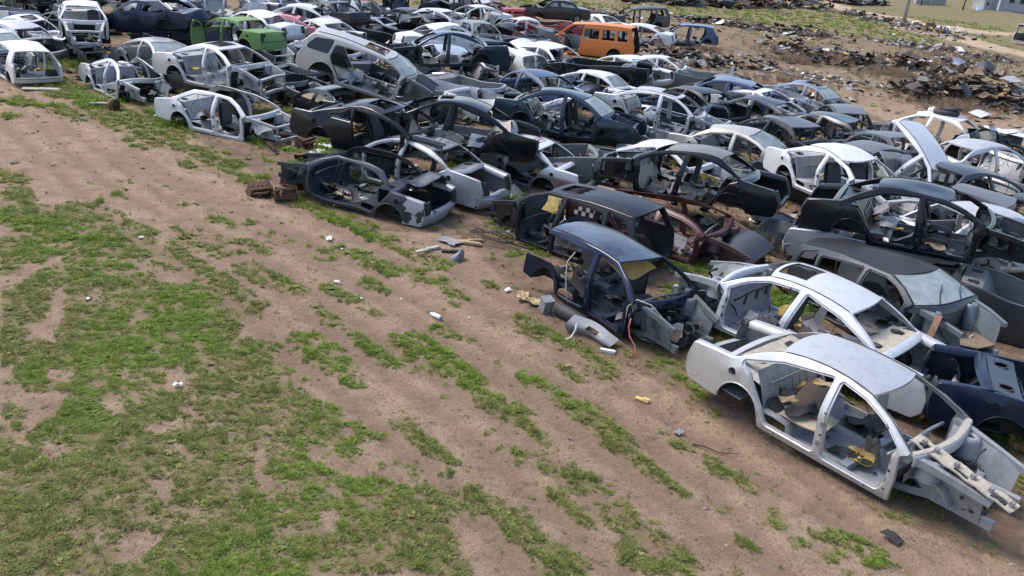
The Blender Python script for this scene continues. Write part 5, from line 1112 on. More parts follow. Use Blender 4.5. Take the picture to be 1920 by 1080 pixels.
# id, type, paint, level of detail, label, options
CARS = [
('silver_near', 'sedan', 'silver', 0, 'bright silver sedan shell nearest the camera, no doors, bonnet or boot lid', dict(cowlmat=CREAM, shelfmat=CREAM, dent=.004, radsup=0, hingemat=BARE, notorn=1)),
('silver_sunroof', 'sedan', 'palewhite', 0, 'pale silver sedan shell with open sunroof hole, tail behind the nearest silver car', dict(sunroof=(.05, .36, -.66, .62), shelfmat=CREAM, dent=.010)),
('blueblack', 'hatch', 'navy', 0, 'dark blue small car on the ground with sagging yellow headliner and peeling roof', dict(cut='rear', headliner=FOAM, hang=1, roofmat=1, seats=1, junk=12, frontmat='greyblue', radsup=0)),
('black_suv', 'suv', 'black2', 0, 'black off-roader shell with grooved roof and a hole in the roof front', dict(ribs=1, sunroof=(.06, .30, -.5, .55), junk=12, sideglass=0)),
('peeling', 'old', 'peel', 0, 'wreck with peeling silver and dark blue paint on the left boundary of the stack', dict(roofmat=NAVY, junk=14, dent=.016, nob=1, radsup=0, noroof=1)),
('black_coupe', 'coupe', 'black', 0, 'black two-door coupe with sunroof opening stacked above the peeling wreck', dict(sunroof=(.10, .50, -.6, .6), frontmat=DULLGREY)),
('black_beige_sedan', 'sedan', 'black', 0, 'black sedan with small white plate on its tail, stacked beside the black coupe', dict(sunroof=(.05, .30, -.5, .5), plate=1, cutq=1, shelfmat=CREAM, noleft=0)),
('bluegreen', 'sedan', 'bluegreen', 0, 'dark blue-green sedan with windscreen and front wings, stacked in the middle', dict(wing='both', windscreen=1, lid=0, seats=2, dash=1)),
('silver_stack', 'sedan', 'silver', 1, 'silver sedan shell with black sunroof stacked on top of the white shell', dict(sunroof=(.16, .62, -.62, .62), junk=5)),
('white_under', 'sedan', 'white', 1, 'white sedan shell lying on grass under the silver sunroof car', dict(junk=6, noroof=1, dent=.006)),
('silver_roofless', 'sedan', 'silver', 1, 'silver sedan body with its roof cut off at the grass edge', dict(noroof=1)),
('white_rear', 'hatch', 'white2', 1, 'white shell showing its open rear at the far left grass edge', dict(cap=0, wall=0)),
('white_left', 'sedan', 'white', 1, 'white sedan shell with dark sunroof at the left picture edge', dict(sunroof=(.10, .55, -.6, .6))),
('white_front', 'sedan', 'white', 1, 'white car standing high on another, its empty engine bay facing the camera', dict(pad=1)),
('paleframe', 'sedan', 'silverb', 1, 'pale grey door-less shell beneath the white car with the black engine bay', dict(noroof=1)),
('navy_stack', 'sedan', 'navy', 1, 'navy sedan with doors still on, perched above the grey windscreen car', dict(doors=1, doorglass=0, wing='both', lid=1, dent=.02)),
('green', 'old', 'green', 1, 'bright green boxy sedan with an open door', dict(lid=1, dims=dict(hw=.79), opendoor=1, junkw=[1, 1, 0, 1, 0, 0, 0])),
('grey_glass', 'sedan', 'silver2', 1, 'grey sedan with windscreen under the navy car and behind the silver sunroof car', dict(windscreen=1)),
('silver_lamp', 'sedan', 'silverb', 1, 'silver sedan behind the navy car with its front wing and lamp hole', dict(wing='both', hood=1)),
('beige_suv', 'suv', 'beige', 1, 'beige off-roader lying nose down with windscreen and dark side glass', dict(windscreen=1, rails=1, nob=1, sunroof=(.10, .36, -.6, .6), sideglass='dark', dims=dict(zb=.84, rf=(.44, 1.24), rm=(-.4, 1.30), rr=(-1.85, 1.22)), frontmat=GREYIN)),
('black_under_suv', 'sedan', 'black', 1, 'black sedan with beige felt in its windows crushed beneath the beige off-roader', dict(doors=1, doorglass=1, winmat=plain('beige_felt', (.33, .27, .18), .95, .25, 6))),
('silver_tilt', 'sedan', 'silverb', 1, 'pale silver sedan leaning towards the camera beside the beige off-roader', dict(sunroof=0)),
('darkblue_stack', 'sedan', 'bluegreen', 1, 'dark slate blue sedan with its tail to the right behind the leaning silver car', dict()),
('white_band', 'old', 'white', 2, 'white boxy sedan with a narrow band of side windows', dict(doors=1, wing='both', lid=1)),
('white_burg', 'sedan', 'white', 2, 'white sedan shell in front of the burgundy cars at the far side', dict(lid=1)),
('white_small_far', 'sedan', 'white', 2, 'white sedan shell left of the grey car with raised roof hatch', dict(doors=0)),
('dark_arch', 'coupe', 'black2', 2, 'black coupe shell showing as a low dark arch behind the white boxy sedan', dict()),
('black_far', 'old', 'black2', 2, 'small black boxy sedan right of the broken-tailed white sedan', dict()),
('grey_hatch', 'hatch', 'greygreen', 2, 'grey-green small car facing the camera through its empty windscreen frame', dict()),
('white_broken', 'sedan', 'white', 2, 'white sedan with a broken open tail and dark sunroof behind the beige off-roader', dict(sunroof=(.45, .9, -.6, .6))),
('white_arch', 'sedan', 'white', 2, 'white sedan with long white boot lid behind the green car', dict(lid=1)),
('dark_far', 'sedan', 'black2', 2, 'dark sedan with dusty light roof beyond the white long-boot sedan', dict(lid=1)),
('grey_tail', 'hatch', 'silver2', 2, 'grey hatchback with raised tailgate at the top of the pile', dict(hatchup=1)),
('white_quarter', 'sedan', 'white', 1, 'white rear quarter of a sedan poking out left of the beige off-roader', dict()),
('white_frame', 'sedan', 'white', 2, 'white shell with dark interior right behind the green boot', dict()),
('white_roofs', 'sedan', 'white', 2, 'low white roof just above the tilted beige off-roader', dict()),
('pink', 'sedan', 'pink', 2, 'faded pink-red sedan with dark sunroof behind the green car', dict(sunroof=(.5, .9, -.5, .5))),
('silver_wing', 'sedan', 'silverb', 2, 'silver car with a dark wheel arch along the top picture edge', dict(doors='low', lid=1)),
('brown', 'old', 'brown', 1, 'complete dark brown sedan with doors and a wheel at the far edge of the pile', dict(doors=1, wing='both', lid=1, wheel=1, doorglass=1, roofmat='grey')),
('black_frame', 'suv', 'speck', 1, 'burnt-looking black off-roader frame behind the orange van', dict(wing='both')),
('orange', 'van', 'orange', 1, 'orange minibus shell with empty side windows', dict(inner=BLKIN, nofront=1, junk=6, dent=.006, seats=2)),
('white_c3', 'sedan', 'white', 1, 'white sedan shell between the orange van and the blue hatchback', dict(lid=1)),
('blue_hatch', 'hatch', 'blue', 1, 'blue hatchback shell alone at the right end of the far row', dict(paleroof=1)),
('white_c5', 'sedan', 'white', 2, 'small white roof between the brown sedan and the orange van', dict(doors=1)),
('white_burg2', 'old', 'white', 2, 'white roof frame with burgundy inside left of the orange van', dict(inner=RED)),
('white_c7a', 'sedan', 'white', 1, 'white shell with white inner panels between black hulk and orange van', dict()),
('white_c7b', 'sedan', 'white', 1, 'white sedan shell at the right, below the orange van and by the rubble', dict()),
('black_hulk', 'sedan', 'black', 1, 'flat black roofless hulk in front of the orange van', dict(roof=0)),
('white_c8', 'sedan', 'white', 1, 'white sedan with rear window glass in front of the black roofless hulk', dict(rearglass=1, doors=0)),
('blue_small', 'sedan', 'blue', 1, 'blue sedan shell behind the dark blue-green stacked sedan', dict()),
('white_wind', 'sedan', 'white', 1, 'white shell with broad roof and empty windscreen leaning left of the orange van', dict()),
('white_hatchback', 'hatch', 'white2', 1, 'white hatchback rear left of the flat black hulk', dict(cap=0)),
('blue_roof', 'sedan', 'blue', 1, 'blue sedan with lighter blue roof at the edge of the brown field', dict(paleroof=1)),
('silver_c10', 'sedan', 'silver', 0, 'silver shell with sunroof hole and open doorways right of the blue-green sedan', dict(sunroof=(.10, .45, -.6, .6))),
('dark_c11', 'sedan', 'black2', 1, 'black sedan roof just behind the silver open doorway shell', dict()),
('white_c12', 'sedan', 'white', 1, 'white sedan with sunroof behind the navy fastback sedan', dict(sunroof=(.3, .65, -.5, .6))),
('navy_c13', 'sedan', 'dgrey', 1, 'dark grey-navy fastback sedan with rusty brown interior', dict(junkw=[2, 2, 3, 1, 3, 1, 0], rearglass=0)),
('blue_glass', 'sedan', 'paleblue', 1, 'pale blue sedan with windscreen at the far right corner of the stack', dict(windscreen=1, sunroof=(.15, .6, -.5, .6))),
('dark_c16', 'sedan', 'black2', 1, 'black sedan with sunroof hole left of the small black open-backed car', dict(sunroof=(.08, .42, -.55, .55), roofmat='grey')),
('black_box', 'hatch', 'black2', 1, 'small black hatchback showing its open back to the camera', dict(roofmat='grey')),
('beige_glass', 'sedan', 'beige', 1, 'beige sedan with windscreen in front of the black sunroof sedan', dict(windscreen=1, doors=0)),
('grey_c18', 'old', 'dgrey', 1, 'dark grey boxy sedan between beige windscreen car and upturned silver car', dict(roofmat='grey')),
('white_c21', 'sedan', 'white', 0, 'large white sedan shell behind the two black stacked sedans', dict(junk=8)),
('silver_upturned', 'upt', 'palewhite', 0, 'silver shell standing steeply on its nose, roof facing the camera', dict(frontmat=BLKIN, junk=2, cut='rear', dent=.004, nostub=1, nobulk=1)),
('white_tyre', 'sedan', 'white', 1, 'white sedan shell carrying black plastic parts on its roof', dict()),
('black_c22', 'sedan', 'black', 0, 'black sedan shell stacked high on the right over the dark off-roader', dict(dent=.006)),
('black_c23', 'sedan', 'black', 0, 'black sedan shell with dusty roof stacked over the maroon car', dict(roofmat='dusty', junkw=[4, 3, .3, 2, 1, 2, 1])),
('taxi', 'sedan', 'taxi', 0, 'silver and white taxi with red lettering and checker stripe under the stacked sedans', dict(radsup=0)),
('silver_tail', 'sedan', 'silver2', 0, 'silver sedan with open boot behind the peeling wreck', dict(bumper=1)),
('grey_hulk', 'sedan', 'greygreen', 1, 'grey-green front end with wing below the blue-green sedan', dict(roof=0, wing='both')),
('white_c38', 'sedan', 'white', 1, 'white sedan seen through the doorways of the dusty-roofed black sedan', dict()),
('silver_quarter', 'sedan', 'silver2', 1, 'silver rear corner with bumper under the high black sedan', dict(roof=0, bumper=1)),
('maroon', 'sedan', 'maroon', 0, 'maroon car front with bare wing rail and red white checker panel', dict(noroof=1, frontmat='maroonfront', dims=dict(rf=(.42, 1.0), rm=(-.3, 1.02), rr=(-.9, .97)), radsup=0)),
('dark_suv', 'suv', 'dgrey', 0, 'dark off-roader with dirty windscreen and open brown engine bay', dict(windscreen=1, wipers=1, frontmat='greyblue', pad=0, doors=0, dims=dict(rf=(.44, 1.28), rm=(-.4, 1.33), rr=(-1.95, 1.28)), roofmat='duskroof', bayjunk=1, radsup=0)),
('navy_right', 'sedan', 'navy', 0, 'navy sedan rear with bare speaker shelf at the right picture edge', dict(roof=0, dims=dict())),
('dark_r1', 'sedan', 'dgrey', 1, 'dark grey sedan shell far right behind the dented grey roof', dict()),
('grey_roof_r', 'sedan', 'dgrey', 1, 'dented dull grey roof beside the high black sedan at the right edge', dict(roofmat='grey')),
('silver_r3', 'sedan', 'silver', 1, 'silver door-frame arch at the right edge behind the high black sedan', dict()),
('grey_r4', 'old', 'dullgrey', 1, 'bare grey front wing rail at the right edge past the high black sedan', dict(roof=0)),
('dark_c40', 'sedan', 'dgrey', 1, 'dark grey dusty roof between the white shell and the upturned silver shell', dict(roofmat='grey')),
]
MATS = dict(duskroof=paint((.018, .018, .021), .1, .5, .09), greyblue=paint((.13, .16, .18), .2, .5, .7), maroonfront=paint((.075, .030, .032), 0, .6, .7, .2), grey=paint((.11, .115, .13), .3, .4, .75), dusty=paint((.13, .125, .125), .2, .5, .9), dark=plain('tinted_glass', (.03, .03, .035), .2, .2, 5, bump=0), paleblueroof=PALEBLUE)
BUILT = {}
for k, (cid, typ, pk, lod, label, op) in enumerate(CARS):
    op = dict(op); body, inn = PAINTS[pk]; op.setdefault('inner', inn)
    for q in ('frontmat', 'roofmat', 'sideglass'):
        if isinstance(op.get(q), str): op[q] = MATS[op[q]]
    rm = op.pop('roofmat', None); 
    if rm == 1: rm = PEELROOF
    if op.pop('paleroof', None): rm = MATS['paleblueroof']
    if op.get('dmat'): op['doormat'] = op.pop('dmat')
    c = Car(typ, body, label, 'car' if typ != 'van' else 'minibus', NM[typ], seed=100 + k, dent=op.pop('dent', .012), lod=lod, **op)
    pl = list(PLACE[cid])
    if cid == 'navy_stack': pl[0] -= .75; pl[1] += .35
    if pl[5] < .03: pl[5] = .03
    c.place(pl); BUILT[cid] = c
    if rm:
        for ch in c.root.children:
            if ch.name.startswith('roof_panel'): ch.data.materials[0] = rm
# more shells fill the rows towards the back
FILL = [
('sedan', 'black2', 'black door-less frame in the top left corner', (-25.2, 44.0, 1.0, 330), {}),
('sedan', 'blue', 'blue car body tilted on its side near the top left corner', (-21.5, 43.5, .9, 300, 0, 32), {}),
('sedan', 'silverb', 'pale car with windscreen cut by the left picture edge', (-19.9, 32.6, .03, 320), dict(windscreen=1)),
('sedan', 'white', 'white sedan shell on the top edge above the navy car', (-15.6, 46.5, .9, 165), {}),
('hatch', 'white2', 'white hatchback shell on the top edge behind the silver lamp-hole sedan', (-19.3, 48.5, .8, 200), {}),
('sedan', 'silver', 'silver sedan shell second from the left on the top edge', (-22.4, 49.0, .7, 150), dict(windscreen=1)),
('old', 'white', 'white boxy roof behind the navy stacked sedan', (-12.9, 41.5, .6, 155), dict(lid=1)),
('sedan', 'dgrey', 'dark grey shell wedged behind the white boxy roof', (-11.5, 47.8, .1, 330), {}),
('sedan', 'black2', 'black shell with white bits at the top centre of the pile', (-7.6, 55.8, .9, 150), {}),
('suv', 'black2', 'black off-roader shell on the top edge left of centre', (-5.7, 59.0, .6, 140), {}),
('sedan', 'white', 'white shell leaning at the top centre beside two thin posts', (-4.0, 61.5, .4, 330, 14, 0), {}),
('sedan', 'silver2', 'grey shell along the top edge left of the grey raised tailgate', (-15.0, 53.5, .9, 335), dict(lid=1)),
('hatch', 'red', 'burgundy hatchback behind the white shell at the far side', (-1.9, 59.5, .15, 190), dict(doors=1, lid=1, inner=RED)),
('old', 'maroon', 'dark burgundy sedan roof at the back of the far row', (-3.6, 64.5, .1, 185), dict(doors=1)),
('old', 'red', 'burgundy crushed body right under the brown sedan', (0.6, 57.8, .03, 200), dict(roof=0)),
('old', 'dullgrey', 'grey stripped hulk supporting the brown sedan', (2.6, 59.0, .03, 185), dict(roof=0)),
('sedan', 'dgrey', 'grey roofless base under the blue-green stacked sedan', (2.6, 28.2, .03, 340), dict(roof=0)),
('sedan', 'silver2', 'grey roofless base under the silver sunroof shell by the blue-green sedan', (5.6, 30.3, .03, 335), dict(roof=0)),
('sedan', 'black2', 'black roofless base below the large white shell', (8.6, 23.6, .03, 300), dict(roof=0)),
('sedan', 'dgrey', 'dark roofless base beneath the black plated sedan', (-1.4, 25.2, .03, 170), dict(roof=0)),
('sedan', 'silver2', 'grey roofless base beneath the beige off-roader', (-4.2, 30.6, .03, 350), dict(roof=0)),
('sedan', 'navy', 'blue roofless body under the navy stacked sedan', (-15.6, 38.8, .03, 160), dict(roof=0)),
('sedan', 'white', 'white roofless base under the green sedan', (-12.0, 38.6, .03, 320), dict(roof=0)),
('sedan', 'dgrey', 'dark shell in the gap behind the dark slate blue sedan', (-4.6, 40.6, .03, 185), dict()),
('sedan', 'white', 'white bonnet-less shell deep in the pile right of the blue sedan', (1.9, 30.6, .03, 150), dict()),
('sedan', 'dgrey', 'dark roof in the gap right of the rusty inside fastback', (10.6, 31.6, .03, 140), dict()),
('sedan', 'silver', 'white front with raised bonnet at the right edge by the black scrap heap', (14.9, 28.6, .03, 20), dict(hood=1, wing='both', roof=1)),
('sedan', 'black2', 'black shell at the right edge behind the silver door-frame arch', (13.6, 21.6, .03, 320), dict()),
('sedan', 'dgrey', 'dark engine bay wreck at the right edge past the dark off-roader', (10.4, 15.6, .03, 330), dict(roof=0, wing='both')),
]
for k, (typ, pk, label, pl, op) in enumerate(FILL):
    op = dict(op); body, inn = PAINTS[pk]; op.setdefault('inner', inn)
    c = Car(typ, body, label, 'car', NM[typ], seed=400 + k, dent=.018, lod=1 if pl[1] < 33 else 2, **op)
    c.place((pl[0], pl[1], R(pl[3]), R(pl[4]) if len(pl) > 4 else 0, R(pl[5]) if len(pl) > 5 else 0, pl[2], 1.0)); BUILT['fill%d' % k] = c

# low, mostly hidden shells wherever the rows would otherwise leave a gap
CNAME = dict(black2='black', dgrey='dark grey', silver2='grey', navy='navy', dullgrey='dull grey', white='white', bluegreen='slate blue', black='glossy black', silverb='pale silver', maroon='maroon')
TNAME = dict(sedan='sedan shell', old='boxy sedan shell', coupe='coupe shell', hatch='hatchback shell')
used_l = set()
def gap_label(typ, pk, low, x, y):
    near = sorted((math.hypot(c.root.location[0] - x, c.root.location[1] - y), k) for k, c in BUILT.items() if not k.startswith('gap') and (k in PLACE))
    for _, k in near:
        w = BUILT[k].root['label'].split()
        for i, q_ in enumerate(w):
            if i > 1 and q_.strip(',') in ('with', 'on', 'in', 'behind', 'under', 'by', 'at', 'beside', 'that', 'standing', 'showing', 'stacked', 'lying', 'perched', 'nearest', 'poking', 'leaning', 'above', 'carrying', 'seen', 'right', 'left', 'between', 'crushed', 'alone', 'beyond', 'wedged', 'whose'): w = w[:i]; break
        l = '%s %s%s wedged low beside the %s' % (CNAME[pk], 'roofless ' if low else '', TNAME[typ], ' '.join(w[:6]).strip(','))
        if l not in used_l: used_l.add(l); return l
fp = []
for c in BUILT.values():
    L_, yw = c.root.location, c.root.rotation_euler[2]; s_ = c.root.scale[0]
    fp.append(((L_[0] - 1.9 * s_ * math.cos(yw), L_[1] - 1.9 * s_ * math.sin(yw)), (L_[0] + 1.7 * s_ * math.cos(yw), L_[1] + 1.7 * s_ * math.sin(yw)), L_[2]))
gq = random.Random(12); NG = 0
cand = [(x, y) for y in np.arange(12, 60, .7) for x in np.arange(-26, 18, .7)]
ok = in_poly(YARD_POLY, np.array([p[0] for p in cand]), np.array([p[1] for p in cand]))
for (x, y), k in zip(cand, ok):
    if not k or NG > 55 or math.hypot(x - 3.5, y - 46) < 4.2 or math.hypot(x + 5, y - 27) < 2.5: continue
    x += gq.uniform(-.3, .3); y += gq.uniform(-.3, .3)
    ed_ = [float(seg_dist(np.array([x]), np.array([y]), YARD_POLY[i], YARD_POLY[(i + 1) % len(YARD_POLY)])[0]) for i in range(len(YARD_POLY))]
    if min(ed_[:14]) < 2.3 or min(ed_[14:18]) < 4.6: continue
    for yd in (gq.uniform(315, 345), gq.uniform(135, 165)):
        yw = R(yd); ends = [(x + t * math.cos(yw), y + t * math.sin(yw)) for t in (-1.9, -.9, 0, .9, 1.8)]
        px_, py_ = np.array([e[0] for e in ends]), np.array([e[1] for e in ends])
        if min(seg_dist(px_, py_, a, b).min() for a, b, z in fp) < 1.28: continue
        typ = gq.choice(('sedan', 'sedan', 'old', 'coupe', 'hatch', 'sedan')); pk = gq.choice(('black2', 'dgrey', 'silver2', 'navy', 'dullgrey', 'white', 'bluegreen', 'black', 'silverb', 'black2')); body, inn = PAINTS[pk]
        low = y < 34 or gq.random() < .4
        c = Car(typ, body, gap_label(typ, pk, low, x, y), 'car', NM[typ], seed=1000 + NG, dent=.03, lod=1 if y < 30 else 2, inner=inn, roof=0 if low else 1, noroof=0)
        c.root['group'] = 'half-hidden shells low between the stacks'
        c.place((x, y, yw, R(gq.uniform(-3, 3)), R(gq.uniform(-4, 4)), .04, 1.0)); BUILT['gap%d' % NG] = c; NG += 1
        fp.append((ends[0], ends[-1], 0)); break
print('GAP SHELLS', NG, [(k, round(c.root.location[0], 1), round(c.root.location[1], 1)) for k, c in BUILT.items() if k.startswith('gap')])

# ---------------------------------------------------------------- marks on particular cars
def text_mesh(body, size):
    cu = bpy.data.curves.new('lettering', 'FONT'); cu.body = body; cu.size = size; cu.resolution_u = 2; o = bpy.data.objects.new('lettering', cu); COL.objects.link(o)
    bpy.context.view_layer.update(); me = bpy.data.meshes.new_from_object(o); bpy.data.objects.remove(o); v = np.array([tuple(p.co) for p in me.vertices]); f = [tuple(p.vertices) for p in me.polygons]; return v, f
def flank_print(car, s, V2, F, mat, name, off=.004):
    V2 = np.array(V2); mb = MB(); mb.add(car.map3(V2, s, -off), F); return car.part(name, mb, mat)
REDP = plain('red_print', (.45, .035, .04), .5, .2, 20, bump=0)
tx = BUILT['taxi']; v, f = text_mesh('TAXI', .26)
w = v[:, 0].max(); flank_print(tx, 1, np.stack([-1.62 - (v[:, 0] - 0) * .95 + 0, .33 + v[:, 1]], 1), f, REDP, 'side_lettering')
flank_print(tx, -1, np.stack([-2.2 + v[:, 0], .33 + v[:, 1]], 1), f, REDP, 'side_lettering')
mb = MB(); rr_ = random.Random(5)
for row, (a, b_) in enumerate(((-.25, .30), (-.30, .35), (-.2, .22))):
    y = a
    while y < b_:
        l = rr_.uniform(.03, .09); x = tx.P['rr'][0] + .18 + row * .11
        zt = tx.rail(x) + .062; mb.box((x, y + l / 2, zt), (.05 if row == 1 else .03, l, .004)); y += l + .025
tag(tx.part('roof_lettering', mb, plain('faded_red_print', (.35, .16, .15), .6, .3, 20, bump=0)), kind='stuff')
mr = BUILT['maroon']; WHS = plain('white_square', (.66, .66, .64), .6, .15, 14, bump=0)
for k in range(7):
    x = -1.38 - .105 * k; z = .455 + (.105 if k % 2 else 0); P4 = np.array([(x, z), (x - .10, z), (x - .10, z + .10), (x, z + .10)])
    flank_print(mr, -1, P4, [(0, 1, 2, 3)], WHS, 'white_square', .006)
sn = BUILT['silver_near']; lp = rounded([(-2.30, .24, .02), (-2.12, .25, .02), (-2.10, .31, .02), (-2.29, .31, .02)], .1); vv, ff = fill(lp, [], .2)
flank_print(sn, -1, vv, ff, plain('clear_lamp', (.42, .33, .33), .25, .1, 20, bump=0), 'side_lamp', .006)
# open front door of the green car
gc = BUILT['green']; A = gc.ap['front']; out = inset(A, -.012); win = inset(A, .06); win = win[win[:, 1] > gc.P['zb'] + .01]; hl = rounded([(*p, 0) for p in win], .12); V, F = fill(out, [hl], .2)
hx = A[:, 0].max(); mb = MB(); an = R(72)
def swing(Q, d):
    p = gc.map3(Q, 1, d); dx = p[:, 0] - hx; y0 = gc.wy(hx, .5); dy = p[:, 1] - y0; return np.stack([hx + dx * math.cos(an) + dy * math.sin(an) * 1, y0 - dx * math.sin(an) + dy * math.cos(an), p[:, 2]], 1)
mb.add(swing(V, 0), F, 0); mb.add(swing(V, .05), [q[::-1] for q in F], 1)
for Lp in (out, hl): n = len(Lp); mb.add(np.vstack([swing(Lp, 0), swing(Lp, .05)]), [(i, (i + 1) % n, n + (i + 1) % n, n + i) for i in range(n)], 0)
dk = mb; tag(gc.part('door', mb, [GREEN, GREEN]), 'green front door swung wide open')
# cables of the dark blue small car
bb = BUILT['blueblack']
mb = MB(); mb.tube([(1.12, -.86, .50), (1.16, -.93, .36), (1.24, -.96, .22), (1.42, -1.0, .12), (1.50, -1.04, .02), (1.44, -1.08, -.06)], .013, 6); bb.part('red_cable', mb, plain('red_rubber', (.42, .10, .09), .6, .2))
mb = MB(); mb.tube([(-.62, -.72, 1.02), (-.66, -.84, .85), (-.62, -.86, .6), (-.52, -.87, .3), (-.45, -.86, .12)], .012, 6); mb.tube([(.96, -.80, .3), (.98, -.82, .66), (1.08, -.74, .82), (1.3, -.62, .80), (1.62, -.5, .60)], .012, 6); bb.part('pale_cable', mb, plain('pale_rubber', (.40, .38, .33), .6, .2))

# ---------------------------------------------------------------- loose things on the ground
def item(name, label, cat, mb_mats, loc, rz=0, group=None, ret=None):
    r = empty(name, label, cat, loc, group); r.rotation_euler[2] = rz
    for pn, mb, mt in mb_mats: mb.build(pn, mt, r)
    return r
def one(name, label, cat, mb, mt, loc, rz=0, group=None, rx=0):
    o = mb.build(name, mt); o.location = loc; o.rotation_euler = (rx, 0, rz); return tag(o, label, cat, group)
def gz1(x, y): return float(ground_z(np.array([x]), np.array([y]))[0])
def crumple(seed, s, asp=.7, h=.25, n=7, th=.004, mat=0):
    q = random.Random(seed); G = [[((i / (n - 1) - .5) * s + q.gauss(0, s * .04), (j / (n - 1) - .5) * s * asp + q.gauss(0, s * .04), min(abs(q.gauss(0, s * h * .22)), s * .3) + .012) for j in range(n)] for i in range(n)]
    m = MB(); m.sheet(G, (0, 0, -th), mat); return m
def engine(seed):
    q = random.Random(seed); b = MB(); b.box((0, 0, .17), (.46, .24, .26))
    for k in range(4): b.disc((-.165 + .11 * k, 0, .302), (0, 0, 1), .05, 12, r0=.034); b.tube([(-.165 + .11 * k, 0, .306), (-.165 + .11 * k, 0, .20)], .034, 10)
    b.box((0, 0, .045), (.50, .28, .03)); b.box((.245, 0, .18), (.03, .30, .32)); b.disc((.262, 0, .15), (1, 0, 0), .09, 14, r0=.05)
    r = MB()
    for k in range(5): r.beam([(-.2 + .1 * k, -.13, .07), (-.2 + .1 * k, -.14, .28)], .018, .03); r.beam([(-.2 + .1 * k, .13, .07), (-.2 + .1 * k, .14, .28)], .018, .03)
    h = MB(); h.tube([(-.20, -.15, .22), (-.06, -.23, .26), (.10, -.22, .25), (.2, -.15, .22)], .034, 8); h.tube([(-.06, -.21, .26), (-.10, -.27, .15), (-.08, -.30, .04)], .03, 8)
    return [('cylinder_block', b, RUSTY), ('casting_rib', r, RUSTY), ('manifold', h, RUSTY)]
for (x, y, rz, tilt, lab) in ((-6.36, 20.22, .7, .5, 'orange-brown rusty engine block lying apart on bare soil, leftmost of three'), (-5.72, 21.0, 2.6, .15, 'rusty engine block behind another, next to the peeling wreck'), (-5.58, 19.9, .3, -.35, 'rusty engine block in front, its cylinder bores facing the camera'), (-6.45, 24.9, 1.2, .3, 'rusty engine block between the white shell and the black coupe')):
    r = item('engine_block', lab, 'engine', engine(int(x * 100)), (x, y, gz1(x, y)), rz, 'rusty engine blocks by the wrecks'); r.rotation_euler[0] = tilt; r.scale = (1.05,) * 3
litter = [('paper_sheet', 'crumpled white paper heap on soil left of the car rows', 'paper', -3.98, 17.46, .34, 11, .5, WHITEP), ('cloth', 'white rag lying alone on the soil strip', 'rag', -3.31, 15.19, .20, 12, .4, WHITEP), ('paper_scrap', 'small white scrap beside the crumpled paper heap', 'scrap', -3.60, 16.99, .10, 13, .3, WHITEP), ('paper_scrap', 'small flat white scrap below the white rag', 'scrap', -2.72, 14.53, .11, 14, .2, WHITEP), ('paper_scrap', 'white scrap on the big green patch at the upper left', 'scrap', -7.62, 16.57, .16, 15, .4, WHITEP), ('paper_scrap', 'thin white scrap near the left edge of the green patch', 'scrap', -7.2, 13.46, .13, 16, .2, WHITEP), ('paper_scrap', 'tiny white scrap right of the white plastic bottle', 'scrap', -.72, 14.1, .07, 17, .3, WHITEP), ('paper_scrap', 'tiny white scrap left of the rubbish heap', 'scrap', -2.0, 14.6, .08, 18, .4, WHITEP), ('plastic_bag', 'white bag behind the peeling wreck near an engine block', 'bag', -5.77, 25.0, .62, 19, .55, WHITEP), ('sheet_scrap', 'dark grey curved shard on bare soil near the twig', 'shard', 2.58, 10.9, .20, 20, .35, GREYP), ('sheet_scrap', 'black flat shard on bare soil below the nearest silver car', 'shard', 4.91, 8.86, .30, 21, .15, DARK), ('black_scrap', 'small black crumpled scrap on the grass strip below the peeling wreck', 'scrap', -3.29, 18.24, .36, 22, .55, DARK), ('felt_scrap', 'tan felt and rubbish heaped by the dark blue small car', 'rubbish', .22, 15.25, .46, 23, .5, TAN), ('felt_scrap', 'brown bent felt piece at the wheel-side of the rubbish heap', 'rubbish', .46, 15.0, .42, 24, .7, TAN), ('paper_scrap', 'pale pink wrapper on the rubbish heap', 'wrapper', -.08, 15.5, .26, 25, .5, WHITEP), ('mat_piece', 'blue-grey rubber mat lying by pale boards', 'mat', -1.45, 17.95, .62, 26, .12, GREYP), ('paper_scrap', 'white scrap on grass below the white sedan shell', 'scrap', -10.0, 23.9, .16, 27, .4, WHITEP), ('paper_scrap', 'white scrap on grass near the round axle hub', 'scrap', -11.6, 26.9, .2, 28, .5, WHITEP), ('sneaker', 'worn pale shoe lying on the grass', 'shoe', -4.66, 10.91, .20, 29, .8, WHITEP)]
for (nm, lab, cat, x, y, s, sd_, h, mt) in litter: one(nm, lab, cat, crumple(sd_, s * (.62 if mt is WHITEP else .85), .6, h), mt, (x, y, gz1(x, y) + .03), sd_ * 1.3)
mb = MB(); n = 12
mb.sheet([[(x, r * math.cos(2 * math.pi * k / n), r * math.sin(2 * math.pi * k / n)) for k in range(n + 1)] for x, r in ((-.13, .001), (-.13, .035), (-.10, .042), (.05, .042), (.10, .022), (.13, .018), (.131, .001))], (0, 0, -.001))
one('bottle', 'white plastic bottle lying on the soil', 'bottle', mb, WHITEP, (-1.3, 14.03, gz1(-1.3, 14.03) + .05), 2.5)
mb = MB(); mb.box((0, 0, .02), (.22, .07, .03)); mb.box((.06, .005, .045), (.10, .06, .025), 0); one('foam_block', 'yellow foam strip on bare soil between grass tufts', 'foam', mb, plain('pale_yellow_foam', (.62, .42, .15), .9, .2), (2.15, 11.82, gz1(2.15, 11.82) + .01), -.5)
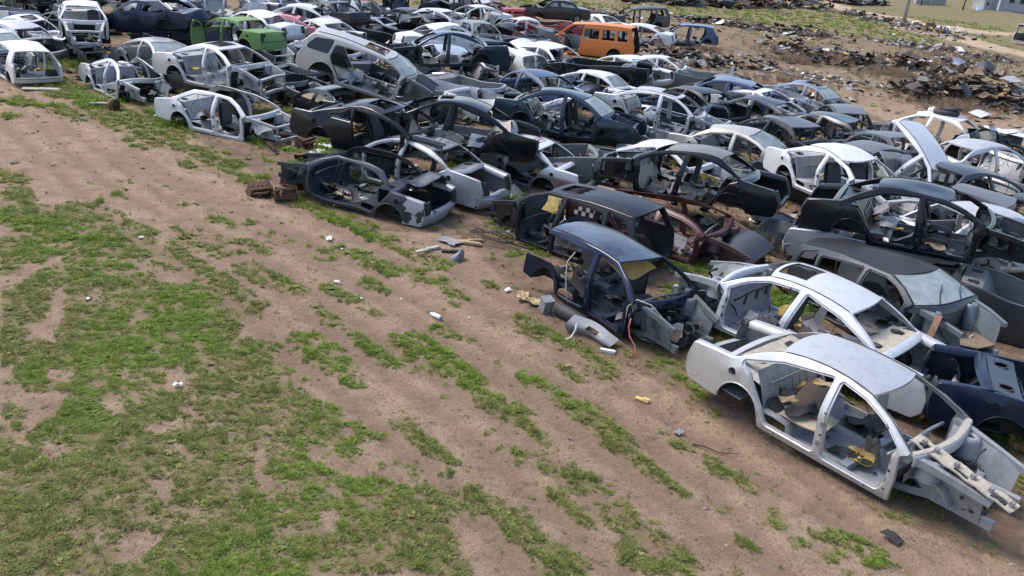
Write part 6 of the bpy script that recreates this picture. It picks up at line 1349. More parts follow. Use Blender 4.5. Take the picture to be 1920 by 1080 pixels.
mb = MB(); mb.tube([(2.73, 10.6, gz1(2.73, 10.6) + .03), (2.9, 10.62, gz1(2.9, 10.62) + .04), (3.1, 10.5, gz1(3.1, 10.5) + .03), (3.36, 10.48, gz1(3.36, 10.48) + .03)], [.010, .009, .008, .004], 6); mb.tube([(3.1, 10.5, gz1(3.1, 10.5) + .03), (3.2, 10.58, gz1(3.1, 10.5) + .05), (3.3, 10.62, gz1(3.1, 10.5) + .05)], .005, 5); one('twig', 'dry dark twig lying on soil near the nearest silver car', 'twig', mb, BROWNB, (0, 0, 0))
# torn grey bumper skin and what lies round it
mb = MB(); G = []
for t in np.linspace(0, 1, 12):
    x = -.42 + .95 * t; dep = .10 * math.sin(math.pi * min(t * 1.3, 1)); top = .30 - .10 * t - .10 * max(0, t - .75) * 4 * .5
    G.append([(x, -.02 + dep, 0), (x - .02, -.10 + dep, top * .35), (x, -.12 + dep, top * .62), (x + .02, -.03 + dep, top * .80), (x + .03, .10 + dep, top)])
mb.sheet(G, (0, .012, -.006), 0, 0, lambda i, j: j == 2 and 4 <= i <= 6); o = one('bumper_cover', 'torn grey bumper skin on grass beside the dark blue small car', 'bumper', mb, plain('faded_grey_plastic', (.22, .22, .245), .55, .15, 5), (1.40, 13.82, gz1(1.4, 13.8)), -.62)
mb = MB(); mb.tube([(0, 0, .02), (.10, .02, .05), (.18, .08, .16), (.20, .10, .28)], .022, 8); one('hose', 'pale bent pipe by the torn grey bumper skin', 'pipe', mb, plain('pale_green_plastic', (.42, .45, .38), .6, .15), (1.0, 13.62, gz1(1, 13.6)), .2)
mb = MB(); mb.box((0, 0, .03), (.26, .07, .045)); mb.box((.08, 0, .056), (.06, .05, .012)); one('plastic_block', 'small white plastic strip on soil right of the torn bumper skin', 'plastic', mb, WHITEP, (1.72, 13.38, gz1(1.7, 13.4)), -.25)
mb = MB(); mb.box((0, 0, .13), (.20, .18, .24), 0, Matrix.Rotation(.25, 3, 'X')); mb.box((0, -.02, .262), (.22, .20, .02), 0, Matrix.Rotation(.25, 3, 'X')); one('grey_box', 'grey plastic case standing at the sill of the dark blue small car', 'case', mb, GREYP, (.66, 14.72, gz1(.66, 14.7)), .5)
mb = MB(); n = 16; mb.sheet([[(x, r * math.cos(2 * math.pi * k / n), .13 + r * math.sin(2 * math.pi * k / n)) for k in range(n + 1)] for x, r in ((-.36, .001), (-.36, .10), (-.33, .125), (.33, .125), (.36, .10), (.36, .001))], (0, 0, -.002)); one('tank', 'black cylinder tank under the sill of the dark blue small car', 'tank', mb, DARK, (1.10, 14.40, gz1(1.1, 14.4)), -.85)
for (x, y, l, w_, rz, lab, mt) in ((-1.85, 17.35, .62, .10, .75, 'short pale plank lying apart at the grass edge', CREAM), (-1.10, 17.92, .70, .09, -.1, 'pale board beside the rubber mat', TAN), (-1.02, 18.12, .60, .11, .35, 'pale board crossing another beside the rusty seat frame', TAN), (-1.33, 17.36, .46, .09, 0, 'black bar in front of the pale boards', DARK), (-16.4, 29.2, 1.15, .32, .25, 'whitish slab on the ground before the white open-backed shell', CREAM)):
    mb = MB(); mb.box((0, 0, .03), (l, w_, .035)); mb.box((l * .2, 0, .055), (l * .5, w_ * .9, .016), 0); one('plank', lab, 'board', mb, mt, (x, y, gz1(x, y) + .01), rz)
mb = MB(); mb.sheet([[((.16 + .02 * math.sin(3 * a)) * math.cos(a) * f + .3 * z, .10 * math.sin(a) * f * (1 + .3 * math.cos(2 * a)), z * (1 + .25 * math.cos(a + 1))) for a in np.linspace(0, 2 * math.pi, 13)] for f, z in ((.9, 0), (1.1, .06), (1.0, .14), (.6, .20), (.01, .21))], (0, 0, -.004)); one('black_lump', 'dark grey rubber lump in front of the black bar', 'lump', mb, GREYP, (-1.19, 16.95, gz1(-1.2, 16.95)), 1.0)
mb = MB(); mt_ = MB()
def oval(a, b, z, tw, k=22): return [(a * math.cos(t), b * math.sin(t), z + .05 * math.sin(2 * t + tw)) for t in np.linspace(0, 2 * math.pi, k)]
mb.tube(oval(.55, .26, .16, 0), .020, 7, caps=False); mb.tube(oval(.42, .18, .20, 1), .013, 6, caps=False); mb.tube([(-.5, .05, .1), (0, .0, .22), (.5, -.05, .08), (1.0, -.10, .04)], .02, 6)
for k in range(9): mt_.tube([(-.45 + .11 * k, -.22, .12), (-.43 + .11 * k, -.05, .22), (-.45 + .11 * k, .10, .12), (-.42 + .11 * k, .22, .2)], .009, 5)
item('seat_frame', 'rusty wire seat frame lying beside the black off-roader', 'seat frame', [('frame_tube', mb, BROWNB), ('spring_wire', mt_, RUSTY)], (-.55, 18.2, gz1(-.5, 18.2) + .02), -.35)
mb = MB(); n = 18; mb.sheet([[(x, r * math.cos(2 * math.pi * k / n), .2 + r * math.sin(2 * math.pi * k / n)) for k in range(n + 1)] for x, r in ((-.10, .06), (-.10, .19), (.06, .20), (.08, .15), (.08, .05), (.12, .001))], (0, 0, -.003)); m2 = MB(); m2.tube([(0, 0, .2), (-.5, .05, .16), (-.95, .02, .10)], .045, 8)
item('axle_hub', 'black brake drum with a stub of axle on the grass below the roofless silver body', 'axle', [('brake_drum', mb, RUSTY), ('axle_tube', m2, BARE)], (-13.0, 27.2, gz1(-13, 27.2)), -.3)
# inside and on top of the nearest silver car
sc_ = BUILT['silver_near'].root; bpy.context.view_layer.update(); MW = sc_.matrix_world
def onto(o, p, rz=0, rx=0, ry=0): o.matrix_world = MW @ Matrix.Translation(p) @ Matrix.Rotation(rz, 4, 'Z') @ Matrix.Rotation(ry, 4, 'Y') @ Matrix.Rotation(rx, 4, 'X')
mb = MB(); G = [[(r * math.cos(a), r * math.sin(a) * .8, .02 + .03 * math.sin(3 * a)) for a in np.linspace(0, 2 * math.pi, 15)] for r in (.045, .10, .17, .19)]; mb.sheet(G, (0, 0, -.02)); o = one('foam_pad', 'yellow foam ring on the floor of the nearest silver car', 'foam', mb, FOAM, (0, 0, 0)); onto(o, (.38, -.42, .16), .2, .25)
mb = MB(); G = [[(.02 * math.sin(5 * v), (v - .5) * .36 * (1 - .5 * u * u), u * .34 + .03 * math.sin(6 * v)) for v in np.linspace(0, 1, 9)] for u in np.linspace(0, 1, 7)]; mb.sheet(G, (-.05, 0, 0)); o = one('foam_backing', 'torn grey foam backing with yellow rim standing in the nearest silver car', 'foam', mb, plain('grey_felt_foam', (.10, .095, .08), .95, .3, 12), (0, 0, 0)); onto(o, (.52, -.25, .14), .9, 0, -.3)
mb = MB(); mb.sheet([[(x, y, .01 * math.sin(8 * x)) for y in (-.4, -.1, .2, .42)] for x in (-.22, 0, .22)], (0, 0, -.03)); o = one('floor_board', 'dark brown board inside the rear of the nearest silver car', 'board', mb, BROWNB, (0, 0, 0)); onto(o, (-.62, -.1, .42), .25, .12)
mb = MB(); mb.sheet([[(x, y, .02 + .02 * math.sin(9 * x + 5 * y)) for y in np.linspace(-.25, .25, 6)] for x in np.linspace(-.35, .3, 7)], (0, 0, -.02)); o = one('floor_felt', 'tan felt spread on the rear floor of the nearest silver car', 'felt', mb, plain('pale_tan_felt', (.42, .35, .25), .95, .25, 10), (0, 0, 0)); onto(o, (-.42, -.40, .30), .1, .1)
mb = MB(); nu, nv = 15, 5
G = [[(x, y, .02 * (1 if j in (0, 4) else 0) + .012 * math.sin(i * 2.2)) for j, y in enumerate(np.linspace(-.11, .11, nv))] for i, x in enumerate(np.linspace(-.68, .68, nu))]
mb.sheet(G, (0, 0, -.02), 0, 0, lambda i, j: (i in (1, 2, 11, 12) and j in (1, 2)) or (i in (6, 7) and j == 1)); m2 = MB()
for x in (-.55, -.38, -.1, .12, .36, .62): m2.box((x, .02, .035), (.05, .06, .05))
m3 = MB(); m3.disc((-.5, -.02, -.004), (0, 0, 1), .07, 14, r0=.04); m3.disc((.5, -.02, -.004), (0, 0, 1), .07, 14, r0=.04)
r = item('front_carrier', 'cream plastic front panel lying over the engine bay of the nearest silver car', 'panel', [('carrier_plate', mb, CREAM), ('bracket', m2, GREYP), ('ring', m3, DARK)], (0, 0, 0)); onto(r, (1.62, -.50, .70), -.10, .10, .13)
pw_ = BUILT['peeling'].root; MW = pw_.matrix_world
mb = MB(); mb.sheet([[(-.42 + .84 * u + .05 * math.sin(6 * v), v * .58, .10 * math.sin(5 * u + 2 * v) - .12 * abs(v) + .08 * u) for v in np.linspace(-1, 1, 9)] for u in np.linspace(0, 1, 7)], (0, 0, -.02)); o = one('boot_lid', 'buckled silver-blue boot lid propped on the tail of the peeling wreck', 'boot lid', mb, PEEL, (0, 0, 0)); onto(o, (-1.62, -.15, .98), .35, .22, .30)
# black plastic parts on the roof of the white shell
wt = BUILT['white_tyre']; MW = wt.root.matrix_world
mb = MB(); mb.sheet([[(.42 * math.cos(a) * f, .30 * math.sin(a) * f, z) for a in np.linspace(0, 2 * math.pi, 15)] for f, z in ((1, 0), (1.06, .07), (1, .13), (.7, .16), (.6, .10), (.01, .10))], (0, 0, -.004)); o = one('plastic_tray', 'black plastic tray resting on the white shell roof', 'tray', mb, DARK, (0, 0, 0)); onto(o, (-.45, .1, 1.27), .3)
mb = MB(); mb.sheet([[(.3 * math.cos(a) * f, .26 * math.sin(a) * f, z) for a in np.linspace(0, 2 * math.pi, 13)] for f, z in ((1, 0), (1.05, .05), (.9, .10), (.5, .11), (.01, .08))], (0, 0, -.004)); o = one('plastic_tray', 'second black plastic tray stacked half over the first on the white roof', 'tray', mb, DARK, (0, 0, 0)); onto(o, (-.62, -.05, 1.43), 1.0, .08)
# engine bay of the dark off-roader: brown lining and a rag over the wing
ds = BUILT['dark_suv']; MW = ds.root.matrix_world
mb = MB(); mb.sheet([[(x, y, .30 + .05 * math.sin(5 * x + 3 * y) + .15 * abs(y)) for y in np.linspace(-.45, .45, 9)] for x in np.linspace(1.25, 1.9, 7)], (0, 0, -.02)); o = tag(mb.build('bay_lining', plain('brown_dusty_lining', (.20, .145, .10), .95, .35, 8), ds.root), None)
mb = MB(); mb.sheet([[(k * .06 - .06 + .02 * math.sin(9 * t), (t - .5) * .6, .14 - 1.9 * (t - .45) ** 2) for k in range(3)] for t in np.linspace(0, 1, 9)], (0, 0, -.012)); o = one('rag', 'brown rag hanging over the front wing of the dark off-roader', 'rag', mb, plain('brown_rag', (.17, .10, .07), .95, .3, 20), (0, 0, 0)); onto(o, (1.62, -.66, .73), .2)

mb = MB(); mb.beam([(.42 * math.cos(a), 0, .34 * math.sin(a)) for a in np.linspace(-.1, math.pi + .1, 15)], .10, .05); mb.beam([(-.42, 0, 0), (0, .01, .02), (.42, 0, 0)], .10, .05); mb.beam([(-.14, 0, 0), (-.05, 0, .33)], .06, .05); mb.beam([(.20, 0, 0), (.10, 0, .33)], .06, .05); m2 = MB(); m2.disc((-.28, -.06, .14), (0, 1, 0), .10, 14, r0=.07); m3 = MB(); m3.disc((.30, -.06, .12), (0, 1, 0), .09, 14, r0=.06)
r = item('loose_rear_shelf', 'dark blue rear shelf frame standing between the black off-roader and the dark blue small car', 'shelf frame', [('shelf_frame', mb, NAVY), ('speaker_ring', m2, DGREY), ('speaker_ring', m3, DGREY)], (1.22, 16.75, .86), .15); r.rotation_euler[0] = -.45
mb = MB(); mb.sheet([[(x + .06 * math.sin(6 * v), .10 + .4 * v + .05 * math.sin(5 * x), 1.20 - .45 * v ** 1.4 * (1 - .6 * (x - .25)) + .05 * math.sin(11 * v + 9 * x)) for v in np.linspace(0, 1, 9)] for x in np.linspace(.3, .66, 7)], (0, 0, -.01)); BUILT['black_suv'].part('torn_headliner', mb, plain('yellow_felt', (.30, .235, .08), .95, .3, 9))
# ---------------------------------------------------------------- scrap, rubble and weeds nobody could count
def pebble(rng):
    V = [(0, 0, -.3)]; 
    for z, r in ((-.1, .9), (.35, .7)): V += [(r * math.cos(a) * rng.uniform(.75, 1.15), r * math.sin(a) * rng.uniform(.75, 1.15), z * rng.uniform(.7, 1.2)) for a in np.linspace(0, 2 * math.pi, 6)[:5]]
    V.append((0, 0, .6)); F = [(0, 1 + (k + 1) % 5, 1 + k) for k in range(5)] + [(1 + k, 1 + (k + 1) % 5, 6 + (k + 1) % 5, 6 + k) for k in range(5)] + [(6 + k, 6 + (k + 1) % 5, 11) for k in range(5)]
    return V, F
sp_ = []; ss_ = []
for (y0, y1, den, sc) in ((6.5, 12, 55, .010), (12, 20, 30, .014), (20, 34, 12, .022), (34, 70, 2.5, .04)):
    hw = .62 * y1 + 3; n = int((y1 - y0) * 2 * hw * den); px = rs.uniform(-hw, hw, n); py = rs.uniform(y0, y1, n); cl = fbm(px, py, .7, 3, 14); k = (px < .58 * py + 3.0) & (px > -.60 * py - 3.0) & (rs.uniform(0, 1, n) < smooth(.35, .65, cl) * .9 + .1); px, py = px[k], py[k]
    sp_.append(np.stack([px, py, ground_z(px, py)], 1)); ss_.append(sc * rs.lognormal(0, .5, len(px)))
sp_ = np.vstack(sp_); ss_ = np.concatenate(ss_)
STONEM = leaf_mat('stone_and_clod', (.13, .09, .065), (.42, .34, .27), (.30, .21, .15))
scatter('stones', 'small stones, clods and crumbs lying on the bare soil', [pebble(prng) for _ in range(4)], STONEM, sp_, ss_, rs.uniform(0, 6.28, len(sp_)), rs.randint(0, 4, len(sp_)), rs.uniform(0, .8, len(sp_)))
bl = []
for (y0, y1, den) in ((6.5, 14, 9), (14, 26, 4)):
    hw = .62 * y1 + 3; n = int((y1 - y0) * 2 * hw * den); px = rs.uniform(-hw, hw, n); py = rs.uniform(y0, y1, n); k = (px < .58 * py + 3) & (px > -.6 * py - 3); bl.append(np.stack([px[k], py[k]], 1))
bl = np.vstack(bl); straws = [([(-.06, -.002, .008), (-.06, .002, .008), (0, .003, .014), (0, -.003, .014), (.07, .004, .006)], [(0, 1, 2, 3), (3, 2, 4)]), ([(-.09, 0, .006), (-.09, .005, .006), (.01, .012, .016), (.01, .006, .016), (.10, -.02, .006)], [(0, 1, 2, 3), (3, 2, 4)])]
STRAWM = leaf_mat('straw', (.40, .31, .19), (.20, .13, .08), (.50, .42, .30))
scatter('straw_litter', 'dry straws and twigs scattered on the soil and grass', straws, STRAWM, np.column_stack([bl, ground_z(bl[:, 0], bl[:, 1]) + .012]), rs.uniform(.3, 1.0, len(bl)), rs.uniform(0, 6.28, len(bl)), rs.randint(0, 2, len(bl)), rs.uniform(0, 1, len(bl)))
CH = [DARK, MAT_PAD, BARE, GREYP, WHITEP, TAN, RUSTY, paint((.35, .36, .38), .2, .4, .6), BLUE, FOAM, BROWNB, MAROON]
def heap(name, label, pts, wts, seed):
    q = random.Random(seed); t = MB()
    for (x, y, z, s) in pts:
        m = q.choices(range(len(CH)), list(wts) + [0] * (len(CH) - len(wts)))[0]; k = q.random()
        if k < .62: junk(t, q, (x, y, z), s, m)
        elif k < .85:
            t.box((x, y, z + s * .15), (s * q.uniform(.5, 1.6), s * q.uniform(.2, .7), s * q.uniform(.05, .35)), m, Matrix.Rotation(q.uniform(0, 6.3), 3, 'Z') @ Matrix.Rotation(q.gauss(0, .45), 3, 'X') @ Matrix.Rotation(q.gauss(0, .3), 3, 'Y'))
        else:
            a = q.uniform(0, 6.3); l = s * q.uniform(1.2, 3); p = np.array((x, y, z + .03)); t.tube([p, p + np.array((l * .5 * math.cos(a), l * .5 * math.sin(a), q.uniform(0, .3) * l)), p + np.array((l * math.cos(a + .4), l * math.sin(a + .4), q.uniform(-.05, .25) * l))], s * q.uniform(.03, .09), 5, m)
    o = t.build(name, CH, smooth=False); return tag(o, label, kind='stuff')
q = random.Random(77); pts = []; YP = np.array(YARD_POLY); xs_ = rs.uniform(-30, 20, 9000); ys_ = rs.uniform(9, 62, 9000); k = in_poly(YARD_POLY, xs_, ys_); xs_, ys_ = xs_[k], ys_[k]
edge = np.min([seg_dist(xs_, ys_, YARD_POLY[i], YARD_POLY[i + 1]) for i in range(15)], axis=0); k = edge > .9; xs_, ys_ = xs_[k][:2600], ys_[k][:2600]
zz = ground_z(xs_, ys_)
heap('scrap_litter', 'bits of trim, glass and sheet metal strewn on the soil between the cars', [(x, y, z + .03, q.uniform(.06, .26) * (1 + y / 60)) for x, y, z in zip(xs_, ys_, zz)], [5, 4, 3, 3, 1.0, .8, 2, 2, .3, .3, 1.5, .2], 1)
def band(line, n, wid, smin, smax, hgt, seed):
    q = random.Random(seed); out = []; L = [math.dist(a, b) for a, b in zip(line[:-1], line[1:])]
    for _ in range(n):
        k = q.choices(range(len(L)), L)[0]; t = q.random(); a, b = line[k], line[k + 1]; g = q.gauss(0, .5); cl = .5 + .5 * math.sin(7 * (k + t) + seed)
        x = a[0] + (b[0] - a[0]) * t + q.gauss(0, wid * .5); y = a[1] + (b[1] - a[1]) * t + g * wid; s = q.uniform(smin, smax) * q.uniform(.6, 1.2)
        out.append((x, y, gz1(x, y) + hgt * math.exp(-g * g * 2) * q.random() * (.3 + cl), s))
    return out
DIRTCHIP = plain('dusty_earth', (.20, .145, .10), .95, .3, 6); CH += [DIRTCHIP]
W1, W2 = [2.6, 2.6, 1.5, 2.0, .6, 1.5, 4, .6, .1, .2, 5, .3, 7], [2, 2, 2.5, 3, 2.2, 2, 2, 1.5, .2, .3, 3, .3, 5]
for k, n, wd, s0, s1, h, w_, lab in (('r1', 574, 2.3, 0.07, 0.41, 0.46, W1, 'long dark rubble ridge on the green strip behind the blue hatchback'), ('r2', 711, 2.5, 0.07, 0.45, 0.92, W1, 'dark scrap ridge across the brown field'), ('r3', 574, 2.2, 0.06, 0.35, 0.37, W2, 'pale rubbish ridge right of the brown mound'), ('r4', 574, 2.6, 0.10, 0.48, 0.46, W2, 'rubbish ridge along the dirt road'), ('r5', 629, 2.2, 0.06, 0.38, 0.55, W1, 'scrap ridge right of the orange minibus'), ('r6', 1086, 2.0, 0.07, 0.48, 1.32, W1, 'tall dark scrap heap at the right picture edge'), ('r7', 205, 1.4, 0.07, 0.41, 0.74, W1, 'small scrap heap with a bent blue panel'), ('r8', 232, 2.6, 0.04, 0.25, 0.18, W2, 'thin litter scattered on the brown field'), ('r9', 218, 2.6, 0.07, 0.35, 0.28, W2, 'white litter behind the brown sedan')):
    heap('rubble', lab, band(RUBBLE_LINE[k], n, wd, s0, s1, h, sum(map(ord, k))), w_, sum(map(ord, k)))
fx_ = rs.uniform(6, 60, 2600); fy_ = rs.uniform(36, 100, 2600); k = ~in_poly(YARD_POLY, fx_, fy_); fx_, fy_ = fx_[k], fy_[k]; cl = fbm(fx_, fy_, .22, 3, 4) > .50; fx_, fy_ = fx_[cl], fy_[cl]
heap('field_litter', 'small litter strewn thinly over the far field', [(x, y, z + .03, q.uniform(.07, .26)) for x, y, z in zip(fx_, fy_, ground_z(fx_, fy_))], W2, 9)
heap('scrap_heap', 'black tangled scrap piled between the white shell and the white bonnet', [(16.6 + q.gauss(0, .6), 31.2 + q.gauss(0, .6), .1 + abs(q.gauss(0, .45)), q.uniform(.12, .38)) for _ in range(150)], [8, 5, 2, 2, 1, .5, 1, 2, 0, 0, 2, 0], 21)
# single bigger pieces one can pick out in the heaps
def bent(name, label, cat, x, y, l, w_, arch, mt, rz, tilt=0, lift=.1):
    mb = MB(); mb.sheet([[(u * l, v * w_, arch * (1 - 4 * u * u) - .25 * arch * v * v) for v in np.linspace(-.5, .5, 6)] for u in np.linspace(-.5, .5, 8)], (0, 0, -.03)); o = mb.build(name, mt); o.location = (x, y, gz1(x, y) + lift); o.rotation_euler = (tilt, 0, rz); return tag(o, label, cat)
bent('car_bonnet', 'bent pale blue bonnet on the small scrap heap', 'bonnet', 27.6, 59.0, 1.1, .8, .25, PALEBLUE, .4, .3, .5); bent('car_bonnet', 'bent grey-blue bonnet right of the pale blue one', 'bonnet', 28.9, 58.2, 1.0, .7, .25, DGREY, -.5, .5, .5)
bent('torn_sheet', 'white torn sheet below the tall dark scrap heap', 'panel', 21.1, 41.4, 1.2, .7, .12, DIRTYW, .5, .15, .12); bent('orange_plank', 'orange board leaning on the tall dark scrap heap', 'board', 23.2, 44.2, 1.2, .12, .02, plain('orange_wood', (.45, .22, .05), .8, .2), .9, .4, .8)
bent('felt_roll', 'brown felt sheet on the left end of the tall dark scrap heap', 'felt', 19.2, 44.8, .9, .7, .2, BROWNB, .2, .1, .6); bent('dark_door', 'dark bent panel leaning in the tall dark scrap heap', 'panel', 21.6, 44.6, .9, .7, .15, DGREY, .9, .9, .7); bent('brown_sheet', 'grey-brown curved sheet in the tall dark scrap heap', 'panel', 24.3, 43.4, 1.0, .8, .25, plain('grey_brown_sheet', (.16, .13, .11), .9, .3), .3, .7, .7)
bent('car_bonnet', 'white flat bonnet at the right edge with a sack on it', 'bonnet', 18.2, 32.3, 2.2, 1.5, .10, WHITE2, .25, -.05, .95); mb = crumple(61, .6, .8, .6); o = one('sack', 'pale sack lying on the white flat bonnet', 'sack', mb, CREAM, (18.2, 32.4, 1.05), .4)
bent('car_boot_lid', 'white boot lid raised left of the white broad-roofed shell', 'boot lid', -.3, 41.9, 1.3, 1.1, .18, WHITE, .6, .25, 1.25)
bent('car_wing', 'black curved wing panel in the black tangled scrap', 'wing', 15.6, 31.0, 1.2, .5, .3, BLACK, 1.2, 1.2, .9); bent('car_wing', 'second black panel standing up from the tangled scrap', 'wing', 16.9, 31.2, 1.1, .4, .2, BLACK, -.6, 1.3, .9); bent('trim_sheet', 'pale inner panel hanging from the black tangled scrap', 'panel', 16.3, 31.1, .8, .7, .2, CREAM, .3, 1.1, .8)
for (x, y, a, lt) in ((17.2, 55.2, .2, 'old black tyre at the left end of the long dark scrap ridge'), (22.5, 57.0, 1.1, 'old black tyre in front of the brown soil mound'), (20.3, 45.3, .6, 'old black tyre at the left end of the tall dark scrap heap'), (25.0, 62.5, .9, 'old black tyre behind the brown soil mound')):
    mb = MB(); n = 18; mb.sheet([[(r * math.cos(2 * math.pi * k / n), r * math.sin(2 * math.pi * k / n), z) for k in range(n + 1)] for r, z in ((.19, .0), (.29, .01), (.32, .06), (.32, .14), (.29, .19), (.19, .20), (.18, .10), (.19, 0))], (0, 0, -.002)); o = one('tyre', lt, 'tyre', mb, RUBBER, (x, y, gz1(x, y) + .25), a, 'old tyres in the scrap field', .4)
bent('car_wing', 'grey front wing panel lying under the tail of the dusty-roofed black sedan', 'wing', 6.35, 20.25, 1.15, .5, .16, DULLGREY, -.6, .5, .22); bent('bumper_beam', 'black bumper lying in the gap right of the maroon car', 'bumper', 5.75, 19.4, 1.5, .28, .22, DARK, .35, .8, .22)
bent('door_skin', 'dark blue door skin lying flat right of the maroon car', 'door', 6.6, 21.6, 1.05, .75, .10, NAVY, .9, .12, .15); bent('car_bonnet', 'buckled dark grey bonnet leaning on the maroon car front', 'bonnet', 4.9, 18.3, 1.2, 1.0, .22, DGREY, -.9, .35, .32)
# soil mound with dry weeds, dry weeds round the heaps
wp = []
for (x, y, r, n) in ((23.8, 58.6, 1.8, 260), (15.9, 56, 1.4, 160), (26, 60, 3, 260), (21.5, 54, 3.5, 260), (10.8, 56.6, 1.2, 170), (20.5, 43.5, 2.6, 260), (23.5, 45, 2.2, 200), (5.2, 19.3, .7, 60), (8.0, 34.2, .9, 80), (-.9, 24.2, .6, 60), (14.5, 33.0, 1.5, 120), (30, 66, 4, 200), (13, 47, 3, 120), (18, 62, 4, 200)):
    a = rs.uniform(0, 6.3, n); d = np.abs(rs.normal(0, r * .6, n)); wp.append(np.stack([x + d * np.cos(a), y + d * np.sin(a)], 1))
wp = np.vstack(wp); wz = ground_z(wp[:, 0], wp[:, 1]); weeds = [tuft(prng, 26, .12, .42, .010, .55), tuft(prng, 22, .10, .55, .009, .5), tuft(prng, 30, .16, .30, .010, .9)]
WEEDM = leaf_mat('dry_stalk', (.20, .14, .09), (.33, .25, .17), (.25, .19, .12))
scatter('dry_weeds', 'brown dry weeds round the rubble heaps', weeds, WEEDM, np.column_stack([wp, wz]), rs.uniform(.5, 1.25, len(wp)), rs.uniform(0, 6.28, len(wp)), rs.randint(0, 3, len(wp)), rs.uniform(0, .5, len(wp)))

# ---------------------------------------------------------------- far background
mb = MB(); mb.tube([(0, 0, -.2), (.02, 0, 5), (0, 0, 10.5)], [.19, .16, .12], 10); cap_ = MB(); cap_.box((0, 0, 9.6), (1.6, .1, .12)); 
item('utility_pole', 'tall pale concrete pole beside the dirt road', 'pole', [('shaft', mb, plain('old_concrete', (.36, .33, .31), .9, .2, 4)), ('cross_arm', cap_, BARE)], (38.94, 98.15, gz1(38.9, 98)))
for (x, y, h, lab) in ((-7.6, 62.0, 2.9, 'left of two thin grey posts behind the far cars'), (-6.0, 62.5, 2.9, 'right of two thin grey posts behind the far cars')):
    mb = MB(); mb.tube([(0, 0, -.1), (0, 0, h * .5), (.03, 0, h)], [.06, .055, .05], 8); m2 = MB(); m2.box((.03, 0, h + .02), (.14, .14, .04)); item('steel_post', lab, 'post', [('shaft', mb, BARE), ('cap', m2, BARE)], (x, y, gz1(x, y)))
vc_ = Car('van', WHITE2, 'white van with an open dark back at the right picture edge', 'van', 'parked_van', seed=900, lod=1, inner=GREYIN, wing='both', doors=0); vc_.place((46.5, 84.4, R(16), 0, 0, .05, 1.1))
GREYW = plain('grey_block_wall', (.36, .37, .39), .9, .15, 3); GREYW2 = plain('weathered_render', (.30, .30, .31), .9, .25, 1.5); ROOFM = plain('pale_sheet_roof', (.44, .43, .42), .7, .15, 2)
def house(label, cat, x, y, l, d, h, rz, wins, rise, doors=(), name='block_building'):
    r = empty(name, label, cat, (x, y, gz1(x, y) - .1)); r.rotation_euler[2] = rz
    b = MB(); b.box((l / 2, d / 2, h / 2), (l, d, h)); wl_ = b.build('wall', GREYW, r, smooth=False)
    b = MB(); b.sheet([[(-.3, -.3, h + .05), (-.3, d / 2, h + rise), (-.3, d + .3, h + .05)], [(l + .3, -.3, h + .05), (l + .3, d / 2, h + rise), (l + .3, d + .3, h + .05)]], (0, 0, .12)); b.build('roof', ROOFM, r, smooth=False)
    for (wx, wz, ww, wh) in wins:
        b = MB(); b.box((wx, -.01, wz), (ww + .2, .10, wh + .2)); f = b.build('window', GREYW2, r, smooth=False); b = MB(); b.box((wx, -.065, wz), (ww, .03, wh)); b.build('pane', DARK, f, smooth=False)
    for (wx, ww, wh) in doors: b = MB(); b.box((wx, -.03, wh / 2), (ww, .08, wh)); b.build('door', plain('grey_sheet_door', (.26, .27, .29), .6, .1, 3), r, smooth=False)
    return r
house('long grey block building at the top right corner', 'building', 70.0, 141.9, 22, 8, 3.3, R(-4), [(1.6, 1.9, .7, 1.0), (3.2, 1.9, .7, 1.0), (12, 1.9, .8, 1.0)], 1.2, [(5.6, 2.2, 2.6), (8.4, 1.2, 2.3)])
house('small shed with pale roof left of the grey block building', 'shed', 66.3, 139.0, 2.6, 2.2, 1.7, R(20), [(.6, 1.0, .4, .4)], .5, [(1.8, .8, 1.4)], 'garden_shed')
b = MB(); b.box((0, 0, .8), (5, .3, 1.6)); b.box((0, 0, 1.63), (5.1, .36, .08)); m2 = MB()
for k in range(3): m2.box((-2.4 + 2.4 * k, -.02, .85), (.4, .42, 1.8))
r = item('block_wall', 'low grey wall along the top right horizon', 'wall', [('wall_panel', b, GREYW2), ('pier', m2, GREYW)], (60.2, 143.5, gz1(60, 143)), R(12))
def bare_tree(x, y, h, seed, label):
    q = random.Random(seed); r = empty('bare_tree', label, 'tree', (x, y, gz1(x, y))); t = MB(); cr = MB()
    def grow(p, d, l, rad, lev, m):
        e = p + d * l; mid = (p + e) / 2 + np.array((q.gauss(0, .06), q.gauss(0, .06), 0)) * l; m.tube([p, mid, e], [rad, rad * .85, rad * .7], 5)
        if lev == 0: return
        for k in range(3 if lev > 1 else 4):
            nd_ = d + np.array((q.gauss(0, .55), q.gauss(0, .55), q.gauss(.1, .3))); nd_ /= np.linalg.norm(nd_); grow(p + d * l * q.uniform(.6, 1), nd_, l * q.uniform(.55, .8), rad * .6, lev - 1, cr)
    grow(np.array((0, 0, 0.)), np.array((0, 0, 1.)), h * .32, .12, 4, t); t.build('trunk', BROWNB, r); cr.build('crown', BROWNB, r); return r
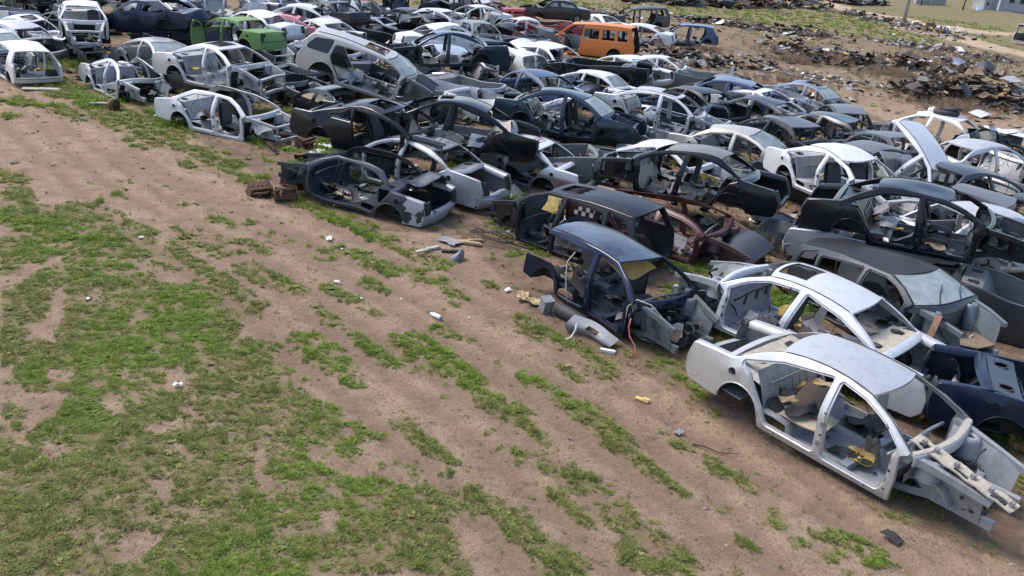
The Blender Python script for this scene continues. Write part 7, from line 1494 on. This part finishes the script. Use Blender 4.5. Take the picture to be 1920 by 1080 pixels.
bare_tree(61.8, 135.5, 5.0, 4, 'bare grey-brown tree in front of the low grey wall'); bare_tree(57.5, 140.0, 4.2, 8, 'smaller bare tree at the left end of the low grey wall')
bent('blue_sheet', 'light blue sheet lying under the bare tree', 'sheet', 62.6, 132.5, .8, .6, .2, plain('light_blue_plastic', (.15, .33, .60), .6, .1), .2, .4, .4)
FAR = [('sedan', 'white', 10.6, 93.5, 20, .6), ('suv', 'dgrey', 14.2, 94.8, 190, .5), ('sedan', 'black2', 18.3, 97.6, 160, .03), ('sedan', 'dgrey', 18.9, 99.5, 30, .8), ('hatch', 'black2', 22.4, 103.6, 200, .4), ('sedan', 'navy', 25.6, 107.0, 340, .03), ('suv', 'black2', 28.4, 110.5, 170, .3), ('sedan', 'speck', 31.6, 113.0, 150, .03), ('sedan', 'dgrey', 33.6, 115.5, 20, .7), ('suv', 'speck', 40.8, 124.5, 160, .03), ('sedan', 'white', 44.6, 128.0, 190, .5), ('hatch', 'black2', 46.6, 129.0, 30, .03)]
fl = ['white shell at the left end of the distant wreck row', 'grey off-roader second in the distant wreck row', 'black shell on the ground in the distant wreck row', 'dark shell resting behind the distant black shell', 'black hatchback in the middle of the distant wreck row', 'navy shell right of the distant black hatchback', 'black off-roader towards the right of the distant row', 'burnt dark shell near the right end of the distant row', 'grey shell stacked at the right end of the distant row', 'burnt off-roader alone beside the dirt road', 'white shell behind the burnt off-roader by the road', 'black hatchback shell right of the burnt roadside off-roader']
for k, (typ, pk, x, y, a, z) in enumerate(FAR):
    body, inn = PAINTS[pk]; c = Car(typ, body, fl[k], 'car', NM[typ], seed=700 + k, lod=2, inner=inn, dent=.03, lid=1); c.place((x, y, R(a), 0, 0, z, 1.0))
heap('rubble', 'dark scrap strewn under the distant wreck row', band([(9, 93), (20, 99), (34, 114)], 420, 2.2, .3, 1.0, .8, 5), W1, 50)
heap('rubble', 'dark scrap under the roadside wrecks', band([(39, 123), (48, 130)], 160, 1.6, .3, .9, .6, 6), W1, 51)
